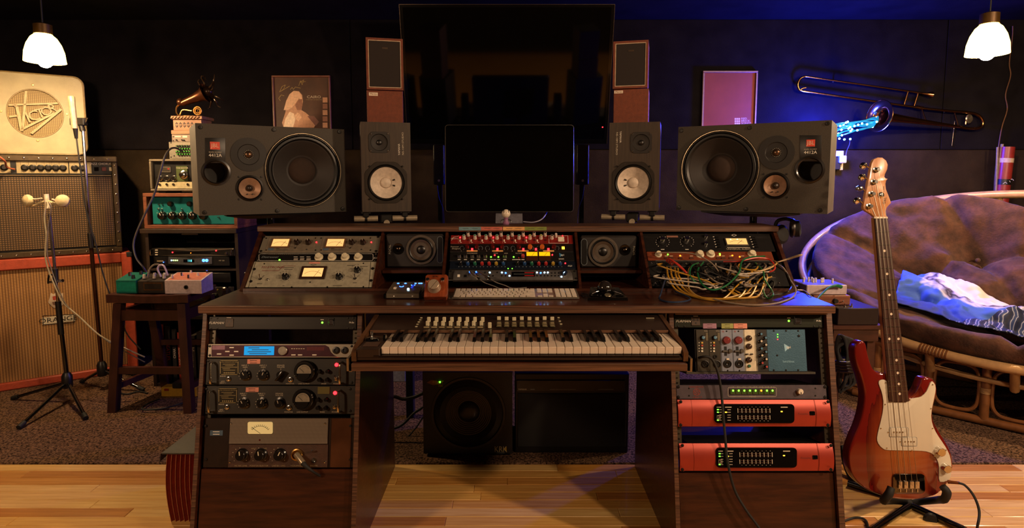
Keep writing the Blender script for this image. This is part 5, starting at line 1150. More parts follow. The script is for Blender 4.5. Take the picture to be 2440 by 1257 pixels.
# ================================================================ screens, posters, under-desk
fT = fr(1211, 342, 3.72, 0, -16)
tv = Th('television', 'large tilted black television mounted high on the wall', 'television', fT)
a, b_ = fT.l(976, 341), fT.l(1448, 341); w = (b_.x - a.x); top = fT.l(1211, 11).z
tv.part('back_shell', G().box(-w / 2 - .006, w / 2 - .006, .006, .05, .004, top - .004, .01), BLK)
tv.part('bezel', G().box(-w / 2 - .006, -w / 2 + .012, -.004, .006, 0, top).box(w / 2 - .022, w / 2 - .004, -.004, .006, 0, top).box(-w / 2 + .012, w / 2 - .022, -.004, .006, 0, .03).box(-w / 2 + .012, w / 2 - .022, -.004, .006, top - .014, top), BLKG)
tv.part('screen', G().box(-w / 2 + .0122, w / 2 - .0222, -.001, .0055, .0302, top - .0142), M('tv_glass', '030303', .06, noise=(5, .1)))
tv.part('edge_trim', G().box(-w / 2 - .008, -w / 2 - .0062, -.004, .03, 0, top).box(w / 2 - .0038, w / 2 - .002, -.004, .03, 0, top).box(-w / 2 - .008, w / 2 - .002, -.004, .03, top + .0002, top + .002), M('silver_edge', '7a6a5a', .25, .9))
tv.part('wall_bracket', G().box(-.12, .12, .0505, .10, .3, .5), BLKM); i0 = fT.mi @ Vector((fT.o.x, YW - .013, fT.o.z + .42)); tv.part('bracket_arm', G().cyl((0, .09, .4), i0, .025, n=12), BLKM)
tv.led(LRED, 1436, 303, 1.6)
fM = fr(1214, 505, 2.70, 0, 3)
mo = Th('computer_monitor', 'black computer monitor with thin bright rim on an aluminium foot', 'monitor', fM)
x0, x1, z0, z1 = fM.l(1061, 400).x, fM.l(1367, 400).x, fM.l(1214, 504.5).z, fM.l(1214, 297).z
rr = lambda d, r: rrect(x0 + d, z0 + d, x1 - d, z1 - d, r)
mo.part('back_shell', G().prism(rr(0.001, .012), .002, .025, .002), M('monitor_aluminium', '6e6a68', .4, .8)); mo.part('rim', G().tube([(x, 0, z) for x, z in rr(.001, .013)], .0017, 6, True, 1), M('bright_rim', 'a8a090', .25, 1.))
mo.part('screen', G().prism(rr(.0015, .012), -.001, .0018), M('monitor_glass', '020202', .07, noise=(5, .1)))
fx0, fx1 = fM.l(1180, 520).x, fM.l(1246, 520).x; zt_ = ZT - fM.o.z + .001
mo.part('foot', G().add([(fx0 + .003, .03, z0 + .05), (fx1 - .003, .03, z0 + .05), (fx1, .012, z0 - .10), (fx0, .012, z0 - .10), (fx1, -.06, zt_ + .006), (fx0, -.06, zt_ + .006), (fx1, -.06, zt_), (fx0, -.06, zt_), (fx1, .02, zt_), (fx0, .02, zt_), (fx1, .022, z0 - .1), (fx0, .022, z0 - .1), (fx1 - .003, .04, z0 + .05), (fx0 + .003, .04, z0 + .05)], [(3, 2, 1, 0), (5, 4, 2, 3), (7, 6, 4, 5), (9, 8, 6, 7), (11, 10, 8, 9), (13, 12, 10, 11), (0, 1, 12, 13), (0, 13, 11, 3), (1, 2, 10, 12), (3, 11, 9, 7, 5), (2, 4, 6, 8, 10)]), M('foot_aluminium', '8a8690', .35, .8))
fig = Th('desk_figurine', 'tiny pale figurine in front of the monitor foot', 'figurine', Fr((P(1206, 545, 2.46).x, 2.46, HZ1 + .0345)))
fig.part('body', G().lathe([(.012, 0), (.014, .006), (.009, .014), (.008, .022), (.010, .028)], (0, 0, 0), (0, 0, 1), 14), M('pink_figure', '8a5a78', .5)); fig.part('head', G().ball((0, 0, .044), .018, 16), IVORY)
for s_ in (-1, 1): fig.part('arm', G().tube([(s_ * .009, 0, .02), (s_ * .018, -.004, .016), (s_ * .02, -.006, .008)], .003, 6), BLK)
for s_ in (-.5, .1, .55): fig.part('hair_stripe', G().tube([(s_ * .016, -.017 + abs(s_) * .006, .048), (s_ * .018, -.006, .058), (s_ * .014, .008, .059)], .0018, 6), BLK)
solo('monitor_lead', G().tube([P(1247, 528, 2.70), P(1272, 529, 2.68), P(1292, 521, 2.69), P(1303, 505, 2.75), P(1304, 492, 2.76)], .0026, 6), M('white_lead', '9a94a0', .5), 'white lead curving behind the computer monitor', 'cable')
for xa_, xb_, lab in ((1033, 1058, 'slim black computer speaker on the warm side of the monitor'), (1374, 1404, 'slim black computer speaker on the blue side of the monitor')):
    f = fr((xa_ + xb_) / 2, 440, 2.85); t = Th('computer_speaker', lab, 'loudspeaker', f); a, b_ = f.l(xa_, 440), f.l(xb_, 344)
    t.part('cabinet', G().box(a.x, b_.x, 0, .08, 0, b_.z, .004), M('textured_black', '1a1614', .4, bump=(200, .8))); t.part('logo', G().lathe([(.006, 0), (.005, .001)], ((a.x + b_.x) / 2, 0, .02), n=14), IVORY)
    t.part('post', G().box((a.x + b_.x) / 2 - .01, (a.x + b_.x) / 2 + .01, .03, .05, ZT - f.o.z + .004, -.0002), BLK); t.part('foot_plate', G().box(a.x - .01, b_.x + .01, -.02, .04, ZT - f.o.z + .0006, ZT - f.o.z + .004), BLK)
solo('media_box', G().box(*[v for v in (P(1036, 350, 3.95).x, P(1060, 350, 3.95).x)], 3.95, YW - .013, P(1036, 361, 3.95).z, P(1036, 347, 3.95).z, .003), M('pinkish_grey', '6a5a58', .4), 'small pale box fixed below the television', 'device')
for px, lab in ((1042, 'thin blue wire hanging from the warm side computer speaker'), (1392, 'thin blue wire hanging from the blue side computer speaker')):  # the wires are dark blue
    s_ = 1 if px < 1200 else -1; solo('speaker_wire', G().tube([P(px, 441, 2.86), P(px + 4 * s_, 470, 2.86), P(px + 14 * s_, 500, 2.86), P(px + 16 * s_, 545, 2.86), P(px + 16 * s_, 575, 2.86)], .0013, 5), M('blue_wire', '1c2460', .5), lab, 'wire')
# posters
WFR = woodmat('poster_frame_wood', '5a2c1a', '7c4428', (6, 6, 6), .4)
def poster(label, x0, y0, x1, y1, fm, mat, lean=2):
    f = fr((x0 + x1) / 2, y1, YW - .020, 0, lean * 0); t = Th('framed_poster', label, 'poster', f); a, b_ = f.l(x0, y1), f.l(x1, y0); w_ = .012
    t.part('print', G().box(a.x + w_, b_.x - w_, .0, .004, w_, b_.z - w_), mat)
    for nm, q in (('frame_rail', (a.x, b_.x, 0, w_)), ('frame_rail', (a.x, b_.x, b_.z - w_, b_.z)), ('frame_stile', (a.x, a.x + w_, w_, b_.z - w_)), ('frame_stile', (b_.x - w_, b_.x, w_, b_.z - w_))): t.part(nm, G().box(q[0], q[1], -.012, .006, q[2], q[3], .002), fm)
    return t
# portrait poster: soft brown print with a pale fair-haired figure
p1 = poster('framed signed portrait poster with a fair-haired figure and gold scribbles', 653, 180, 787, 316, WFR, M('sepia_print', '3a2014', .6, noise=(5, 1), col2='5a3622'))
SK = [M('print_tone_' + c, c, .4) for c in ('c08a66', 'e0b08a', '8e5638', '6e3a2a', 'f0d0b0')]
p1.poly('printed_shape', SK[0], [(672, 292), (680, 268), (684, 240), (690, 224), (700, 216), (712, 217), (720, 226), (722, 242), (718, 262), (728, 268), (744, 282), (752, 296), (748, 304), (676, 304)], .0, .0006)
p1.poly('printed_shape', SK[1], [(676, 262), (682, 240), (690, 224), (700, 216), (712, 218), (719, 228), (720, 240), (712, 234), (704, 246), (696, 256), (686, 262)], .0006, .0010)
p1.poly('printed_shape', SK[4], [(676, 302), (680, 282), (690, 266), (700, 270), (704, 284), (698, 304)], .0006, .001)
p1.poly('printed_shape', SK[2], [(712, 236), (720, 236), (721, 250), (717, 262), (708, 262), (703, 250)], .0010, .0012)
for q in ([(700, 278), (708, 268), (712, 270), (704, 282)], [(704, 282), (713, 271), (716, 274), (708, 286)], [(708, 286), (716, 275), (719, 279), (711, 289)]): p1.poly('printed_shape', SK[1], q, .0012, .0015)
p1.poly('printed_shape', SK[3], [(732, 276), (748, 276), (760, 290), (752, 300)], .0004, .0008)
for i in range(5): p1.b('film_strip_frame', SK[2] if i % 2 else SK[0], 769, 232 + i * 15, 780, 244 + i * 15, 0, .0006)
GOLD = M('gold_ink', 'a88a4a', .4)
for s_ in ([(666, 219), (672, 206), (680, 202), (676, 212), (668, 218), (690, 205)], [(692, 213), (696, 208), (699, 213), (704, 207), (716, 210)], [(712, 204), (716, 192), (720, 202), (724, 190), (714, 196), (728, 194)], [(668, 240), (664, 234), (670, 226), (677, 228)]): p1.pline('signature', GOLD, s_, 1, .0014)
p1.t('CAIRO', M('poster_white', 'c8b8a0', .5), 748, 231, 6, off=.0016, sx=1.3); p1.t('A HISTORY OF REASONS', M('tan_print'), 748, 237.5, 2.4, off=.0016)
p2 = poster('framed plain red poster with small white block lettering', 1670, 169, 1805, 310, M('pinkish_frame', '7a5450', .45), M('brick_red_print', '7e382a', .65, noise=(4, .15), spec=.2))
PW = M('pink_white_print', 'b89a94', .5)
for i, s_ in enumerate(('RED', 'BRICK', 'SONGS')): p2.t(s_, PW, 1766, 282.5 + i * 5.6, 4.6, 'LEFT', off=.0012, sx=1.15)
for r in range(3):
    for c in range(3): p2.b('brick_mark', PW, 1750.5 + c * 4.6, 281 + r * 5.4, 1754.4 + c * 4.6, 285 + r * 5.4, 0, .0008)
# subwoofer and black cabinet under the desk
fK = fr(1114, 1110, 2.53); KZ0 = .0005 - 0
fK = Fr((fK.o.x, 2.53, .0075)); sb = Th('subwoofer', 'black subwoofer with a big ringed driver on the floor under the desk', 'subwoofer', fK)
a, b_ = fK.l(1010, 1108), fK.l(1221, 886); k = fK.k(1114, 1000)
KB = M('subwoofer_vinyl', '14100f', .5, bump=(300, .3))
cx, cz, R_ = fK.l(1116, 984).x, fK.l(1116, 984).z, k * 84
baffle(sb, 'baffle', KB, a.x, b_.x, .012, b_.z, [(cx, cz, R_)], .35)
sb.part('cabinet', G().add([(a.x, 0, .012), (b_.x, 0, .012), (b_.x, .33, .012), (a.x, .33, .012), (a.x, 0, b_.z), (b_.x, 0, b_.z), (b_.x, .33, b_.z), (a.x, .33, b_.z)], [(3, 2, 1, 0), (4, 5, 6, 7), (1, 2, 6, 5), (2, 3, 7, 6), (3, 0, 4, 7)]), KB)
o = sb.part('driver_ring', G().lathe([(R_ * 1.06, 0), (R_ * 1.05, .004), (R_ * .99, .004), (R_ * .98, .0)], (cx, 0, cz), n=56, cap=False), M('dark_grey_ring', '34302e', .5, .3))
sb.part('surround', G().lathe([(R_ * .985, -.002), (R_ * .8, .012), (R_ * .64, -.006)], (cx, 0, cz), n=56, cap=False), SURR, o); sb.part('cone', G().lathe([(R_ * (.65 - .35 * i / 14), -.004 - .018 * i / 14 + (.0016 if i % 2 else 0)) for i in range(15)], (cx, 0, cz), n=56, cap=False), M('ringed_cone', '2c2620', .4), o)
sb.part('dust_cap', G().lathe([(R_ * .31, -.024), (R_ * .25, -.014), (R_ * .12, -.009), (0, -.008)], (cx, 0, cz), n=32, cap=False), M('black_cone_cap'), o)
sb.t('KRK', M('pale_yellow_print', 'b0a070', .5), 1193, 1070, 14, off=.001, sx=.8); sb.t('SYSTEMS', M('grey_print'), 1193, 1078.5, 2.6, off=.001, sx=1.3); sb.poly('logo_arrow', M('yellow_print', 'b08a1c', .5), [(1201, 1070), (1207, 1063.5), (1207, 1076.5)], 0, .0008)
sb.poly('badge_shape', M('tan_badge', '7a4a24', .5), [(1017, 911), (1027, 905), (1040, 906), (1050, 915), (1032, 917)], 0, .0008); sb.t('ROKIT', M('yellow_print'), 1043, 910, 6.4, off=.0012, shear=.2); sb.t('10S', M('yellow_print'), 1049, 918.5, 5.4, off=.0012, shear=.2); sb.led(LGREEN, 1048, 910, 2.2)
sb.poly('port_slot', BLK, rrect(1022, 1090, 1212, 1103, 5), 0, .0012)
for x in (a.x + .03, b_.x - .05):
    for y in (.03, .28): sb.part('foot', G().box(x, x + .02, y, y + .02, 0, .0118), RUBBER)
fB = Fr((P(1360, 1110, 2.56).x, 2.56, .0065)); bc = Th('black_cabinet', 'black cabinet with a grey control strip beside the subwoofer', 'cabinet', fB)
a, b_ = fB.l(1227, 1108), fB.l(1500, 890); zS0, zS1 = fB.l(1360, 932).z, fB.l(1360, 905).z
bc.part('body', G().box(a.x, b_.x, .004, .30, 0, b_.z, .004), M('black_cabinet_paint', '0b0909', .45)); bc.part('control_strip', G().box(a.x + .006, b_.x - .02, -.004, .0038, zS0, zS1, .002), M('grey_brown_strip', '2a2421', .4)); bc.part('grille', G().box(a.x + .012, b_.x - .012, -.002, .0038, .03, zS0 - .01, .002), weave('black_grille_weave', '070606', '0f0d0d', 2500, 2500))
bc.t('YAMAHA', LTXT, 1245, 927, 3.4, off=.0045)
for x0, x1 in ((1264, 1274), (1310, 1323), (1324, 1372), (1425, 1462)): bc.b('print_line', M('grey_print'), x0, 926.4, x1, 927.6, .004, .0045)
# cables and a black post seen through the gap beside the subwoofer
for i, (lab, pts) in enumerate((('black cable bundle arching between pedestal and subwoofer', [(938, 944), (960, 950), (985, 946), (1004, 938)]), ('lower black cable sagging between pedestal and subwoofer', [(937, 1020), (960, 1010), (985, 985), (1004, 972)]), ('thin cable lying on the carpet beside the subwoofer', [(936, 1046), (965, 1044), (990, 1020), (1006, 996)]))):
    Yc = 2.62 + i * .06; solo('floor_cable', G().tube([P(x, y, Yc) for x, y in [(900, pts[0][1] + 4)] + pts + [(1007, pts[-1][1] - 1)]], (.008, .006, .0035)[i], 7), RUBBER, lab, 'cable')
solo('cardboard_box', G().box(P(930, 1000, 3.5).x, P(968, 1000, 3.5).x, 3.5, 3.7, .0065, P(950, 884, 3.5).z + .1, .003), M('pale_panel', '6a6a80', .7, noise=(80, .3)), 'pale panel standing behind the desk gap', 'panel')
solo('desk_trunking', G().box(P(968, 1000, 2.95).x, P(986, 1000, 2.95).x, 2.95, 3.0, .0065, .75, .003), M('navy_post', '0c0c22', .5), 'dark upright post behind the desk gap', 'post')
# ================================================================ amplifiers on the warm side
YAW = 36
fA = fr(330, 878, 3.74, YAW); fA = Fr((fA.o.x, fA.o.y, .0065), fA.ux)   # origin: foot of the right front corner
xl = -.74
oc = Th('guitar_cabinet', 'orange speaker cabinet with straw grille cloth under the combo amplifier', 'amplifier', fA)
OR = M('orange_tolex', 'a8432a', .5, noise=(50, .15), bump=(260, .3)); STRAW = weave('straw_basketweave', '6e4c2c', 'b8894f', 480, 1250, .8)
HO = .755; D = .33
oc.part('shell', G().box(xl, 0, .02, D, 0, HO, .008), OR)
for nm, q in (('frame_side', (xl, xl + .045, 0, HO)), ('frame_side', (-.055, 0, 0, HO)), ('frame_rail', (xl + .045, -.055, 0, .045)), ('frame_rail', (xl + .045, -.055, HO - .062, HO))): oc.part(nm, G().box(q[0], q[1], -.018, .02, q[2], q[3], .006), OR)
oc.part('grille_cloth', G().box(xl + .046, -.056, .0, .0195, .046, HO - .063), STRAW)
oc.part('corner', G().box(-.03, .003, -.021, .01, HO - .03, HO + .0015, .005), RUBBER)
bd = oc.b('name_plate', M('plate_white', 'c0b49c', .5), 101, 748, 178, 773, -.0, .004); oc.pline('plate_border', BLK, [(103, 752), (176, 748.5), (176, 769), (103, 773)], 1.5, .0045, bd, True)
oc.t('ORANGE', BLK, 139, 760.5, 11, off=.005, sx=1.15)
cr = oc.poly('crest', M('crest_cream', 'b8a48c', .5), [(121, 697), (128, 701), (135, 694), (142, 701), (150, 697), (151, 712), (154, 722), (147, 728), (140, 733), (128, 733), (121, 727), (115, 720), (118, 710)], 0, .004, .001)
for q, c in (([(125, 706), (134, 704), (133, 715), (126, 714)], 'a03a2a'), ([(137, 704), (146, 706), (146, 716), (138, 715)], '8a5a3a'), ([(124, 719), (132, 718), (131, 727), (126, 725)], '6a4a3a'), ([(136, 719), (146, 719), (143, 727), (137, 728)], 'a03a2a')): oc.poly('crest_field', M('crest_' + c, c, .5), q, .004, .005, par=cr)
for x in (xl + .08, -.08): oc.part('shadow_gap_foot', G().box(x - .02, x + .02, .03, .3, -.0004, 0), RUBBER)
# combo amplifier
fJ = Fr(fA.m @ Vector((-.045, .012, HO + .003)), fA.ux); HJ = .59
jc = Th('combo_amplifier', 'black studded combo amplifier with chrome knobs and square grille cloth', 'amplifier', fJ)
TOL = M('black_tolex', '1f1811', .5, bump=(200, .5)); STRIP = M('studded_strip', '5a4c3a', .35, .6)
GC = weave('square_grille_cloth', '2a1d10', '6e5230', 520, 520, .7)
zk0, zk1 = fJ.l(200, 413).z, fJ.l(200, 383).z
jc.part('shell', G().box(xl, 0, .02, .27, 0, HJ, .006), TOL)
jc.part('grille_cloth', G().box(xl + .03, -.034, .0, .0195, .045, zk0 - .022), GC)
jc.part('control_recess', G().box(xl + .03, -.034, .012, .0195, zk0 - .004, zk1 + .012), BLK)
jc.part('trim_bar', G().box(xl + .03, -.034, -.004, .012, zk0 - .016, zk0 - .008, .002), M('aluminium_bar', '9a8a70', .3, .9))
for nm, q in (('edge_strip', (xl, 0, HJ - .036, HJ)), ('edge_strip', (xl, 0, 0, .034)), ('edge_strip', (-.03, 0, .034, HJ - .036))):
    o = jc.part(nm, G().box(q[0], q[1], -.008, .02, q[2], q[3], .005), STRIP)
    if q[1] - q[0] > .1: pts = [(q[0] + .03 + i * .066, (q[2] + q[3]) / 2) for i in range(11)]
    else: pts = [(-.015, .07 + i * .058) for i in range(9)]
    for x, z in pts: jc.part('stud', lambda: G().lathe([(.0055, 0), (.005, .003), (.002, .0045)], n=10), CHROME, o, (x, -.008, z), key='stud')
kp = M('cream_control_panel', '9a8a66', .45, .2)
for x0, x1 in ((0, 24), (40, 162), (166, 217)):
    a, b_ = fJ.l(x0, 411, -.011), fJ.l(x1, 388, -.011); jc.part('control_panel', G().box(a.x, b_.x, .0095, .0119, zk0, zk1, .0005), kp)
    if x0 == 0: a.x = xl + .04
for x in (10, 59, 78, 97, 115, 132.5, 150, 178, 196):
    q = fJ.l(x, 400.5, .0); o = jc.part('knob', lambda: G().lathe([(.019, 0), (.018, .004), (.0135, .006), (.012, .02), (.0105, .022)], n=20), BLK, None, (q.x, .0095, zk0 + .032), key='jck'); jc.part('knob_cap', lambda: G().lathe([(.0095, 0), (.0085, .002)], n=18), CHROME, o, (q.x, -.0125, zk0 + .032), key='jcc')
for x in (50, 68.5, 87.5, 106, 124, 141.5): q = fJ.l(x, 400, -.009); jc.part('panel_line', G().box(q.x - .0007, q.x + .0007, .0088, .0094, zk0 + .004, zk1 - .004), M('panel_ink', '4a3a24', .6))
q = fJ.l(220, 400); q2 = fJ.l(272, 400); nb_ = jc.part('name_panel', G().box(q.x, q2.x, .0085, .0119, zk0, zk1, .0005), BLK)
jc.t('JAZZ CHORUS-120', IVORY, 247, 390.5, 5, off=-.0078, sx=.9)
for x, m_ in ((230, BLKG), (248, M('red_switch', '6a2018', .4)), (265, CREAM)): jc.b('rocker_switch', m_, x - 5, 398, x + 5, 407, -.0085, -.003, .001)
q = fJ.l(34.5, 401); jc.part('input_jack', G().lathe([(.010, 0), (.009, .008), (.005, .008), (.004, .001), (0, .001)], (q.x, .0118, zk0 + .022), n=14), CHROME)
jc.part('speaker_shadow_ring', G().lathe([(.13, 0), (.128, .001), (.122, .001), (.12, 0)], (-.2, -.0002, .22), n=40, cap=False), GC) if False else None
solo('guitar_lead', G().tube([fJ.m @ Vector((q.x, -.002, zk0 + .022)), fJ.m @ Vector((q.x - .03, -.05, zk0 + .034)), P(10, 382, 3.3), P(-20, 372, 3.25), P(-80, 420, 3.2)], .005, 8), M('salmon_lead', 'a85a3c', .5), 'salmon coloured guitar lead plugged into the combo amplifier', 'cable')
# Victor cabinet
fV = Fr(fJ.m @ Vector((0, .03, HJ + .004)), fA.ux); v1 = fV.l(202, 300).x; zt_ = fV.l(193, 186).z
vc = Th('vintage_speaker_cabinet', 'cream vintage speaker cabinet with oval lettered grille under the hanging lamp', 'loudspeaker', fV)
CRM = M('cream_leatherette', 'a39572', .5, noise=(10, .12), bump=(300, .2))
xv0 = v1 - .62; rrx = rrect(xv0, 0.001, v1, zt_, .045, 6); ex, ez = fV.l(85, 271).x, fV.l(85, 270).z; A_ = (fV.l(151, 271).x - fV.l(17, 271).x) / 2; Bz = (fV.l(85, 212).z - fV.l(85, 326).z) / 2
def ring_panel(outer, cx, cz, a, b, n=72):
    """front board with an oval opening"""
    g = G(); V = []; import bisect
    poly = outer; out = []
    for i in range(n):
        t = 2 * pi * i / n; d = Vector((cos(t), sin(t))); best = None
        for p, q_ in zip(poly, poly[1:] + poly[:1]):
            e = Vector((q_[0] - p[0], q_[1] - p[1])); den = d.x * e.y - d.y * e.x
            if abs(den) < 1e-12: continue
            s_ = ((p[0] - cx) * e.y - (p[1] - cz) * e.x) / den; u_ = ((p[0] - cx) * d.y - (p[1] - cz) * d.x) / den
            if s_ > 0 and -1e-6 <= u_ <= 1 + 1e-6 and (best is None or s_ < best): best = s_
        out.append((cx + d.x * best, cz + d.y * best))
    inn = [(cx + a * b / sqrt((b * cos(2 * pi * i / n)) ** 2 + (a * sin(2 * pi * i / n)) ** 2) * cos(2 * pi * i / n), cz + a * b / sqrt((b * cos(2 * pi * i / n)) ** 2 + (a * sin(2 * pi * i / n)) ** 2) * sin(2 * pi * i / n)) for i in range(n)]
    V = [(x, 0, z) for x, z in inn] + [(x, 0, z) for x, z in out] + [(x, .012, z) for x, z in inn]; F = []
    for i in range(n): j = (i + 1) % n; F += [(i, j, n + j, n + i)[::-1], (i, 2 * n + i, 2 * n + j, j)[::-1]]
    return g.add(V, F)
vc.part('front_board', ring_panel(rrx, ex, ez, A_, Bz), CRM); vc.part('shell', G().prism(rrx, .013, .22), CRM)
vc.part('edge_binding', G().tube([(x, .006, z) for x, z in rrect(xv0 - .004, .006, v1 + .004, zt_ + .002, .048, 6)], .007, 8, True, 1), M('tan_binding', '8a744c', .5))
vc.part('grille', G().prism([(ex + A_ * 1.02 * cos(a), ez + Bz * 1.02 * sin(a)) for a in [i * pi / 24 for i in range(48)]], .010, .0125), weave('gold_grille_weave', '6a542c', 'a88e58', 700, 700, .6))
vc.part('oval_rim', G().tube([(ex + A_ * cos(a), 0, ez + Bz * sin(a)) for a in [i * pi / 24 for i in range(48)]], .004, 6, True, 1), M('tan_binding'))
for nm, pts, wd in (('grille_bar', [(62, 217), (54, 308)], 5), ('grille_bar', [(20, 250), (138, 246)], 4), ('grille_bar', [(33, 249), (40, 253), (52, 312)], 6), ('grille_bar', [(22, 278), (44, 275)], 4), ('grille_bar', [(48, 310), (130, 269)], 4.5), ('grille_bar', [(75, 318), (146, 260)], 5)):
    q = [fV.l(x, y, .004) for x, y in pts]; k = fV.k(80, 270) * wd / 2; g = G()
    for a, b_ in zip(q, q[1:]):
        d = (b_ - a).normalized(); n_ = Vector((-d.z, 0, d.x)) * k; g.prism([((a - n_).x, (a - n_).z), ((b_ - n_).x, (b_ - n_).z), ((b_ + n_).x, (b_ + n_).z), ((a + n_).x, (a + n_).z)], -.006, .0098)
    vc.part(nm, g, M('cream_bar', 'a89468', .5))
for i, (c, x, y) in enumerate((('I', 67, 281), ('C', 81, 277), ('T', 97, 271), ('O', 111, 266), ('R', 125, 259))): vc.t(c, M('cream_bar'), x, y, 25 - i * 1.6, off=-.002, ext=.006, rot=-16)
for x, y in ((78, 202), (2, 265), (160, 272), (90, 335)): vc.screw(x, y, 3, M('brass_edge'), 0)
# ---------------------------------------------------------------- shelf with rack gear, amplifier heads, horn
fS = Fr((P(450, 900, 3.42).x, 3.42, .0065)); sh = Th('rack_shelf', 'open black rack shelf between amplifier stack and desk', 'shelf', fS)
SHW = M('shelf_dark_wood', '2a1c13', .5, noise=(4, .3), stretch=(2, 20, 20)); zT = fS.l(450, 545).z
a, b_ = fS.l(335, 545), fS.l(565, 545); s0, s1 = fS.l(348, 600).x, fS.l(568, 600).x
sh.part('top_board', G().box(a.x, b_.x, -.012, .42, zT - .025, zT, .002), SHW)
for x in (s0, s1 - .018): sh.part('side_panel', G().box(x, x + .018, 0, .42, 0, zT - .0255), SHW)
sh.part('back_panel', G().box(s0 + .0185, s1 - .0185, .40, .41, .01, zT - .026), BLK)
for y in (640, 756): z = fS.l(450, y).z; sh.part('shelf_board', G().box(s0 + .0185, s1 - .0185, .003, .39, z - .012, z, .001), SHW)
sh.part('bottom_board', G().box(s0 + .0185, s1 - .0185, .003, .39, .0, .018), SHW); sh.part('catch', G().box(fS.l(433, 555).x, fS.l(472, 555).x, -.002, .0, zT - .034, zT - .0255), CHROME)
def srack(name, label, y0, y1, mat, x0=363, x1=559):
    t = Th(name, label, 'audio gear', Fr((fS.o.x, 3.414, fS.l(450, y1).z + .0065 + .0005))); q, w_ = t.f.l(x0, y1), t.f.l(x1, y0)
    t.part('faceplate', G().box(q.x, w_.x, 0, .004, 0, w_.z, .001), mat); t.part('chassis', G().box(max(q.x + .012, s0 + .022), min(w_.x - .012, s1 - .022), .0045, .3, .001, w_.z - .001), BLKM); return t
m1 = srack('power_amplifier', 'rack processor with a bowed silver top edge and red lights in the shelf', 591, 609.5, BLKM)
m1.poly('silver_arc', STEEL, [(366, 591), (420, 591), (460, 594), (505, 593), (556, 591), (556, 593), (505, 596.5), (460, 598), (420, 596), (372, 592.5)], 0, .002); m1.poly('silver_arc', STEEL, [(380, 609), (420, 607), (460, 605.5), (500, 606), (545, 609)], 0, .002)
for x, y in ((410.5, 601), (514.5, 597)): m1.led(LRED, x, y, 1.6)
m1.led(LORANGE, 454, 602.5, 1); m1.b('display_slot', BLKG, 414, 600.5, 502, 603, 0, .001)
for y in (595.5, 601, 606.5): m1.b('button', IVORY, 369.5, y - 1.2, 375.5, y + 1.2, 0, .003)
m1.knob(CHROME, 538, 603.5, 3, .008)
for x in (361.5, 553):
    q = m1.f.l(x + 2, 600); m1.part('rack_handle', G().tube([(q.x, 0, .006), (q.x, -.02, .008), (q.x, -.02, .036), (q.x, 0, .038)], .003, 6, sub=3), CHROME)
m2 = srack('blue_lit_processor', 'rack processor with curved silver front and blue lit display in the shelf', 611, 632.5, BLK, 367, 546)
m2.poly('curved_front', M('silver_blue_front', '8a8a92', .3, .8), [(401, 611), (430, 614), (455, 616), (480, 614.5), (505, 611), (505, 628), (455, 631), (401, 628)], 0, .004)
d = m2.b('display', BLKG, 437, 617.5, 462.5, 624.5, .004, .005); m2.t('118', E('cyan_digits', '58d8e8', 2.5), 452, 621, 5, off=.0055)
for i in range(4): m2.led(E('lime_light', 'c8ff7a', 4) if i else LWHITE, 408 + i * 4.6, 620, 1.5, .005)
for x in (485, 492.5): m2.rev('lit_ring', LBLUE, x, 620, [(1, 0), (1, .0055), (.75, .0055), (.72, .005), (0, .005)], 0, n=14, r=3.6)
m2.b('label_plate', M('tan_print'), 374, 620, 389, 623, 0, .001); m2.led(LBLUE, 389, 624.5, 1); m2.t('MP 100', LTXT, 528, 620.5, 3, off=.001)
sh2 = srack('guitar_effects_pedal', 'black floor pedal with grey hump on the lower shelf', 650, 672, BLK, 480, 548); sh2.part('hump', G().ball((0.09, .05, .030), .06, 20, .32), M('grey_gloss', '5a524a', .15, .5)); sh2.part('knob_cluster', G().ball((.0, .02, .028), .018, 12), CHROME)
ab = srack('bass_amplifier', 'black amplifier head with gold script and chrome handles on the shelf', 683, 755.2, TOL, 365, 557)
ab.t('101+', M('gold_ink'), 508, 690, 7, off=.001, shear=.3, sx=1.2)
o = ab.part('inner_chassis', G().box(*[v for v in (ab.f.l(395, 740).x, ab.f.l(470, 740).x)], -.006, -.0004, ab.f.l(430, 744).z, ab.f.l(430, 726).z, .001), M('brass_trim', '6a5a34', .4, .6))
for x in (447, 462): ab.knob(BLK, x, 735, 4.5, .012, cap=CREAM, base=.006, name='knob')
ab.b('window_panel', BLK, 404, 731, 430, 741, .006, .007)
g = ab.b('control_bank', BLKM, 486, 699, 517, 717, 0, .006, .001)
for x in (491, 499, 507, 514): ab.b('rocker_switch', CHROME if x == 499 else BLKG, x - 2.6, 702, x + 2.6, 714, .006, .012, .001, par=g)
q = ab.f.l(540, 690); ab.part('handle', G().box(q.x - .016, q.x + .016, -.03, -.0004, ab.f.l(540, 704).z, ab.f.l(540, 680).z - .004, .006), CHROME)
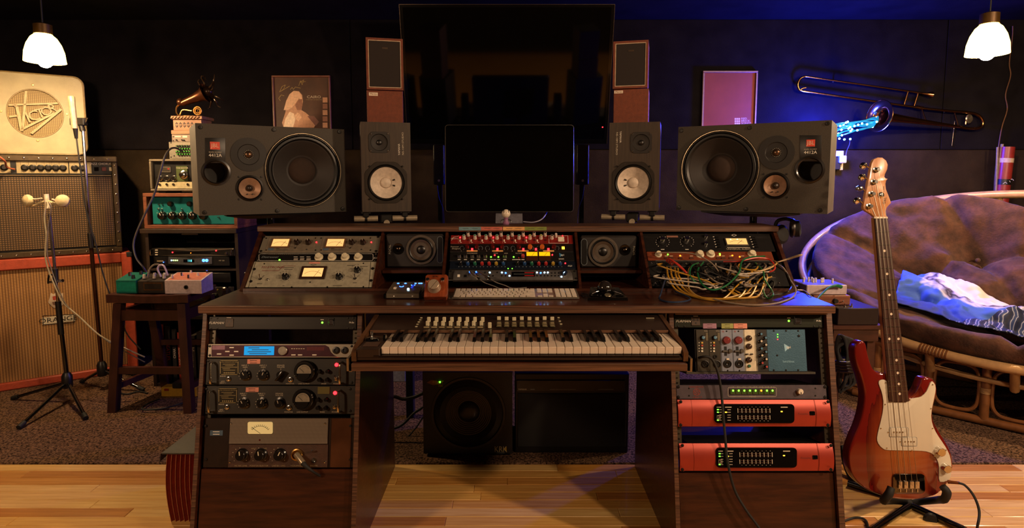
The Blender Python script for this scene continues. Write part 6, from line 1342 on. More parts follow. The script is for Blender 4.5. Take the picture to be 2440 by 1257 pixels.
# books
random.seed(5)
bx = fS.o.x + fS.l(381, 900).x
for i, (w_, y0, col, tcol, s_, lab, tilt) in enumerate(((10, 772, '9a2c24', 'd04030', 'LONESOME', 'tall dark red book at the amplifier end of the low shelf', -2), (11, 776, '1a1716', 'f03a28', 'BEATLES', 'black book with red title beside the tall dark red book', -1.5), (9, 784, '2c2828', 'f0e4d8', 'WHO', 'slim dark book with pale title in the middle of the row', -1), (9, 792, 'b03a26', 'f0d8b8', 'MIXERMAN', 'short red book with pale lettering in the low shelf row', 0), (15, 800, '241c18', '8a7a64', 'Murmur', 'thick dark book standing half hidden by the stool', 0), (26, 0, '1a1614', '8a7a64', 'Mumford', 'broad dark book turned to show its cover', 0), (13, 774, 'c83a32', 'f0e8e0', 'THE 7', 'red and white book next to the desk side', 0))):
    w_m = w_ / 415; y0 = y0 or 790; f = Fr((bx, 3.428, .0255 - .0005), (1, 0, 0), (sin(radians(tilt)) * -1, 0, cos(radians(tilt)))); t = Th('book', lab, 'book', f)
    h_ = fS.l(430, y0).z - .02; bm = M('cover_' + col, col, .5)
    t.part('spine', G().box(0, w_m, 0, .004, 0, h_, .0008), bm); t.part('cover', G().box(0, .002, .0042, .16, 0, h_).box(w_m - .002, w_m, .0042, .16, 0, h_), bm); t.part('pages', G().box(.0024, w_m - .0024, .0045, .155, .003, h_ - .003), M('page_cream', 'b0a488', .8))
    me = text_mesh(s_, M('title_' + tcol, tcol, .5), min(w_m * .72, .028) / .7, 'CENTER'); obj('title', me, t.e, (w_m / 2, -.0006, h_ * .55), (0, radians(90), 0))
    bx += w_m + .0125 + h_ * sin(radians(-tilt)) * (.35 if i < 3 else 0) * 0 + (.0 if i != 3 else .03)
# teal amplifier in walnut case
def onshelf(name, label, cat, z, y=3.43): return Th(name, label, cat, Fr((fS.o.x, y, z)))
te = onshelf('teal_amplifier', 'teal panel amplifier in a walnut case on top of the shelf', 'amplifier', zT + .0065 + .001)
q0, q1 = te.f.l(344, 540), te.f.l(563, 460); hT = q1.z; x0, x1 = q0.x, q1.x
for nm, q in (('case_top', (x0, x1, hT - .02, hT)), ('case_bottom', (x0, x1, 0, .02)), ('case_side', (x0, x0 + .02, .0202, hT - .0202)), ('case_side', (x1 - .02, x1, .0202, hT - .0202))): te.part(nm, G().box(q[0], q[1], 0, .26, q[2], q[3], .002), REDW)
te.part('case_back', G().box(x0 + .021, x1 - .021, .2, .21, .021, hT - .021), BLK)
a, b_ = te.f.l(365, 530, -.03), te.f.l(553, 471, -.03); te.part('panel', G().box(a.x, x1 - .024, .03, .036, .024, hT - .024, .001), M('teal_enamel', '1a6e70', .3, .1, noise=(6, .15)))
for x in (383.5, 407.5, 431, 455.5, 481.5): te.knob(M('bakelite'), x, 514, 9, .022, skirt=1.15, mark=IVORY, ang=-20, base=-.03)
for x in (404, 450): te.knob(M('bakelite'), x, 485.5, 6, .02, cap=CHROME, base=-.03)
for x, y in ((385, 485.5), (376, 497.5), (384, 498.5), (377, 487), (432, 498), (519, 517)): te.rev('switch', CHROME, x, y, [(1, 0), (.8, .004), (.4, .010)], -.03, n=10, r=2.8)
for x in (383.5, 407.5, 431, 455.5, 481.5):
    te.b('index_line', IVORY, x - .5, 503, x + .5, 507, -.03, -.0296)
    for s_ in (-1, 1): te.rev('scale_dot', IVORY, x + s_ * 9, 507, [(1, 0), (1, .0005)], -.03, n=6, r=.9)
# tape echo
ec = onshelf('tape_echo', 'grey cased tape echo with green panel above the teal amplifier', 'audio gear', zT + .0075 + hT + .012)
q0, q1 = ec.f.l(358, 450), ec.f.l(470, 379); hE = q1.z; x0, x1 = q0.x, q0.x + .42
GV = M('grey_vinyl', '6a6050', .5, bump=(250, .3))
for nm, q in (('case_top', (x0, x1, hE - .012, hE)), ('case_bottom', (x0, x1, 0, .012)), ('case_side', (x0, x0 + .012, .0122, hE - .0122)), ('case_side', (x1 - .012, x1, .0122, hE - .0122))): ec.part(nm, G().box(q[0], q[1], 0, .24, q[2], q[3], .003), GV)
for x in (x0 + .05, x1 - .05): ec.part('foot', G().box(x - .02, x + .02, .03, .2, -.0118, -.0002), RUBBER)
ec.part('panel', G().box(x0 + .013, x1 - .013, .02, .03, .0125, hE - .0125), BLK)
ec.part('lower_panel', G().box(x0 + .03, x1 - .013, .012, .0195, .014, ec.f.l(400, 433, -.012).z, .001), M('cream_panel', 'b4a884', .5)); 
a, b_ = ec.f.l(421, 432, -.014), ec.f.l(446, 395, -.014); ec.part('green_panel', G().box(a.x, b_.x, .014, .0195, a.z, b_.z, .001), M('moss_green_panel', '3e4a1c', .5))
ec.knob(CHROME, 434, 416, 8, .02, skirt=1.35, base=-.014); ec.t('MODE SELECTOR', IVORY, 434, 400, 2.6, off=-.0135)
vm = ec.b('meter', STEEL, 384.5, 397, 406, 410.5, -.02, -.016, .001); ec.b('meter_face', M('dim_meter', '34302a', .3), 386.5, 398.5, 404, 408, -.016, -.0155, par=vm); ec.b('meter_red', M('red_knob'), 399, 400.5, 403.5, 403.5, -.0155, -.0152, par=vm)
for x in (378, 395, 412): ec.knob(CHROME, x, 424.5, 5.4, .018, skirt=1.3, base=-.02)
for x in (380, 397, 413, 447): ec.rev('jack_socket', CHROME, x, 439, [(1, 0), (1, .004), (.5, .004), (.4, .001), (0, .001)], -.012, n=10, r=3)
# silver rack pieces above
zs_ = zT + .0075 + hT + .012 + hE + .0008
pr = onshelf('silver_preamp', 'silver preamp panel with rows of green lit knobs above the tape echo', 'audio gear', zs_)
q0, q1 = pr.f.l(404, 377), pr.f.l(448, 338); hP = q1.z; x0 = q0.x; x1 = x0 + .36
pr.part('faceplate', G().box(x0, x1, 0, .004, 0, hP, .001), M('pale_silver_panel', '8e8676', .4, .6)); pr.part('chassis', G().box(x0 + .012, x1 - .012, .0042, .2, .001, hP - .001), BLKM)
for r in range(4):
    for c in range(6):
        x, y = 421 + c * 6 + (r % 2) * 1.5, 347.5 + r * 6.5; pr.knob(BLK if (r + c) % 2 else M('dark_green_knob', '1c3a18', .4), x, y, 2.3, .010, cap=M('green_glow', '3a6a28', .4, emit=.25, ecol='5aff2a') if r else None)
for x, y in ((407.5, 340), (407.5, 374), (415, 371), (420, 363), (415, 352)): pr.screw(x, y, 1.6, off=0)
p3 = onshelf('plug_panel', 'small silver connector panel between wooden box and preamp', 'audio gear', zs_ + hP + .0008)
q0, q1 = p3.f.l(410, 337), p3.f.l(448, 320); hQ = q1.z; x0 = q0.x; x1 = x0 + .34
p3.part('faceplate', G().box(x0, x1, 0, .004, 0, hQ, .001), M('pinkish_silver', '86766a', .4, .5)); p3.part('chassis', G().box(x0 + .01, x1 - .01, .0042, .2, .001, hQ - .001), BLKM)
for x, y in ((419, 333), (432, 333), (437, 333.5)): p3.rev('switch', BLK, x, y, [(1, 0), (.6, .008)], 0, n=8, r=1.8)
p3.b('label_plate', IVORY, 417, 324, 431, 326.5, 0, .001); p3.b('label_plate', IVORY, 435, 323, 446, 327.5, 0, .001); p3.screw(413, 325.5, 1.6, off=0); p3.screw(413, 335, 1.6, off=0)
# carved wooden box and horn
wb_ = onshelf('carved_box', 'small carved wooden box with a row of triangles under the horn', 'box', zs_ + hP + hQ + .002)
f = wb_.f; z0 = 0; q = lambda x, y: f.l(x, y)
CW = woodmat('carved_teak', '7a4e34', 'a87a54', (4, 30, 30), .5)
zA, zB, zC_, zD = f.l(430, 314).z, f.l(430, 310).z, f.l(430, 284).z, f.l(430, 276).z
xL_, xR_ = q(412, 300).x, q(412, 300).x + .16
wb_.part('plinth', G().box(q(408.5, 318).x, xR_ + .008, -.004, .13, 0, zB, .002), CW); wb_.part('body', G().box(xL_, xR_, .004, .12, zB + .0003, zC_, .001), CW)
lid = wb_.part('lid', G().box(q(408, 280).x, xR_ + .01, -.006, .132, zC_ + .0003, zD, .002), CW)
for i in range(5):
    x = q(420 + i * 9.2, 298).x; k = f.k(420, 298)
    for s_ in (-1, 1): wb_.part('triangle_carving', G().prism([(x - 3.8 * k, (zB + zC_) / 2 + s_ * 1.2 * k), (x + 3.8 * k, (zB + zC_) / 2 + s_ * 1.2 * k), (x, (zB + zC_) / 2 + s_ * 6.5 * k)], .002, .0045), M('dark_carving', '3a2014', .6))
for i in range(9): x = q(412, 279).x + i * .018; wb_.part('rope_carving', lambda: G().tube([(-.008, 0, -.004), (.006, 0, .005)], .004, 6, sub=1), CW, lid, (x, -.008, (zC_ + zD) / 2), key='ropec')
HZ_ = zs_ + hP + hQ + .002 + zD + .001
hn = Th('gramophone_horn', 'small brass gramophone horn ornament with dark curling tendrils', 'ornament', Fr(P(440, 274, 3.47)))
hn.e.location.z = HZ_; hn.f = Fr((hn.f.o.x, 3.47, HZ_)); f = hn.f; BR = M('aged_copper', '5c3420', .3, .8, noise=(30, .3)); BRS = M('aged_brass', '8a6434', .3, .9)
L = lambda x, y, o=0.: f.l(x, y, o)
hn.part('base_disc', G().lathe([(.05, 0), (.05, .004), (.03, .006)], (L(448, 274).x, .03, 0), (0, 0, 1), 24), BRS)
a, b_ = L(434, 246), L(492, 222); d = (b_ - a); ln = d.length
hn.part('horn', G().lathe([(.018, 0), (.021, ln * .25), (.026, ln * .55), (.034, ln * .8), (.046, ln * .94), (.060, ln), (.058, ln * 1.005), (.044, ln * .94), (.03, ln * .75)], a, d, 28, cap=False), BR)
hn.part('sound_box', G().ball(L(431, 243), .022, 18), BR); hn.part('tone_arm', G().tube([L(428, 247), L(421, 256), L(421, 268), L(428, 275.0, -.005), L(436, 262, -.01), L(458, 264)], .0045, 8), BRS)
for rr_, w_ in ((.022, .005), (.013, .003)): hn.part('reproducer_ring', G().tube([L(472, 264) + Vector((rr_ * cos(t), -.004, rr_ * sin(t))) for t in [i * pi / 8 for i in range(16)]], w_, 6, True, 1), BRS)
hn.part('reproducer_post', G().cyl((L(472, 264).x, -.002, .002), L(472, 256), .003, n=8), BRS)
TD = M('dark_tendril', '3a2818', .3, .5)
for pts in ([(490, 214), (486, 196), (480, 186), (482, 181), (488, 183), (490, 190)], [(494, 212), (503, 204), (509, 192), (511, 177)], [(488, 212), (478, 204), (472, 195), (475, 189)], [(498, 218), (506, 212), (511, 196)], [(496, 232), (503, 242), (500, 256), (496, 258)], [(502, 228), (514, 240), (520, 252), (526, 256)], [(504, 226), (520, 232), (534, 240)], [(486, 214), (478, 214), (474, 220)]):
    hn.part('tendril', G().tube([L(x, y, .02 * ((i % 2))) for i, (x, y) in enumerate(pts)], [.006 - .004 * i / (len(pts) - 1) for i in range(len(pts))], 7), TD)
hn.part('tendril_heart', G().ball(L(495, 218), .03, 14), TD)
solo('echo_lead', G().tube([P(434, 360, 3.38), P(418, 352, 3.34), P(404, 356, 3.3), P(392, 375, 3.25), P(382, 410, 3.22), P(368, 460, 3.2), P(345, 510, 3.15), P(325, 555, 3.12), P(318, 585, 3.1), P(325, 615, 3.09), P(340, 635, 3.09), P(348, 648, 3.1)], .0055, 8), M('grey_black_lead', '2e2822', .4), 'long dark lead curving from the silver preamp down to the stool', 'cable')
# ================================================================ stool and pedals
SX0, SX1, SYF, SZT = P(252, 700, 3.06).x, P(447, 700, 3.06).x, 3.06, P(350, 702, 3.06).z
st = Th('saddle_stool', 'dark brown wooden saddle stool in front of the rack shelf', 'stool', Fr((0, SYF, .0065)))
zt = SZT - .0065; SD = .30; n = 14; V = []
for j in (0, 1):
    for i in range(n + 1):
        q = i / n; x = SX0 + (SX1 - SX0) * q; dip = -.008 * sin(pi * q) ** 2
        y = 0 if j == 0 else SD
        V += [(x, y, zt + dip), (x, y, zt - .042 + dip * .3)]
F = []
for i in range(n):
    a, b = 2 * i, 2 * (i + n + 1); F += [(a, a + 2, b + 2, b), (a + 1, b + 1, b + 3, a + 3), (a, a + 1, a + 3, a + 2), (b, b + 2, b + 3, b + 1)]
F += [(0, 2 * (n + 1), 2 * (n + 1) + 1, 1), (2 * n, 2 * n + 1, 4 * n + 3, 4 * n + 2)]
st.part('seat', G().add(V, F), STOOLW)
LEG = []
for (xt, yt, xb, yb2) in ((SX0 + .045, .035, SX0 + .015, -.02), (SX1 - .045, .035, SX1 - .005, -.03), (SX0 + .06, SD - .03, SX0 + .10, SD + .02), (SX1 - .03, SD - .03, SX1 + .03, SD + .02)):
    zt_ = zt - .05; w = .021; V = [(xb + a, yb2 + b, 0) for a, b in ((-w, -w), (w, -w), (w, w), (-w, w))] + [(xt + a, yt + b, zt_) for a, b in ((-w, -w), (w, -w), (w, w), (-w, w))]
    st.part('leg', G().add(V, [(3, 2, 1, 0), (4, 5, 6, 7), (0, 1, 5, 4), (1, 2, 6, 5), (2, 3, 7, 6), (3, 0, 4, 7)]), STOOLW); LEG.append((Vector((xb, yb2, 0)), Vector((xt, yt, zt_))))
def bar(nm, i, j, z, h, w=.012):
    a = LEG[i][0].lerp(LEG[i][1], z / zt); b = LEG[j][0].lerp(LEG[j][1], z / zt); d = (b - a).normalized(); s = Vector((-d.y, d.x, 0)) * w
    V = [v + Vector((0, 0, hz_)) for hz_ in (-h / 2, h / 2) for v in (a - s, b - s, b + s, a + s)]
    st.part(nm, G().add(V, [(3, 2, 1, 0), (4, 5, 6, 7), (0, 1, 5, 4), (1, 2, 6, 5), (2, 3, 7, 6), (3, 0, 4, 7)]), STOOLW)
bar('apron', 0, 1, zt - .068, .055); bar('apron', 2, 3, zt - .068, .055); bar('apron', 0, 2, zt - .068, .055); bar('apron', 1, 3, zt - .068, .055)
bar('stretcher', 0, 1, .235, .035); bar('stretcher', 2, 3, .31, .03); bar('stretcher', 0, 2, .14, .03); bar('stretcher', 1, 3, .14, .03)
def pedal(name, label, x0, x1, y0, y1, Y, mat, front=None):
    z = SZT + .0006; f = Fr((P((x0 + x1) / 2, y1, Y).x, Y, z)); t = Th(name, label, 'effects pedal', f); a, b_ = f.l(x0, y1), f.l(x1, y0); h = b_.z * .92
    V = [(x, y, zz) for x in (a.x, b_.x) for y, zz in ((0, 0), (0, h * .8), (.12, h * 1.1), (.12, 0))]
    t.part('case', G().add(V, [(0, 3, 2, 1)[::-1], (4, 5, 6, 7)[::-1], (0, 1, 5, 4)[::-1], (1, 2, 6, 5)[::-1], (2, 3, 7, 6)[::-1], (3, 0, 4, 7)[::-1]]), mat)
    return t, a.x, b_.x, h
TEALP = M('teal_metallic', '1c7468', .3, .5); PWH = M('lilac_white_case', 'b4a4a8', .45); PBK = M('dark_pedal_case', '1d150f', .45)
t, a, b, h = pedal('teal_pedal', 'teal effects pedal at the amplifier end of the stool seat', 277, 323, 657, 685, 3.10, TEALP)
for i, (u_, v_) in enumerate(((.3, .07), (.7, .03), (.75, .09))): t.part('knob', lambda: G().lathe([(.009, 0), (.008, .018)], (0, 0, 0), (0, 0, 1), 12), BLK if i else CHROME, None, (a + (b - a) * u_, v_, h * (.8 + .3 * v_ / .12)), key=('pk', i > 0))
t.part('front_edge', G().box(a + .002, b - .002, -.001, .0, h * .1, h * .68), M('teal_gloss', '1c8a78', .25, .4))
t, a, b, h = pedal('black_pedal', 'dark effects pedal with gold framed plate between teal and pale pedals', 329, 391, 660, 686, 3.11, PBK)
t.part('gold_plate', G().box(a + .03, b - .01, -.0015, -.0002, h * .18, h * .72), M('gold_frame_plate', '5a3e22', .35, .6)); t.part('plate_inner', G().box(a + .035, b - .015, -.002, -.0015, h * .26, h * .64), BLK)
for i in range(5): t.part('knob', lambda: G().lathe([(.0085, 0), (.007, .02), (.006, .021)], (0, 0, 0), (0, 0, 1), 12), M('pale_knob', 'a89c98', .4), None, (a + (b - a) * (.12 + .19 * i), .03 + .05 * (i % 2), h * .95), key='pkp')
t, a, b, h = pedal('pale_pedal', 'pale effects pedal with round side jack nearest the desk', 393, 479, 657, 686, 3.09, PWH)
t.part('top_plate', G().add([(a + .01, .008, h * .83), (b - .01, .008, h * .83), (b - .01, .112, h * 1.09), (a + .01, .112, h * 1.09)], [(0, 1, 2, 3)]), M('salmon_top', 'b06a58', .4)); t.part('jack', G().lathe([(.011, 0), (.011, .004), (.006, .004), (.005, .0), (0, .0)], (a + (b - a) * .58, 0, h * .4), n=14), BLKM)
for i in range(6): t.part('knob', lambda: G().lathe([(.006, 0), (.005, .018)], (0, 0, 0), (0, 0, 1), 10), CHROME if i % 2 else IVORY, None, (a + (b - a) * (.12 + .15 * i), .03 + .04 * (i % 3), h * (.9 + .06 * (i % 3))), key=('pkq', i % 2))
solo('patch_lead', G().tube([P(384, 659, 3.15), P(376, 642, 3.15), P(380, 632, 3.15), P(390, 633, 3.14), P(398, 650, 3.14), P(400, 656, 3.14)], .005, 8), M('lilac_lead', '9a8aa0', .5), 'pale lilac patch lead looping between the pedals', 'cable')
solo('braided_lead', G().tube([P(352, 660, 3.16), P(355, 644, 3.16), P(364, 632, 3.16), P(376, 629, 3.16), P(384, 634, 3.17)], .0045, 8), M('speckled_lead', '2a2420', .6, noise=(300, 1), col2='9a8a78'), 'speckled braided lead arching over the pedals', 'cable')
# ================================================================ microphone stands
def tripod(t, hub, r, angs, mat=BLKM):
    f = t.f; h = hub
    t.part('hub', G().lathe([(.022, -.035), (.026, -.02), (.026, .03), (.016, .05)], h, (0, 0, 1), 16), BLK)
    for a in angs:
        e = Vector((h[0] + r * cos(radians(a)), h[1] + r * sin(radians(a)), .012)); o = t.part('leg', G().cyl(Vector(h) + Vector((.02 * cos(radians(a)), .02 * sin(radians(a)), -.01)), e, .009, n=10), BLKG); t.part('rubber_foot', G().cyl(e - (e - Vector(h)).normalized() * .03, e + (e - Vector(h)).normalized() * .008, .0125, n=10), RUBBER, o)
f = Fr((P(160, 905, 3.16).x, 3.16, .0065)); m1 = Th('microphone_stand', 'microphone stand carrying a crossbar with two white clip microphones', 'microphone stand', f)
L = lambda x, y, o=0.: f.l(x, y, o)
hz0 = L(160, 908).z; tripod(m1, (0, 0, max(hz0, .10)), .34, (-88, -42, 172))
pA, pB, pC = Vector((0, 0, hz0 + .03)), L(141, 745), L(118, 510)
m1.part('lower_tube', G().cyl(pA, pB, .0105, n=12), BLKG); m1.part('upper_tube', G().cyl(pB - (pC - pB).normalized() * .03, pC, .0075, n=12), CHROME); m1.part('clutch', G().cyl(pB - (pC - pB) * .22, pB + (pC - pB) * .12, .014, n=12), BLK)
c = L(150, 672); m1.part('clutch', G().cyl(L(133, 672), L(131, 640), .013, n=12), BLK); m1.part('clutch_knob', G().cyl(L(118, 672), L(150, 668), .006, .009, 8), CHROME); m1.part('clutch_lever', G().tube([L(131, 655), L(117, 655), L(115, 675)], .005, 6, sub=2), BLK)
m1.part('mount_head', G().cyl(L(114, 496), L(110, 462), .013, .011, 12), IVORY)
for s_, pts in ((-1, [(112, 478), (95, 484), (78, 490), (62, 487)]), (1, [(112, 478), (128, 484), (146, 491), (158, 489)])): m1.part('crossbar_arm', G().tube([L(x, y) for x, y in pts], .007, 8), M('ivory_arm', 'bfae88', .4))
for s_, pts in ((-1, [(100, 472), (84, 474), (72, 472)]), (1, [(124, 474), (138, 478), (150, 474)])): m1.part('wire_arm', G().tube([L(x, y, .01) for x, y in pts], .0035, 6), IVORY)
for x, lab in ((66, 'round pale microphone head on the outer arm of the crossbar'), (149, 'round pale microphone head on the inner arm of the crossbar')):
    o = m1.part('microphone_capsule', G().lathe([(.028, -.012), (.033, 0), (.030, .012), (.018, .019), (0, .021)], L(x, 478, .01), (-.45 if x < 100 else .45, -1, .15), 20), M('ivory_foam', 'c4b48c', .6)); o['label'] = lab
m1.part('lead', G().tube([L(110, 480, .015), L(106, 520, .02), L(110, 560, .02), L(108, 610, .025), L(118, 650, .02), L(135, 690, .02), L(150, 720, .02), L(190, 755, .02), L(240, 800, .03), L(300, 830, .0), L(345, 850, .0)], .004, 7), M('grey_white_lead', 'a0947c', .5)); m1.part('lead', G().tube([L(116, 480, .015), L(122, 495, .02), L(115, 540, .02), L(112, 600, .025), L(122, 640, .02), L(140, 690, .02), L(160, 728, .02), L(200, 765, .02), L(250, 808, .03), L(300, 838, .0), L(345, 862, .0)], .003, 7), M('grey_lead'))
f = Fr((P(243, 880, 3.36).x, 3.36, .0065)); m2 = Th('microphone_stand', 'tall thin microphone stand with a slim pencil microphone before the cream cabinet', 'microphone stand', f)
L = lambda x, y, o=0.: f.l(x, y, o)
tripod(m2, (0, 0, max(L(243, 885).z, .12)), .24, (-5, 80, 150)); pA, pB, pC = Vector((0, 0, .16)), L(217, 585), L(197, 305)
m2.part('lower_tube', G().cyl(pA, pB, .0105, n=12), M('bronze_tube', '4a2c1c', .2, .7)); m2.part('upper_tube', G().cyl(pB, pC, .008, n=12), CHROME); m2.part('clutch', G().cyl(L(218, 590), L(215, 555), .015, n=12), BLK)
m2.part('clip', G().box(L(170, 285).x, L(204, 285).x, -.018, .018, L(187, 299).z, L(187, 281).z, .004), BLK); m2.part('swivel', G().cyl(L(197, 312), L(193, 296), .014, n=12), BLK); m2.part('clip_screw', G().cyl(L(203, 292), L(207, 280), .004, .006, 8), CHROME)
m2.part('microphone', G().lathe([(.016, 0), (.016, .14), (.0175, .145), (.0175, .17), (.014, .175)], L(178, 306, .025), (L(170, 236) - L(178, 306)).normalized(), 20), M('champagne_metal', 'b8aa88', .35, .6)); m2.part('connector', G().cyl(L(179, 302, .025), L(182, 330, .02), .013, .008, 12), BLK)
m2.part('lead', G().tube([L(182, 328, .02), L(186, 360, .03), L(194, 420, .03), L(205, 500, .03), L(228, 580, .03), L(245, 650, .03), L(262, 700, .03), L(275, 715, .03), L(300, 790, .0), L(335, 832, -.02)], .004, 7), RUBBER)
# ================================================================ hanging lamps
SHADE = M('lit_glass_shade', 'ffd890', .3, emit=8, ecol=(1, .70, .12)); BULB = E('lit_bulb', 'ffd8a4', 1200); SOCK = M('brass_socket', '4a3210', .4, .5)
def pendant(label, px, y0, y1, Y, wpx):
    c = P(px, y0, Y); b = P(px, y1, Y); k = (c - CAM).y / FPX; R_ = k * wpx / 2 * 1.0; H_ = c.z - b.z
    t = Th('pendant_lamp', label, 'lamp', Fr((c.x, Y, c.z)))
    prof = [(R_ * .42, 0), (R_ * .62, -H_ * .12), (R_ * .82, -H_ * .36), (R_ * .95, -H_ * .65), (R_, -H_)]
    t.part('glass_shade', G().lathe([(r, -h) for r, h in prof] + [(R_ * .965, H_ * .995), (R_ * .91, H_ * .65), (R_ * .78, H_ * .36), (R_ * .58, H_ * .14)], (0, 0, 0), (0, 0, -1), 36, cap=False), SHADE)
    t.part('bulb', G().ball((0, 0, -H_ * .92), R_ * .40, 20, 1.1), BULB)
    t.part('socket', G().lathe([(R_ * .45, 0), (R_ * .45, H_ * .34), (R_ * .2, H_ * .4)], (0, 0, .001), (0, 0, 1), 20), SOCK)
    t.part('cord', G().cyl((0, 0, H_ * .4), (0, 0, ZC - c.z - .02), .004, n=8), RUBBER); t.part('ceiling_cup', G().lathe([(.03, 0), (.045, .0195)], (0, 0, ZC - c.z - .02), (0, 0, 1), 20), SOCK)
    return t
pendant('glowing bell shaped pendant lamp above the cream vintage cabinet', 103, 82, 148, 2.98, 82)
pendant('glowing bell shaped pendant lamp above the round cushioned chair', 2357, 58, 130, 2.98, 86)
# ================================================================ odds and ends on the floor
ps = Th('power_strip', 'yellow metal power strip on the carpet behind the stool', 'power strip', Fr(PZ(384, 945, .0065))); w = .2
ps.part('case', G().box(0, w, 0, .06, 0, .055, .004), M('yellow_enamel', '9a7418', .5)); ps.part('adapter', G().box(.07, .12, -.012, .05, .052, .085, .004), BLK); ps.part('switch', G().box(.02, .045, -.002, .0, .035, .048), LORANGE if False else M('red_switch'))
for i, pts in enumerate(([(352, 936), (330, 932), (305, 938), (285, 936)], [(380, 950), (350, 962), (340, 975), (390, 972), (440, 958)])):
    solo('floor_lead', G().tube([PZ(x, y, .0115 + .0105 * i) for x, y in pts], .0045, 6), RUBBER, ('thin dark lead running across the carpet behind the stool', 'dark lead curling on the carpet under the stool front', 'dark lead looped beside the rear stool leg', 'short curl of dark lead beside the shelf foot')[i], 'cable')
af = Th('accordion_file', 'expanding file with red pleats and grey cover beside the pedestal', 'expanding file', Fr(PZ(413, 1240, 0.0) + Vector((0, 0, .0005))))
f = af.f; xe = XA - .0115 - f.o.x; zt = P(400, 1078, f.o.y).z - .0005; npl = 12
for i in range(npl):
    x0 = -.012 + (xe + .010) * i / npl; x1 = -.012 + (xe + .010) * (i + 1) / npl; bow = lambda q: -.014 * sin(pi * min(1, max(0, q)))
    nz = 8; V = []; 
    for j in range(nz + 1):
        z = zt * j / nz; o_ = -.012 * sin(pi * j / nz) * (1 - i / npl); V += [(x0 + o_, .008, z), ((x0 + x1) / 2 + o_, -.006, z), (x1 + o_ * (npl - i - 1) / max(1, npl - i), .008, z)]
    F = []
    for j in range(nz):
        for m_ in range(2): F.append((j * 3 + m_, j * 3 + m_ + 1, j * 3 + m_ + 4, j * 3 + m_ + 3))
    pt = af.part('pleat', G().add(V, F), M('red_brown_card', '8a2f1a', .6), ang=20)
    af.part('pleat_edge', G().tube([Vector(V[j * 3 + 1]) for j in range(nz + 1)], .0009, 5, sub=1), M('pale_card_edge', 'c07a52', .6), pt)  # lighter card strip along each pleat ridge
af.part('body', G().box(-.008, xe, .009, .22, 0, zt - .002), M('dark_card', '1a1412', .6)); af.part('cover_flap', G().add([(-.03, -.016, zt - .03), (-.022, -.014, zt + .004), (xe, -.014, zt + .006), (xe, .23, zt + .012), (-.01, .23, zt + .01), (-.024, -.018, zt - .03)], [(1, 2, 3, 4), (0, 1, 4), (5, 0, 1)]).box(-.02, xe, -.012, .23, zt + .0, zt + .005), M('grey_black_cover', '2c2723', .5))
# ================================================================ bass guitar
fG = fr(2150, 1190, 2.03, 0, 6.5); fG = Fr(fG.o, (1, 0, 0), fG.uz)
bg = Th('bass_guitar', 'sunburst bass guitar with white pickguard leaning on a floor stand', 'bass guitar', fG)
body = [(2064.5, 822), (2060, 814), (2054, 812), (2045, 816), (2037, 828), (2037, 848), (2042, 872), (2052, 900), (2059, 930), (2060, 950), (2056, 980), (2047, 1012), (2034, 1042), (2025, 1068), (2022.5, 1090), (2026, 1118), (2038, 1142), (2060, 1162), (2084, 1174), (2118, 1185), (2156, 1190), (2199, 1188), (2233, 1177), (2256, 1155), (2268, 1128), (2271, 1105), (2267, 1080), (2254, 1053), (2238, 1027), (2226, 1004), (2222.5, 982), (2227, 959), (2233, 935), (2231, 915), (2223, 903), (2211, 899), (2200, 902), (2194, 915), (2186, 932), (2176, 943), (2165, 950), (2150, 952), (2118, 910), (2110, 890), (2094, 888), (2081, 878), (2072, 856), (2067, 836)]
def smooth(pts, n=3):
    out = []; N = len(pts)
    for i in range(N):
        p0, p1, p2, p3 = [Vector(pts[(i + k) % N]) for k in (-1, 0, 1, 2)]
        for j in range(n):
            t = j / n; out.append(tuple(.5 * ((2 * p1) + (p2 - p0) * t + (2 * p0 - 5 * p1 + 4 * p2 - p3) * t * t + (3 * p1 - p0 - 3 * p2 + p3) * t ** 3)))
    return out
# sunburst: red rim to amber centre is the finish of the wood itself
sun = bpy.data.materials.new('sunburst_lacquer'); sun.use_nodes = True; nt = sun.node_tree; bs = nt.nodes['Principled BSDF']
bs.inputs['Roughness'].default_value = .16; bs.inputs['Coat Weight'].default_value = .8; bs.inputs['Coat Roughness'].default_value = .05
tc = nt.nodes.new('ShaderNodeTexCoord'); mp = nt.nodes.new('ShaderNodeMapping'); nt.links.new(tc.outputs['Object'], mp.inputs[0])
cA = fG.l(2150, 1075); rx = fG.k(2150, 1075)
mp.inputs['Location'].default_value = (-cA.x / (rx * 100), 0, -cA.z / (rx * 200)); mp.inputs['Scale'].default_value = (1 / (rx * 100), 0, 1 / (rx * 200))
vl = nt.nodes.new('ShaderNodeVectorMath'); vl.operation = 'LENGTH'; nt.links.new(mp.outputs[0], vl.inputs[0])
nz = nt.nodes.new('ShaderNodeTexNoise'); nz.inputs['Scale'].default_value = 3; mp2 = nt.nodes.new('ShaderNodeMapping'); mp2.inputs['Scale'].default_value = (30, 30, 1.5); nt.links.new(tc.outputs['Object'], mp2.inputs[0]); nt.links.new(mp2.outputs[0], nz.inputs['Vector'])
ad = nt.nodes.new('ShaderNodeMath'); ad.operation = 'MULTIPLY_ADD'; ad.inputs[1].default_value = .25; nt.links.new(nz.outputs[0], ad.inputs[0]); nt.links.new(vl.outputs['Value'], ad.inputs[2])
rp = nt.nodes.new('ShaderNodeValToRGB'); el = rp.color_ramp.elements; el[0].position = .25; el[0].color = (*C('8e4a1e'), 1); el[1].position = 1.25; el[1].color = (*C('480b09'), 1); e = el.new(.75); e.color = (*C('7a3016'), 1); e = el.new(1.0); e.color = (*C('66140e'), 1)
nt.links.new(ad.outputs[0], rp.inputs[0]); nt.links.new(rp.outputs[0], bs.inputs['Base Color'])
bg.poly('body', sun, smooth(body), -.040, .0, .006, ang=60)
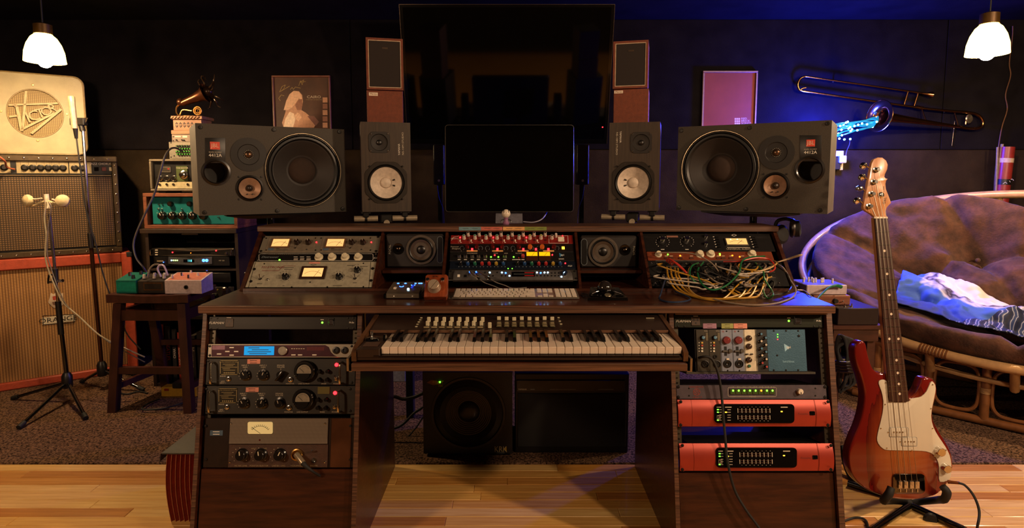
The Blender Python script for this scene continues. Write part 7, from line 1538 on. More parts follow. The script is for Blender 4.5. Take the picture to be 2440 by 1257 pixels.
pg = [(2096, 906), (2107, 904), (2114, 910), (2118, 930), (2119, 956), (2166, 956), (2169, 950), (2185, 947), (2196, 944), (2208, 932), (2216, 914), (2222, 908), (2229, 918), (2229, 934), (2223, 962), (2219, 990), (2224, 1016), (2237, 1040), (2252, 1062), (2263, 1084), (2267, 1106), (2266, 1130), (2260, 1144), (2240, 1147), (2238, 1130), (2238, 1112), (2234, 1096), (2224, 1082), (2208, 1075), (2180, 1073), (2120, 1072), (2104, 1068), (2093, 1056), (2090, 1042), (2095, 1018), (2103, 984), (2105, 955), (2100, 930), (2094, 914)]
bg.poly('pickguard', M('aged_white_pickguard', 'c4baa6', .25, noise=(6, .05)), smooth(pg, 2), .0002, .0030, .0006)
NKW = woodmat('maple_neck', 'a87048', 'c08a5c', (20, 20, 3), .35, .3); ROSE = woodmat('rosewood', '2a1610', '46281c', (40, 40, 5), .4)
nk = [(2084, 518), (2115, 518), (2166, 956), (2121, 956)]
bg.poly('neck', NKW, nk, -.016, .006, .003); bg.poly('fingerboard', ROSE, nk, .0062, .0115)
nut = bg.poly('nut', IVORY, [(2083.5, 516), (2115, 516), (2115.4, 520), (2084, 520)], .0062, .0145)
def nx(y, q): a = 2084 + 37 * (y - 518) / 438; b = 2115 + 51 * (y - 518) / 438; return a + (b - a) * q
for y in (552, 583, 611.6, 639, 665, 690, 714, 736.5, 758, 778, 797, 816, 833, 850, 866.5, 881.5, 895.6, 908, 920, 931.5): bg.poly('fret', CHROME, [(nx(y, 0), y - .7), (nx(y, 1), y - .7), (nx(y, 1), y + .7), (nx(y, 0), y + .7)], .0114, .0127)
for x, y in ((2108, 597), (2114, 652), (2119.5, 702), (2124, 747.6), (2119.5, 806.7), (2141, 806.7), (2136.5, 857.5), (2139.5, 887.8), (2142, 914), (2144, 937.5)): bg.rev('inlay_dot', IVORY, x, y, [(1, 0), (1, .0003)], .0115, n=14, r=3)
hs = [(2084, 517), (2077, 510), (2065, 503), (2058, 498), (2057, 493), (2068, 436), (2077, 389), (2082, 379), (2092, 374.6), (2103, 375), (2112, 382), (2116, 392), (2114.5, 403), (2109, 415), (2108, 421), (2111, 424.5), (2115.7, 425.6), (2112, 430), (2110.4, 438), (2111.5, 450), (2117, 464), (2121.5, 476), (2124, 483), (2118, 489), (2113, 495), (2111, 503), (2112, 512), (2115, 517)]
bg.poly('headstock', NKW, hs, -.011, .003, .002)
for (x, y), (kx, ky) in zip(((2093, 403), (2087.3, 432.4), (2081.8, 461), (2076, 490.5)), ((2057, 395), (2054, 422), (2048, 449), (2042, 478))):
    o = bg.rev('tuner', CHROME, x, y, [(1, 0), (1, .003), (.62, .004), (.58, .016), (.7, .018), (.55, .02)], .003, n=18, r=7)
    a, b = fG.l(kx + 8, ky + 1, -.006), fG.l(kx, ky, -.006); h0 = fG.l(x - 12, y + 2, -.006)
    lc = Vector((0, 0, 0)); bg.part('tuner_shaft', G().cyl(h0, a, .003, n=8), CHROME, o); bg.part('tuner_key', G().lathe([(.004, -.011), (.012, -.006), (.0135, 0), (.012, .006), (.004, .011)], b, (.2, -.55, -.35) if ky != 449 else (0, .0, 1), 14), CHROME, o)
bg.rev('string_tree', CHROME, 2101, 464, [(1, 0), (1, .003), (.5, .006), (.3, .006)], .003, n=16, r=7)
bg.t('L-2000', M('pen_ink'), 2106, 450, 3.4, rot=-90, off=.0034); bg.t('G&L', M('pen_ink'), 2108, 478, 6.5, rot=-80, off=.0034)
br = bg.poly('bridge', M('dark_chrome', '6a625a', .12, 1.), rrect(2128, 1129, 2205, 1175, 9), .0002, .006, .002)
for i, x in enumerate((2146, 2160, 2174, 2187)):
    bg.b('saddle', CHROME, x - 5, 1146, x + 5, 1164, .006, .013, .0015, par=br); bg.b('saddle_screw', CHROME, x - 1, 1164, x + 1, 1172, .006, .009, par=br)
    h0 = ((2093, 403), (2087.3, 432.4), (2081.8, 461), (2076, 490.5))[::-1][i]; n0 = (2088, 2096.5, 2104.5, 2112)[i]
    pts = [fG.l(*h0, .014), fG.l(n0, 518, .0148), fG.l(x, 1156, .0165)]; pts = [Vector((p_.x, -o_, p_.z)) for p_, o_ in zip(pts, (.014, .0148, .0165))]
    bg.part('string', G().tube(pts, (.0013, .0011, .0009, .0007)[i], 6, sub=1), STEEL)
for x0, y0, x1, y1, dots in ((2117, 1018, 2163, 1040.5, (2130, 2137, 2144, 2151)), (2146, 1041, 2184, 1062.5, (2157, 2164, 2171, 2178))):
    o = bg.poly('pickup', M('pickup_cream', 'bcb29e', .35), rrect(x0 + 3, y0 + .6, x1, y1 - .6, 3), .003, .0058, .0008); bg.pline('pickup_gap', M('grey_print'), rrect(x0 + 2, y0, x1 + 1, y1, 3), .9, .0033, o, True)
    for d in dots: bg.rev('pole_piece', STEEL, d, (y0 + y1) / 2, [(1, 0), (1, .0008)], .0058, o, 10, r=2)
    bg.screw(x0 - 1, (y0 + y1) / 2, 2, CHROME, .003)
for x, y, r in ((2243.6, 1077, 10.5), (2258, 1117, 10)): bg.knob(CHROME, x, y, r, .018, skirt=1.06, base=.003)
for x, y in ((2110, 912), (2109, 963), (2099, 1020), (2113, 1067), (2173, 1072), (2168, 950), (2222, 916), (2218, 973), (2222, 1020), (2254, 1072), (2227, 1085)): bg.screw(x, y, 2, CHROME, .003)
pj = fG.l(2256, 1147, .0112); pj.y = -.0112; jk = Th('instrument_jack_lead', 'black lead with brown plug in the bass guitar curving to the floor', 'cable', Fr(fG.m @ pj))
o0 = jk.f.o; w_ = lambda x, y, Y: P(x, y, Y) - o0
jk.part('plug', G().cyl((0.004, 0, 0), w_(2286, 1150, 2.0), .0065, .005, 12), M('copper_plug', '8a5230', .35, .8))
jk.part('lead', G().tube([w_(2284, 1149.6, 2.0), w_(2300, 1156, 1.99), w_(2320, 1180, 1.97), w_(2333, 1215, 1.95), w_(2330, 1248, 1.93), PZ(2318, 1275, .006) - o0, PZ(2260, 1290, .006) - o0], .0042, 8), RUBBER)
# floor stand for the bass
gs = Th('guitar_stand', 'black tubular floor stand holding the bass guitar', 'guitar stand', Fr(PZ(2170, 1235, .0) + Vector((0, .12, 0))))
o0 = gs.f.o; w_ = lambda x, y, Y: P(x, y, Y) - o0; ZF = .012 - o0.z
gs.part('back_post', G().tube([w_(2165, 1205, 2.16), w_(2150, 1120, 2.24), w_(2125, 900, 2.32), w_(2112, 760, 2.36)], .011, 10), BLKM)
gs.part('hub', G().box(*[v for v in (w_(2150, 1200, 2.14).x, w_(2190, 1200, 2.14).x)], .0, .03, w_(2170, 1215, 2.14).z, w_(2170, 1192, 2.14).z, .004), BLKM)
for nm, pts in (('yoke_arm', [(2170, 1198, 2.14), (2140, 1193, 2.12), (2112, 1192, 2.06), (2106, 1191, 2.0), (2118, 1176, 1.985), (2124, 1160, 1.99)]), ('yoke_arm', [(2172, 1198, 2.14), (2200, 1194, 2.12), (2236, 1190, 2.06), (2250, 1188, 2.0), (2256, 1172, 1.985), (2246, 1158, 1.99)])): gs.part(nm, G().tube([w_(*p_) for p_ in pts], [.012, .012, .013, .014, .014, .012], 10), RUBBER)
for pts in ([w_(2175, 1205, 2.12), PZ(2300, 1262, .014) - o0], [w_(2165, 1205, 2.12), PZ(2080, 1262, .014) - o0], [w_(2160, 1195, 2.16), PZ(2020, 1150, .014) - o0]): gs.part('leg', G().cyl(pts[0], pts[1], .012, n=12), BLKG)
gs.part('strap_band', G().tube([w_(2010, 1062, 2.42), w_(2025, 1120, 2.36), w_(2050, 1160, 2.3)], .02, 8), RUBBER)
gs.part('adjuster', G().lathe([(.02, 0), (.024, .008), (.018, .016)], w_(2215, 1235, 2.05), (-.3, -1, .2), 14), BLK)
for i, pts in enumerate(([(2012, 1240), (2040, 1232), (2062, 1238), (2070, 1262)],)): solo('floor_lead', G().tube([PZ(x, y, .006) for x, y in pts], .0042, 6), RUBBER, ('dark lead on the floorboards in front of the guitar stand', 'dark lead crossing under the guitar body', 'dark lead reaching behind the guitar stand hub')[i], 'cable')
# ================================================================ round cushioned rattan chair
ca = radians(44); dv = Vector((cos(ca), -sin(ca), 0)); nv = Vector((-sin(ca), -cos(ca), 0)); tau = radians(40)
vv = -nv * cos(tau) + Vector((0, 0, sin(tau))); wv = nv * sin(tau) + Vector((0, 0, cos(tau))); CC = Vector((2.66, 3.05, .74)); A_, B_ = 1.04, .585
from mathutils import noise as mn
ch = Th('rattan_chair', 'double rattan bowl chair with plush brown tufted cushion', 'chair', Fr((CC.x, CC.y, .0065)))
o0 = ch.f.o
RAT = M('honey_rattan', '6e4424', .35, noise=(20, .25), coat=.2, stretch=(1, 1, 1)); RATP = M('pale_rattan', 'a8845a', .35, noise=(20, .2), coat=.2)
tufts = [(0, -.05)] + [(.52 * cos(a), .55 * sin(a)) for a in (radians(20), radians(75), radians(118), radians(165), radians(215), radians(270), radians(325))]
def bowl(r, th, off=0.):
    return CC + dv * (A_ * r * cos(th)) + vv * (B_ * r * sin(th)) - wv * (.34 * (1 - r * r) - off)
def rc(th):
    d = abs((th - radians(74) + pi) % (2 * pi) - pi); return 1 - .26 * math.exp(-(d / .45) ** 2)
def seg(x, y, a, b):
    ax, ay = a; bx_, by_ = b; dx, dy = bx_ - ax, by_ - ay; t = max(0, min(1, ((x - ax) * dx + (y - ay) * dy) / (dx * dx + dy * dy))); return sqrt((x - ax - dx * t) ** 2 + (y - ay - dy * t) ** 2)
def puff(r, th):
    x, y = r * cos(th), r * sin(th)
    wx, wy = .05 * mn.noise(Vector((x * 3, y * 3, 5))), .05 * mn.noise(Vector((x * 3, y * 3, 9))); x += wx; y += wy
    d = min(sqrt((x - a) ** 2 + (y - b) ** 2) for a, b in tufts); h = .14 * (1 - math.exp(-(d / .15) ** 2))
    k = tufts[1:]
    for i, t in enumerate(k):
        e = (t[0] * 1.9, t[1] * 1.9); h -= .055 * math.exp(-(seg(x, y, t, e) / .035) ** 2)
        h -= .045 * math.exp(-(seg(x, y, t, k[(i + 1) % len(k)]) / .03) ** 2); h -= .035 * math.exp(-(seg(x, y, t, tufts[0]) / .03) ** 2)
    p = Vector((x * 5, y * 5, 0)); h += .03 * mn.noise(p) + .014 * mn.noise(p * 2.6) + .006 * mn.noise(p * 6)
    return h
nr_, nt_ = 60, 180; V = []; F = []
for i in range(nr_):
    r = .02 + .98 * i / (nr_ - 1)
    for j in range(nt_):
        th = 2 * pi * j / nt_; e = min(1, max(0, (1 - r) / .10)); rim = sqrt(1 - (1 - e) ** 2)
        V.append(bowl(r * rc(th), th, -.02 + (.03 + puff(r * rc(th), th)) * (.15 + .85 * rim)) - o0)
for i in range(12):
    r = 1.0 - .98 * i / 11
    for j in range(nt_): th = 2 * pi * j / nt_; V.append(bowl(r * rc(th), th, -.05 - (.0 if i else -.01)) - o0)
N_ = nr_ + 12
for i in range(N_ - 1):
    for j in range(nt_): k = (j + 1) % nt_; F.append((i * nt_ + j, (i + 1) * nt_ + j, (i + 1) * nt_ + k, i * nt_ + k)[::-1])
PLUSH = M('brown_plush', '2e1a12', .9, noise=(14, 1), col2='5a3828', bump=(90, .5), sheen=.15)
ch.part('cushion', G().add(V, F), PLUSH, ang=80)
for a, b in tufts[1:]: q = bowl(sqrt(a * a + b * b), atan2(b, a), .004) - o0; ch.part('tuft_button', G().ball(q, .014, 10), PLUSH)
rim = [bowl(1.055, 2 * pi * i / 48, -.045) - o0 for i in range(48)]
ch.part('rim_pole', G().tube(rim, .024, 10, True, 2), RATP)
ch.part('rim_pole', G().tube([bowl(1.045, 2 * pi * i / 48, -.16) - o0 - Vector((0, 0, .01)) for i in range(48)], .013, 8, True, 2), RATP)
for i, t0 in enumerate((62, 84, 100, 128, 150, 200, 232, 252, 270, 290, 320)):
    a = bowl(1.055, radians(t0), -.045) - o0; b = bowl(1.045, radians(t0), -.16) - o0 - Vector((0, 0, .03)); ch.part('rim_spindle', G().cyl(a, b, .02, n=10), RATP); 
for t0 in (86, 126, 226, 250, 274):
    for k in range(9): a = bowl(1.055, radians(t0 + k * .75), -.045) - o0; b = bowl(1.055, radians(t0 + k * .75 + .5), -.045) - o0; ch.part('cane_wrap', G().cyl(a, a.lerp(b, .75), .0265, n=12), RAT)
def base_pt(u, v, z): return CC + dv * u + nv * v + Vector((0, 0, z - CC.z)) - o0
hw, hd, rc = .80, .36, .22
def base_loop(z):
    out = []
    for cx, cy, a0 in ((hw - rc, hd - rc, 0), (-hw + rc, hd - rc, 90), (-hw + rc, -hd + rc, 180), (hw - rc, -hd + rc, 270)):
        out += [base_pt(cx + rc * cos(radians(a0 + 22.5 * k)), cy + rc * sin(radians(a0 + 22.5 * k)), z) for k in range(5)]
    return out
ch.part('base_rail', G().tube(base_loop(.33), .023, 10, True, 3), RAT); ch.part('base_rail', G().tube(base_loop(.03), .021, 10, True, 3), RAT)
px_ = [-.58 + .235 * i for i in range(6)]
for u in px_: ch.part('base_post', G().cyl(base_pt(u, hd, .035), base_pt(u, hd, .325), .021, n=12), RAT)
for u in px_[:-1] + [px_[0] - .235]:
    c = u + .1175; pts = []
    for k in range(20):
        a = 2 * pi * k / 20; sx = abs(cos(a)) ** .6 * (1 if cos(a) > 0 else -1); sz = abs(sin(a)) ** .6 * (1 if sin(a) > 0 else -1); pts.append(base_pt(c + .093 * sx, hd - (.0 if u > -.7 else .03), .18 + .118 * sz))
    ch.part('oval_loop', G().tube(pts, .0095, 8, True, 3), RAT)
for u in px_:
    for k in range(4): q = base_pt(u, hd, .172 + k * .007); ch.part('cane_lashing', G().box(q.x - .03, q.x + .03, q.y - .022, q.y + .022, q.z - .002, q.z + .002) if False else G().lathe([(.0235, -.0026), (.0235, .0026)], q, (0, 0, 1), 12), RATP)
for u in (-.5, 0, .5):
    for s_ in (-1, 1): ch.part('base_post', G().cyl(base_pt(u, -hd * s_ * .0 - hd, .035), base_pt(u, -hd, .325), .02, n=10), RAT) if s_ > 0 else None
for u, v in ((-.45, .3), (.1, .33), (-.6, 0), (.45, .28), (-.3, -.3), (.3, -.3)): ch.part('bowl_strut', G().cyl(base_pt(u, v, .335), base_pt(u * .9, v * .8, .42), .018, n=8), RAT)
# printed cloth lying in the bowl
cm = bpy.data.materials.new('printed_blue_cloth'); cm.use_nodes = True; nt = cm.node_tree; bs = nt.nodes['Principled BSDF']; bs.inputs['Roughness'].default_value = .75
tc = nt.nodes.new('ShaderNodeTexCoord'); at_ = nt.nodes.new('ShaderNodeAttribute'); at_.attribute_name = 'cloth_uv'
sp = nt.nodes.new('ShaderNodeSeparateXYZ'); nt.links.new(at_.outputs['Vector'], sp.inputs[0])
wv_ = nt.nodes.new('ShaderNodeTexWave'); wv_.inputs['Scale'].default_value = 5; wv_.inputs['Distortion'].default_value = 5; wv_.inputs['Detail'].default_value = 2; nt.links.new(at_.outputs['Vector'], wv_.inputs['Vector'])
def ramp(src, stops):
    r = nt.nodes.new('ShaderNodeValToRGB'); r.color_ramp.interpolation = 'LINEAR'; e = r.color_ramp.elements; e[0].position, e[0].color = stops[0][0], (*C(stops[0][1]), 1); e[1].position, e[1].color = stops[-1][0], (*C(stops[-1][1]), 1)
    for p_, c_ in stops[1:-1]: q = e.new(p_); q.color = (*C(c_), 1)
    nt.links.new(src, r.inputs[0]); return r.outputs[0]
strp = ramp(wv_.outputs[0], [(0, '10162e'), (.55, '1e2a50'), (.72, 'a8aab8'), (.9, '2a3a66')])
def mth(op, a, b=None, c=None):
    m_ = nt.nodes.new('ShaderNodeMath'); m_.operation = op
    for i, v in enumerate((a, b, c)):
        if v is None: continue
        if isinstance(v, (int, float)): m_.inputs[i].default_value = v
        else: nt.links.new(v, m_.inputs[i])
    return m_.outputs[0]
ny = nt.nodes.new('ShaderNodeTexNoise'); ny.inputs['Scale'].default_value = 9; nt.links.new(at_.outputs['Vector'], ny.inputs['Vector'])
dist = mth('SQRT', mth('ADD', mth('POWER', mth('SUBTRACT', sp.outputs[0], .52), 2), mth('POWER', mth('SUBTRACT', sp.outputs[1], .92), 2)))
dist = mth('ADD', dist, mth('MULTIPLY', mth('SUBTRACT', ny.outputs[0], .5), .22))
sky = ramp(dist, [(0, 'd8c8c0'), (.28, 'd8d0d4'), (.31, '2e2028'), (.36, 'c8c4d0'), (.40, '3a62b0'), (.7, '203c90'), (1, '18285e')])
mx = nt.nodes.new('ShaderNodeMixRGB'); nt.links.new(mth('GREATER_THAN', mth('ADD', sp.outputs[0], mth('MULTIPLY', sp.outputs[1], -.55)), .42), mx.inputs[0]); nt.links.new(sky, mx.inputs[1]); nt.links.new(strp, mx.inputs[2]); nt.links.new(mx.outputs[0], bs.inputs['Base Color'])
def cloth_pt(s, t):
    u = -.56 + .66 * s; v = -.40 + .40 * t; v += .05 * sin(s * 7); r = sqrt((u / A_) ** 2 + (v / B_) ** 2); th = atan2(v / B_, u / A_)
    fold = .022 * mn.noise(Vector((s * 7, t * 6, 3))) + .014 * mn.noise(Vector((s * 16, t * 13, 8))) + .012 * sin(s * 22 + t * 9 + 3 * mn.noise(Vector((s * 4, t * 4, 1)))) * (1 if s > .35 else .3)
    return bowl(r, th, .050 + max(puff(max(0, r + a_), th + b_) for a_ in (-.06, 0, .06) for b_ in (-.08, 0, .08)) + max(fold, -.028) + .03 * sin(pi * s) * sin(pi * t))
nu, nv2 = 70, 40; g = G().grid(lambda a, b: cloth_pt(a, b), nu, nv2); cl = solo('printed_cloth', g, cm, 'crumpled blue and white printed cloth lying in the bowl chair', 'cloth', ang=80)
at = cl.data.attributes.new('cloth_uv', 'FLOAT_VECTOR', 'POINT')
for i in range(nu):
    for j in range(nv2): at.data[i * nv2 + j].vector = (i / (nu - 1), j / (nv2 - 1), 0)
sm_ = cl.modifiers.new('thickness', 'SOLIDIFY'); sm_.thickness = .004
# ================================================================ on the back wall
YT = YW - .05
tr = Th('trombone', 'brass trombone hung slanting on the dark back wall', 'trombone', Fr(P(2120, 250, YT))); o0 = tr.f.o
BRT = M('trombone_brass', 'b07c4a', .18, 1., noise=(20, .15)); L = lambda x, y, d=0.: P(x, y, YT - d) - o0
sl_top, sl_bot = [(1918, 182), (2218, 226)], [(1912, 217), (2195, 258)]
tr.part('slide_tube', G().cyl(L(*sl_top[0]), L(2198, 222), .0065, n=12), BRT); tr.part('slide_tube', G().cyl(L(*sl_bot[0]), L(2200, 258), .0075, n=12), BRT)
tr.part('slide_bow', G().tube([L(1918, 182), L(1907, 187), L(1901, 200), L(1904, 213), L(1912, 217)], .007, 10), BRT); tr.part('water_key', G().tube([L(1908, 213), L(1914, 210), L(1921, 209)], .003, 6), BRT)
for a, b in (((2163, 219), (2154, 249)), ((2187, 223), (2178, 252))): tr.part('brace', G().cyl(L(*a), L(*b), .0065, n=10), BRT)
tr.part('mouthpiece', G().lathe([(.008, 0), (.010, .035), (.017, .055), (.021, .068), (.016, .068), (.009, .055)], L(2196, 222), L(2223, 226) - L(2196, 222), 18, cap=False), BRT)
tr.part('hand_slide_joint', G().cyl(L(2183, 255), L(2199, 258), .012, n=14), BRT)
tr.part('gooseneck', G().tube([L(2198, 258), L(2270, 265), L(2308, 268), L(2330, 274), L(2341, 287), L(2340, 300), L(2328, 306), L(2308, 306), L(2285, 302)], [.008, .009, .0095, .0095, .0095, .0095, .0095, .010, .010], 12), BRT)
bell = [(2285, 302, .010), (2240, 298, .013), (2190, 293, .018), (2150, 289, .023), (2120, 284, .030), (2106, 281.5, .040), (2100, 280, .052), (2096, 279, .070), (2095, 278.6, .098)]
ax0 = L(2285, 302, .04); ax1 = L(2095, 276, .20); dr = (ax1 - ax0); ln = dr.length
prof = [(r, ln * (2285 - x) / 190) for x, y, r in bell]; tr.part('bell', G().lathe(prof + [(r * .97 - .001, h - .0005) for r, h in prof[::-1][:-2]], ax0, dr, 36, cap=False), BRT)
tr.part('bell_rim', G().tube([ax1 + (dr.normalized().orthogonal().normalized() * cos(a) + dr.normalized().cross(dr.normalized().orthogonal().normalized()) * sin(a)) * .098 for a in [i * pi / 16 for i in range(32)]], .0025, 6, True, 1), BRT)
for a, b in (((2197, 262), (2206, 288)), ((2275, 270), (2283, 300))): tr.part('bell_brace', G().cyl(L(*a), L(*b, .03), .005, n=10), BRT)
tr.part('counterweight', G().lathe([(.026, -.006), (.03, 0), (.026, .006)], L(2309, 283), (0.3, -1, 0), 20), M('mottled_silver', 'a89c8c', .3, .9, noise=(40, .6))); tr.part('tuning_post', G().cyl(L(2303, 276), L(2300, 296), .006, n=8), BRT)
for x, y in ((1985, 192), (2250, 263)): tr.part('wall_hook', G().cyl(P(x, y + 3, YT) - o0, P(x, y + 3, YW - .012) - o0, .004, n=8), BLKM)
# string lights
ls = Th('string_lights', 'bundle of glowing blue string lights spilling from the trombone bell', 'string lights', Fr(P(2040, 305, 3.62))); o0 = ls.f.o; random.seed(11)
STR = M('cyan_strand', '0c5a7a', .4, emit=.5, ecol='0a78b0'); LED = E('blue_led', '46b4ff', 45)
leds = [(1998, 318), (2000, 330), (2002, 300), (2005, 309), (2010, 296), (2006, 322), (2020, 290), (2022, 306), (2027, 312), (2026, 303), (2030, 308), (2045, 297), (2043, 310), (2066, 296), (2079, 302), (2089, 290), (2026, 331), (2016, 292), (2012, 332), (2036, 300), (2054, 294)]
for i in range(9):
    y0 = 302 + random.uniform(-8, 26); y1 = 285 + random.uniform(-6, 16)
    ls.part('strand', G().tube([P(1985, y0, 3.62 + random.uniform(-.03, .06)) - o0, P(2015, y0 * .6 + y1 * .4 + random.uniform(-5, 5), 3.64) - o0, P(2050, y0 * .3 + y1 * .7 + random.uniform(-4, 4), 3.68) - o0, P(2080, y1, 3.72) - o0, P(2092, 282 + random.uniform(-5, 5), 3.765) - o0], .0045, 6), STR)
for x, y in leds: ls.part('led_bulb', lambda: G().ball((0, 0, 0), .0062, 8), LED, None, P(x, y, 3.60 + random.uniform(-.02, .05) + max(0, x - 2040) * .0022) - o0, key='ledb')
ls.part('lead', G().tube([P(2026, 331, 3.64) - o0, P(2024, 345, 3.8) - o0, P(2017, 362, 3.97) - o0, P(2014, 385, 4.0) - o0, P(2013, 386, 4.0) - o0], .002, 6), M('white_lead'))
wo = Th('wall_outlet', 'white wall outlet with plugs in the blue glow', 'outlet', Fr(P(2001, 405, YW - .006))); f = wo.f; a, b_ = f.l(1986, 404), f.l(2011, 359)
wo.part('plate', G().box(a.x, b_.x, 0, .0055, 0, b_.z, .002), IVORY); wo.part('adapter', G().box(a.x + .012, b_.x - .004, -.05, -.0004, .045, .095, .005), M('white_adapter', 'c8c4c8', .4)); wo.part('plug', G().box(a.x - .012, a.x + .030, -.035, -.0004, .0, .09, .006), BLK)
rs = Th('red_rain_stick', 'red wrapped tube with pale and black bands standing behind the chair', 'tube', Fr(P(2385, 540, 3.93))); o0 = rs.f.o; L = lambda x, y: P(x, y, 3.93) - o0
a, b_ = L(2378, 540), L(2400, 350); dd = b_ - a; ln = dd.length; RTB = M('red_lacquer', '7a2420', .35, noise=(14, .25))
rs.part('tube', G().cyl(a - dd * (1.02 / ln), b_, .038, .042, 20), RTB)
for q0, q1, m_ in ((.805, .86, M('pale_band', 'b0988a', .6)), (.53, .60, BLK)): rs.part('band', G().cyl(a + dd * q0, a + dd * q1, .0425, .043, 20), m_)
for k in range(3): q = a + dd * (.54 + .02 * k); rs.part('band_mark', G().tube([q + Vector((-.03 + .02 * k, -.036, 0)), q + Vector((-.018 + .02 * k, -.041, .012)), q + Vector((-.008 + .02 * k, -.042, .002))], .0015, 5, sub=2), WHITE)
rs.part('stick_bundle', G().cyl(L(2364, 560), L(2388, 343), .009, n=8), M('bamboo_grey', '7a6a58', .6)); rs.part('stick_bundle', G().cyl(L(2369, 560), L(2377, 350), .007, n=8), M('bamboo_grey'))
solo('wall_cable', G().tube([P(2413, 62, YW - .03), P(2412, 90, YW - .02), P(2405, 150, YW - .02), P(2408, 180, YW - .02), P(2396, 225, YW - .02), P(2400, 260, YW - .02), P(2388, 300, YW - .02), P(2380, 345, YW - .02), P(2370, 430, YW - .02), P(2366, 560, YW - .02), P(2366, 640, YW - .02)], .0035, 6), M('brown_cord', '5a3c28', .5), 'thin brown cord running down the wall beside the hanging lamp', 'cable')
rp_ = Th('wall_clip', 'tiny bright nail fixed at the lower corner of the wall panel', 'nail', Fr(P(2268, 348, YW - .014))); rp_.part('nail', G().ball((0, 0, 0), .004, 8), CHROME); rp_.part('cord', G().cyl((0, 0, 0), P(2275, 288, YW - .016) - rp_.f.o, .0012, n=5), M('brass_edge'))
# ================================================================ beside the desk
sd = Th('side_table', 'dark brown side table between desk and chair', 'side table', Fr((P(2040, 800, 2.66).x, 2.66, .0065))); f = sd.f; SDW = woodmat('side_table_wood', '2c140e', '46241a', (4, 14, 14), .4)
zt = f.l(2040, 775).z; x0, x1 = max(f.l(1985, 780).x, 1.115 - f.o.x), f.l(2108, 780).x
sd.part('top', G().box(x0, x1, 0, .34, zt - .02, zt, .002), SDW); sd.part('apron', G().box(x0 + .01, x1 - .02, .01, .03, zt - .075, zt - .0205), SDW)
for x in (x0 + .012, x1 - .055):
    for y in (.012, .29): sd.part('leg', G().box(x, x + .036, y + .02, y + .05, 0, zt - .0205), SDW)
ztw = zt + .0065
def onbox(name, label, cat, x0, x1, y0, z, Y, d, mat, h):
    f = Fr((P((x0 + x1) / 2, y0, Y).x, Y, z + .0008)); t = Th(name, label, cat, f); a, b_ = f.l(x0, y0).x, f.l(x1, y0).x
    t.part('case', G().box(a, b_, 0, d, 0, h, .003), mat); return t, a, b_
hb = P(2040, 742, 2.60).z - ztw
t, a, b = onbox('black_pedal_case', 'flat black case with tiny toggle switches on the side table', 'effects pedal', 1996, 2094, 755, ztw, 2.665, .3, M('black_lilac_case', '1a1418', .35), max(hb, .05)); hb = max(hb, .05)
for u_ in (.25, .42): t.part('toggle_switch', G().lathe([(.006, 0), (.006, .004), (.003, .005), (.003, .016)], (a + (b - a) * u_, .03, hb), (0, 0, 1), 10), CHROME)
zt2 = ztw + hb + .001; hw2 = P(1975, 703, 2.74).z - zt2
t, a, b = onbox('wooden_pedal_case', 'low wooden case between the black case and white mixer', 'effects pedal', 1938, 2026, 720, zt2, 2.73, .2, REDW, max(hw2, .03)); hw2 = max(hw2, .03)
t.part('knob', G().lathe([(.012, 0), (.010, .014)], (a + (b - a) * .58, 0, hw2 * .45), n=14), BLK); t.part('toggle_switch', G().cyl((a + (b - a) * .75, 0, hw2 * .3), (a + (b - a) * .76, -.016, hw2 * .5), .003, n=8), CHROME)
zt3 = zt2 + hw2 + .001
t, a, b = onbox('white_mixer', 'small white mixer with a green plugged lead on the stack beside the desk', 'mixer', 1922, 2018, 698, zt3, 2.745, .16, PWH, .045)
t.part('top_plate', G().box(a + .006, b - .006, .008, .152, .0452, .0462), M('lilac_top', '5a5a98', .3)); 
for u_, v_ in ((.15, .09), (.3, .1), (.34, .07), (.38, .1), (.43, .08), (.55, .07), (.62, .08), (.8, .06)): t.part('knob', lambda: G().lathe([(.005, 0), (.0045, .02)], (0, 0, 0), (0, 0, 1), 10), IVORY, None, (a + (b - a) * u_, v_, .0462), key='wmk')
t.part('side_jack', G().box(a - .03, a, .06, .08, .015, .03, .004), BLK)
o0 = t.f.o; solo('green_lead', G().tube([P(2004, 683, 2.735), P(1992, 680, 2.72), P(1976, 684, 2.70), P(1962, 696, 2.62), P(1948, 712, 2.55), P(1944, 735, 2.5)], [.009, .008, .0045, .0045, .0045, .0045], 8), M('cable_green'), 'green lead plugged into the small white mixer', 'cable')
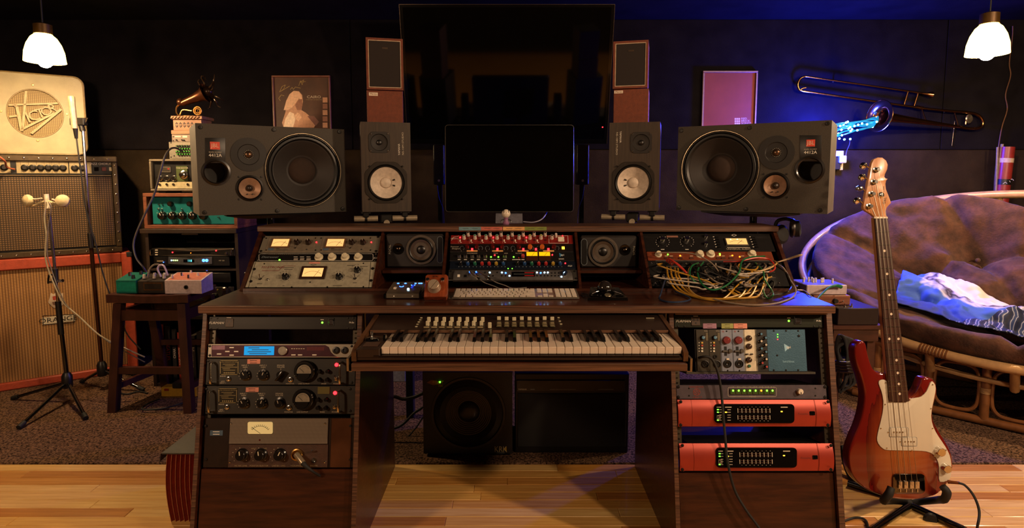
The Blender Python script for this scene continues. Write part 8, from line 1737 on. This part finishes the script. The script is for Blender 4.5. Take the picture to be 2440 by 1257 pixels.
hp = Th('headphones', 'black headphones hanging from the stand under the monitor beside the trombone', 'headphones', Fr(P(1870, 552, 2.60))); o0 = hp.f.o; L = lambda x, y, Y=2.60: P(x, y + 13, Y) - o0
hp.part('ear_cup', G().lathe([(.03, 0), (.042, .008), (.042, .03), (.03, .04)], L(1850, 545), (.4, -1, .1), 24), RUBBER); hp.part('ear_cup', G().lathe([(.024, 0), (.036, .008), (.036, .028), (.02, .035)], L(1888, 532), (1, -.5, .1), 24), RUBBER)
hp.part('headband', G().tube([L(1846, 530), L(1852, 514), L(1870, 508), L(1888, 512), L(1895, 524)], .008, 8), RUBBER); hp.part('ear_pad', G().tube([L(1893, 530) + Vector((-.008 + .01 * sin(a), .03 * sin(a), .032 * cos(a))) for a in [i * pi / 8 for i in range(16)]], .010, 8, True, 2), M('brown_pad_leather', '2a1c18', .4))
hp.part('lead', G().tube([L(1862, 550), L(1864, 590), L(1866, 640, 2.62), L(1868, 680, 2.7)], .002, 6), M('white_lead'))
cbn = Th('cable_coil', 'hank of black cables tied up beside the pedestal of red interfaces', 'cable hank', Fr(P(2018, 850, 2.30))); o0 = cbn.f.o; random.seed(9); L = lambda x, y, Y=2.30: P(x, y, Y) - o0
for i in range(8):
    q = i * 3.4; Y = 2.24 + i * .018; cbn.part('cable_loop', G().tube([L(1998 + q * .4, 868, Y), L(1992 + q * .3, 830, Y), L(1998 + q, 800 + q * .4, Y), L(2010 + q, 805 + q * .3, Y), L(2018 + q * .7, 838, Y), L(2016 + q * .4, 868, Y), L(2014 + q, 900 + random.uniform(-8, 16), Y), L(2000 + q * .6, 930 + random.uniform(-14, 8), Y), L(1996 + q * .3, 905, Y)], .0052, 7, True, 5), RUBBER)
for i in range(4): Y = 2.225; cbn.part('tie_wrap', G().tube([L(1994, 862 + i * 7, Y), L(2012, 864 + i * 7, Y - .02), L(2036, 862 + i * 7, Y), L(2040, 858 + i * 7, Y + .16), L(2000, 858 + i * 7, Y + .17)], .006, 7, True, 4), M('brown_wrap', '2a1c14', .5))
# end
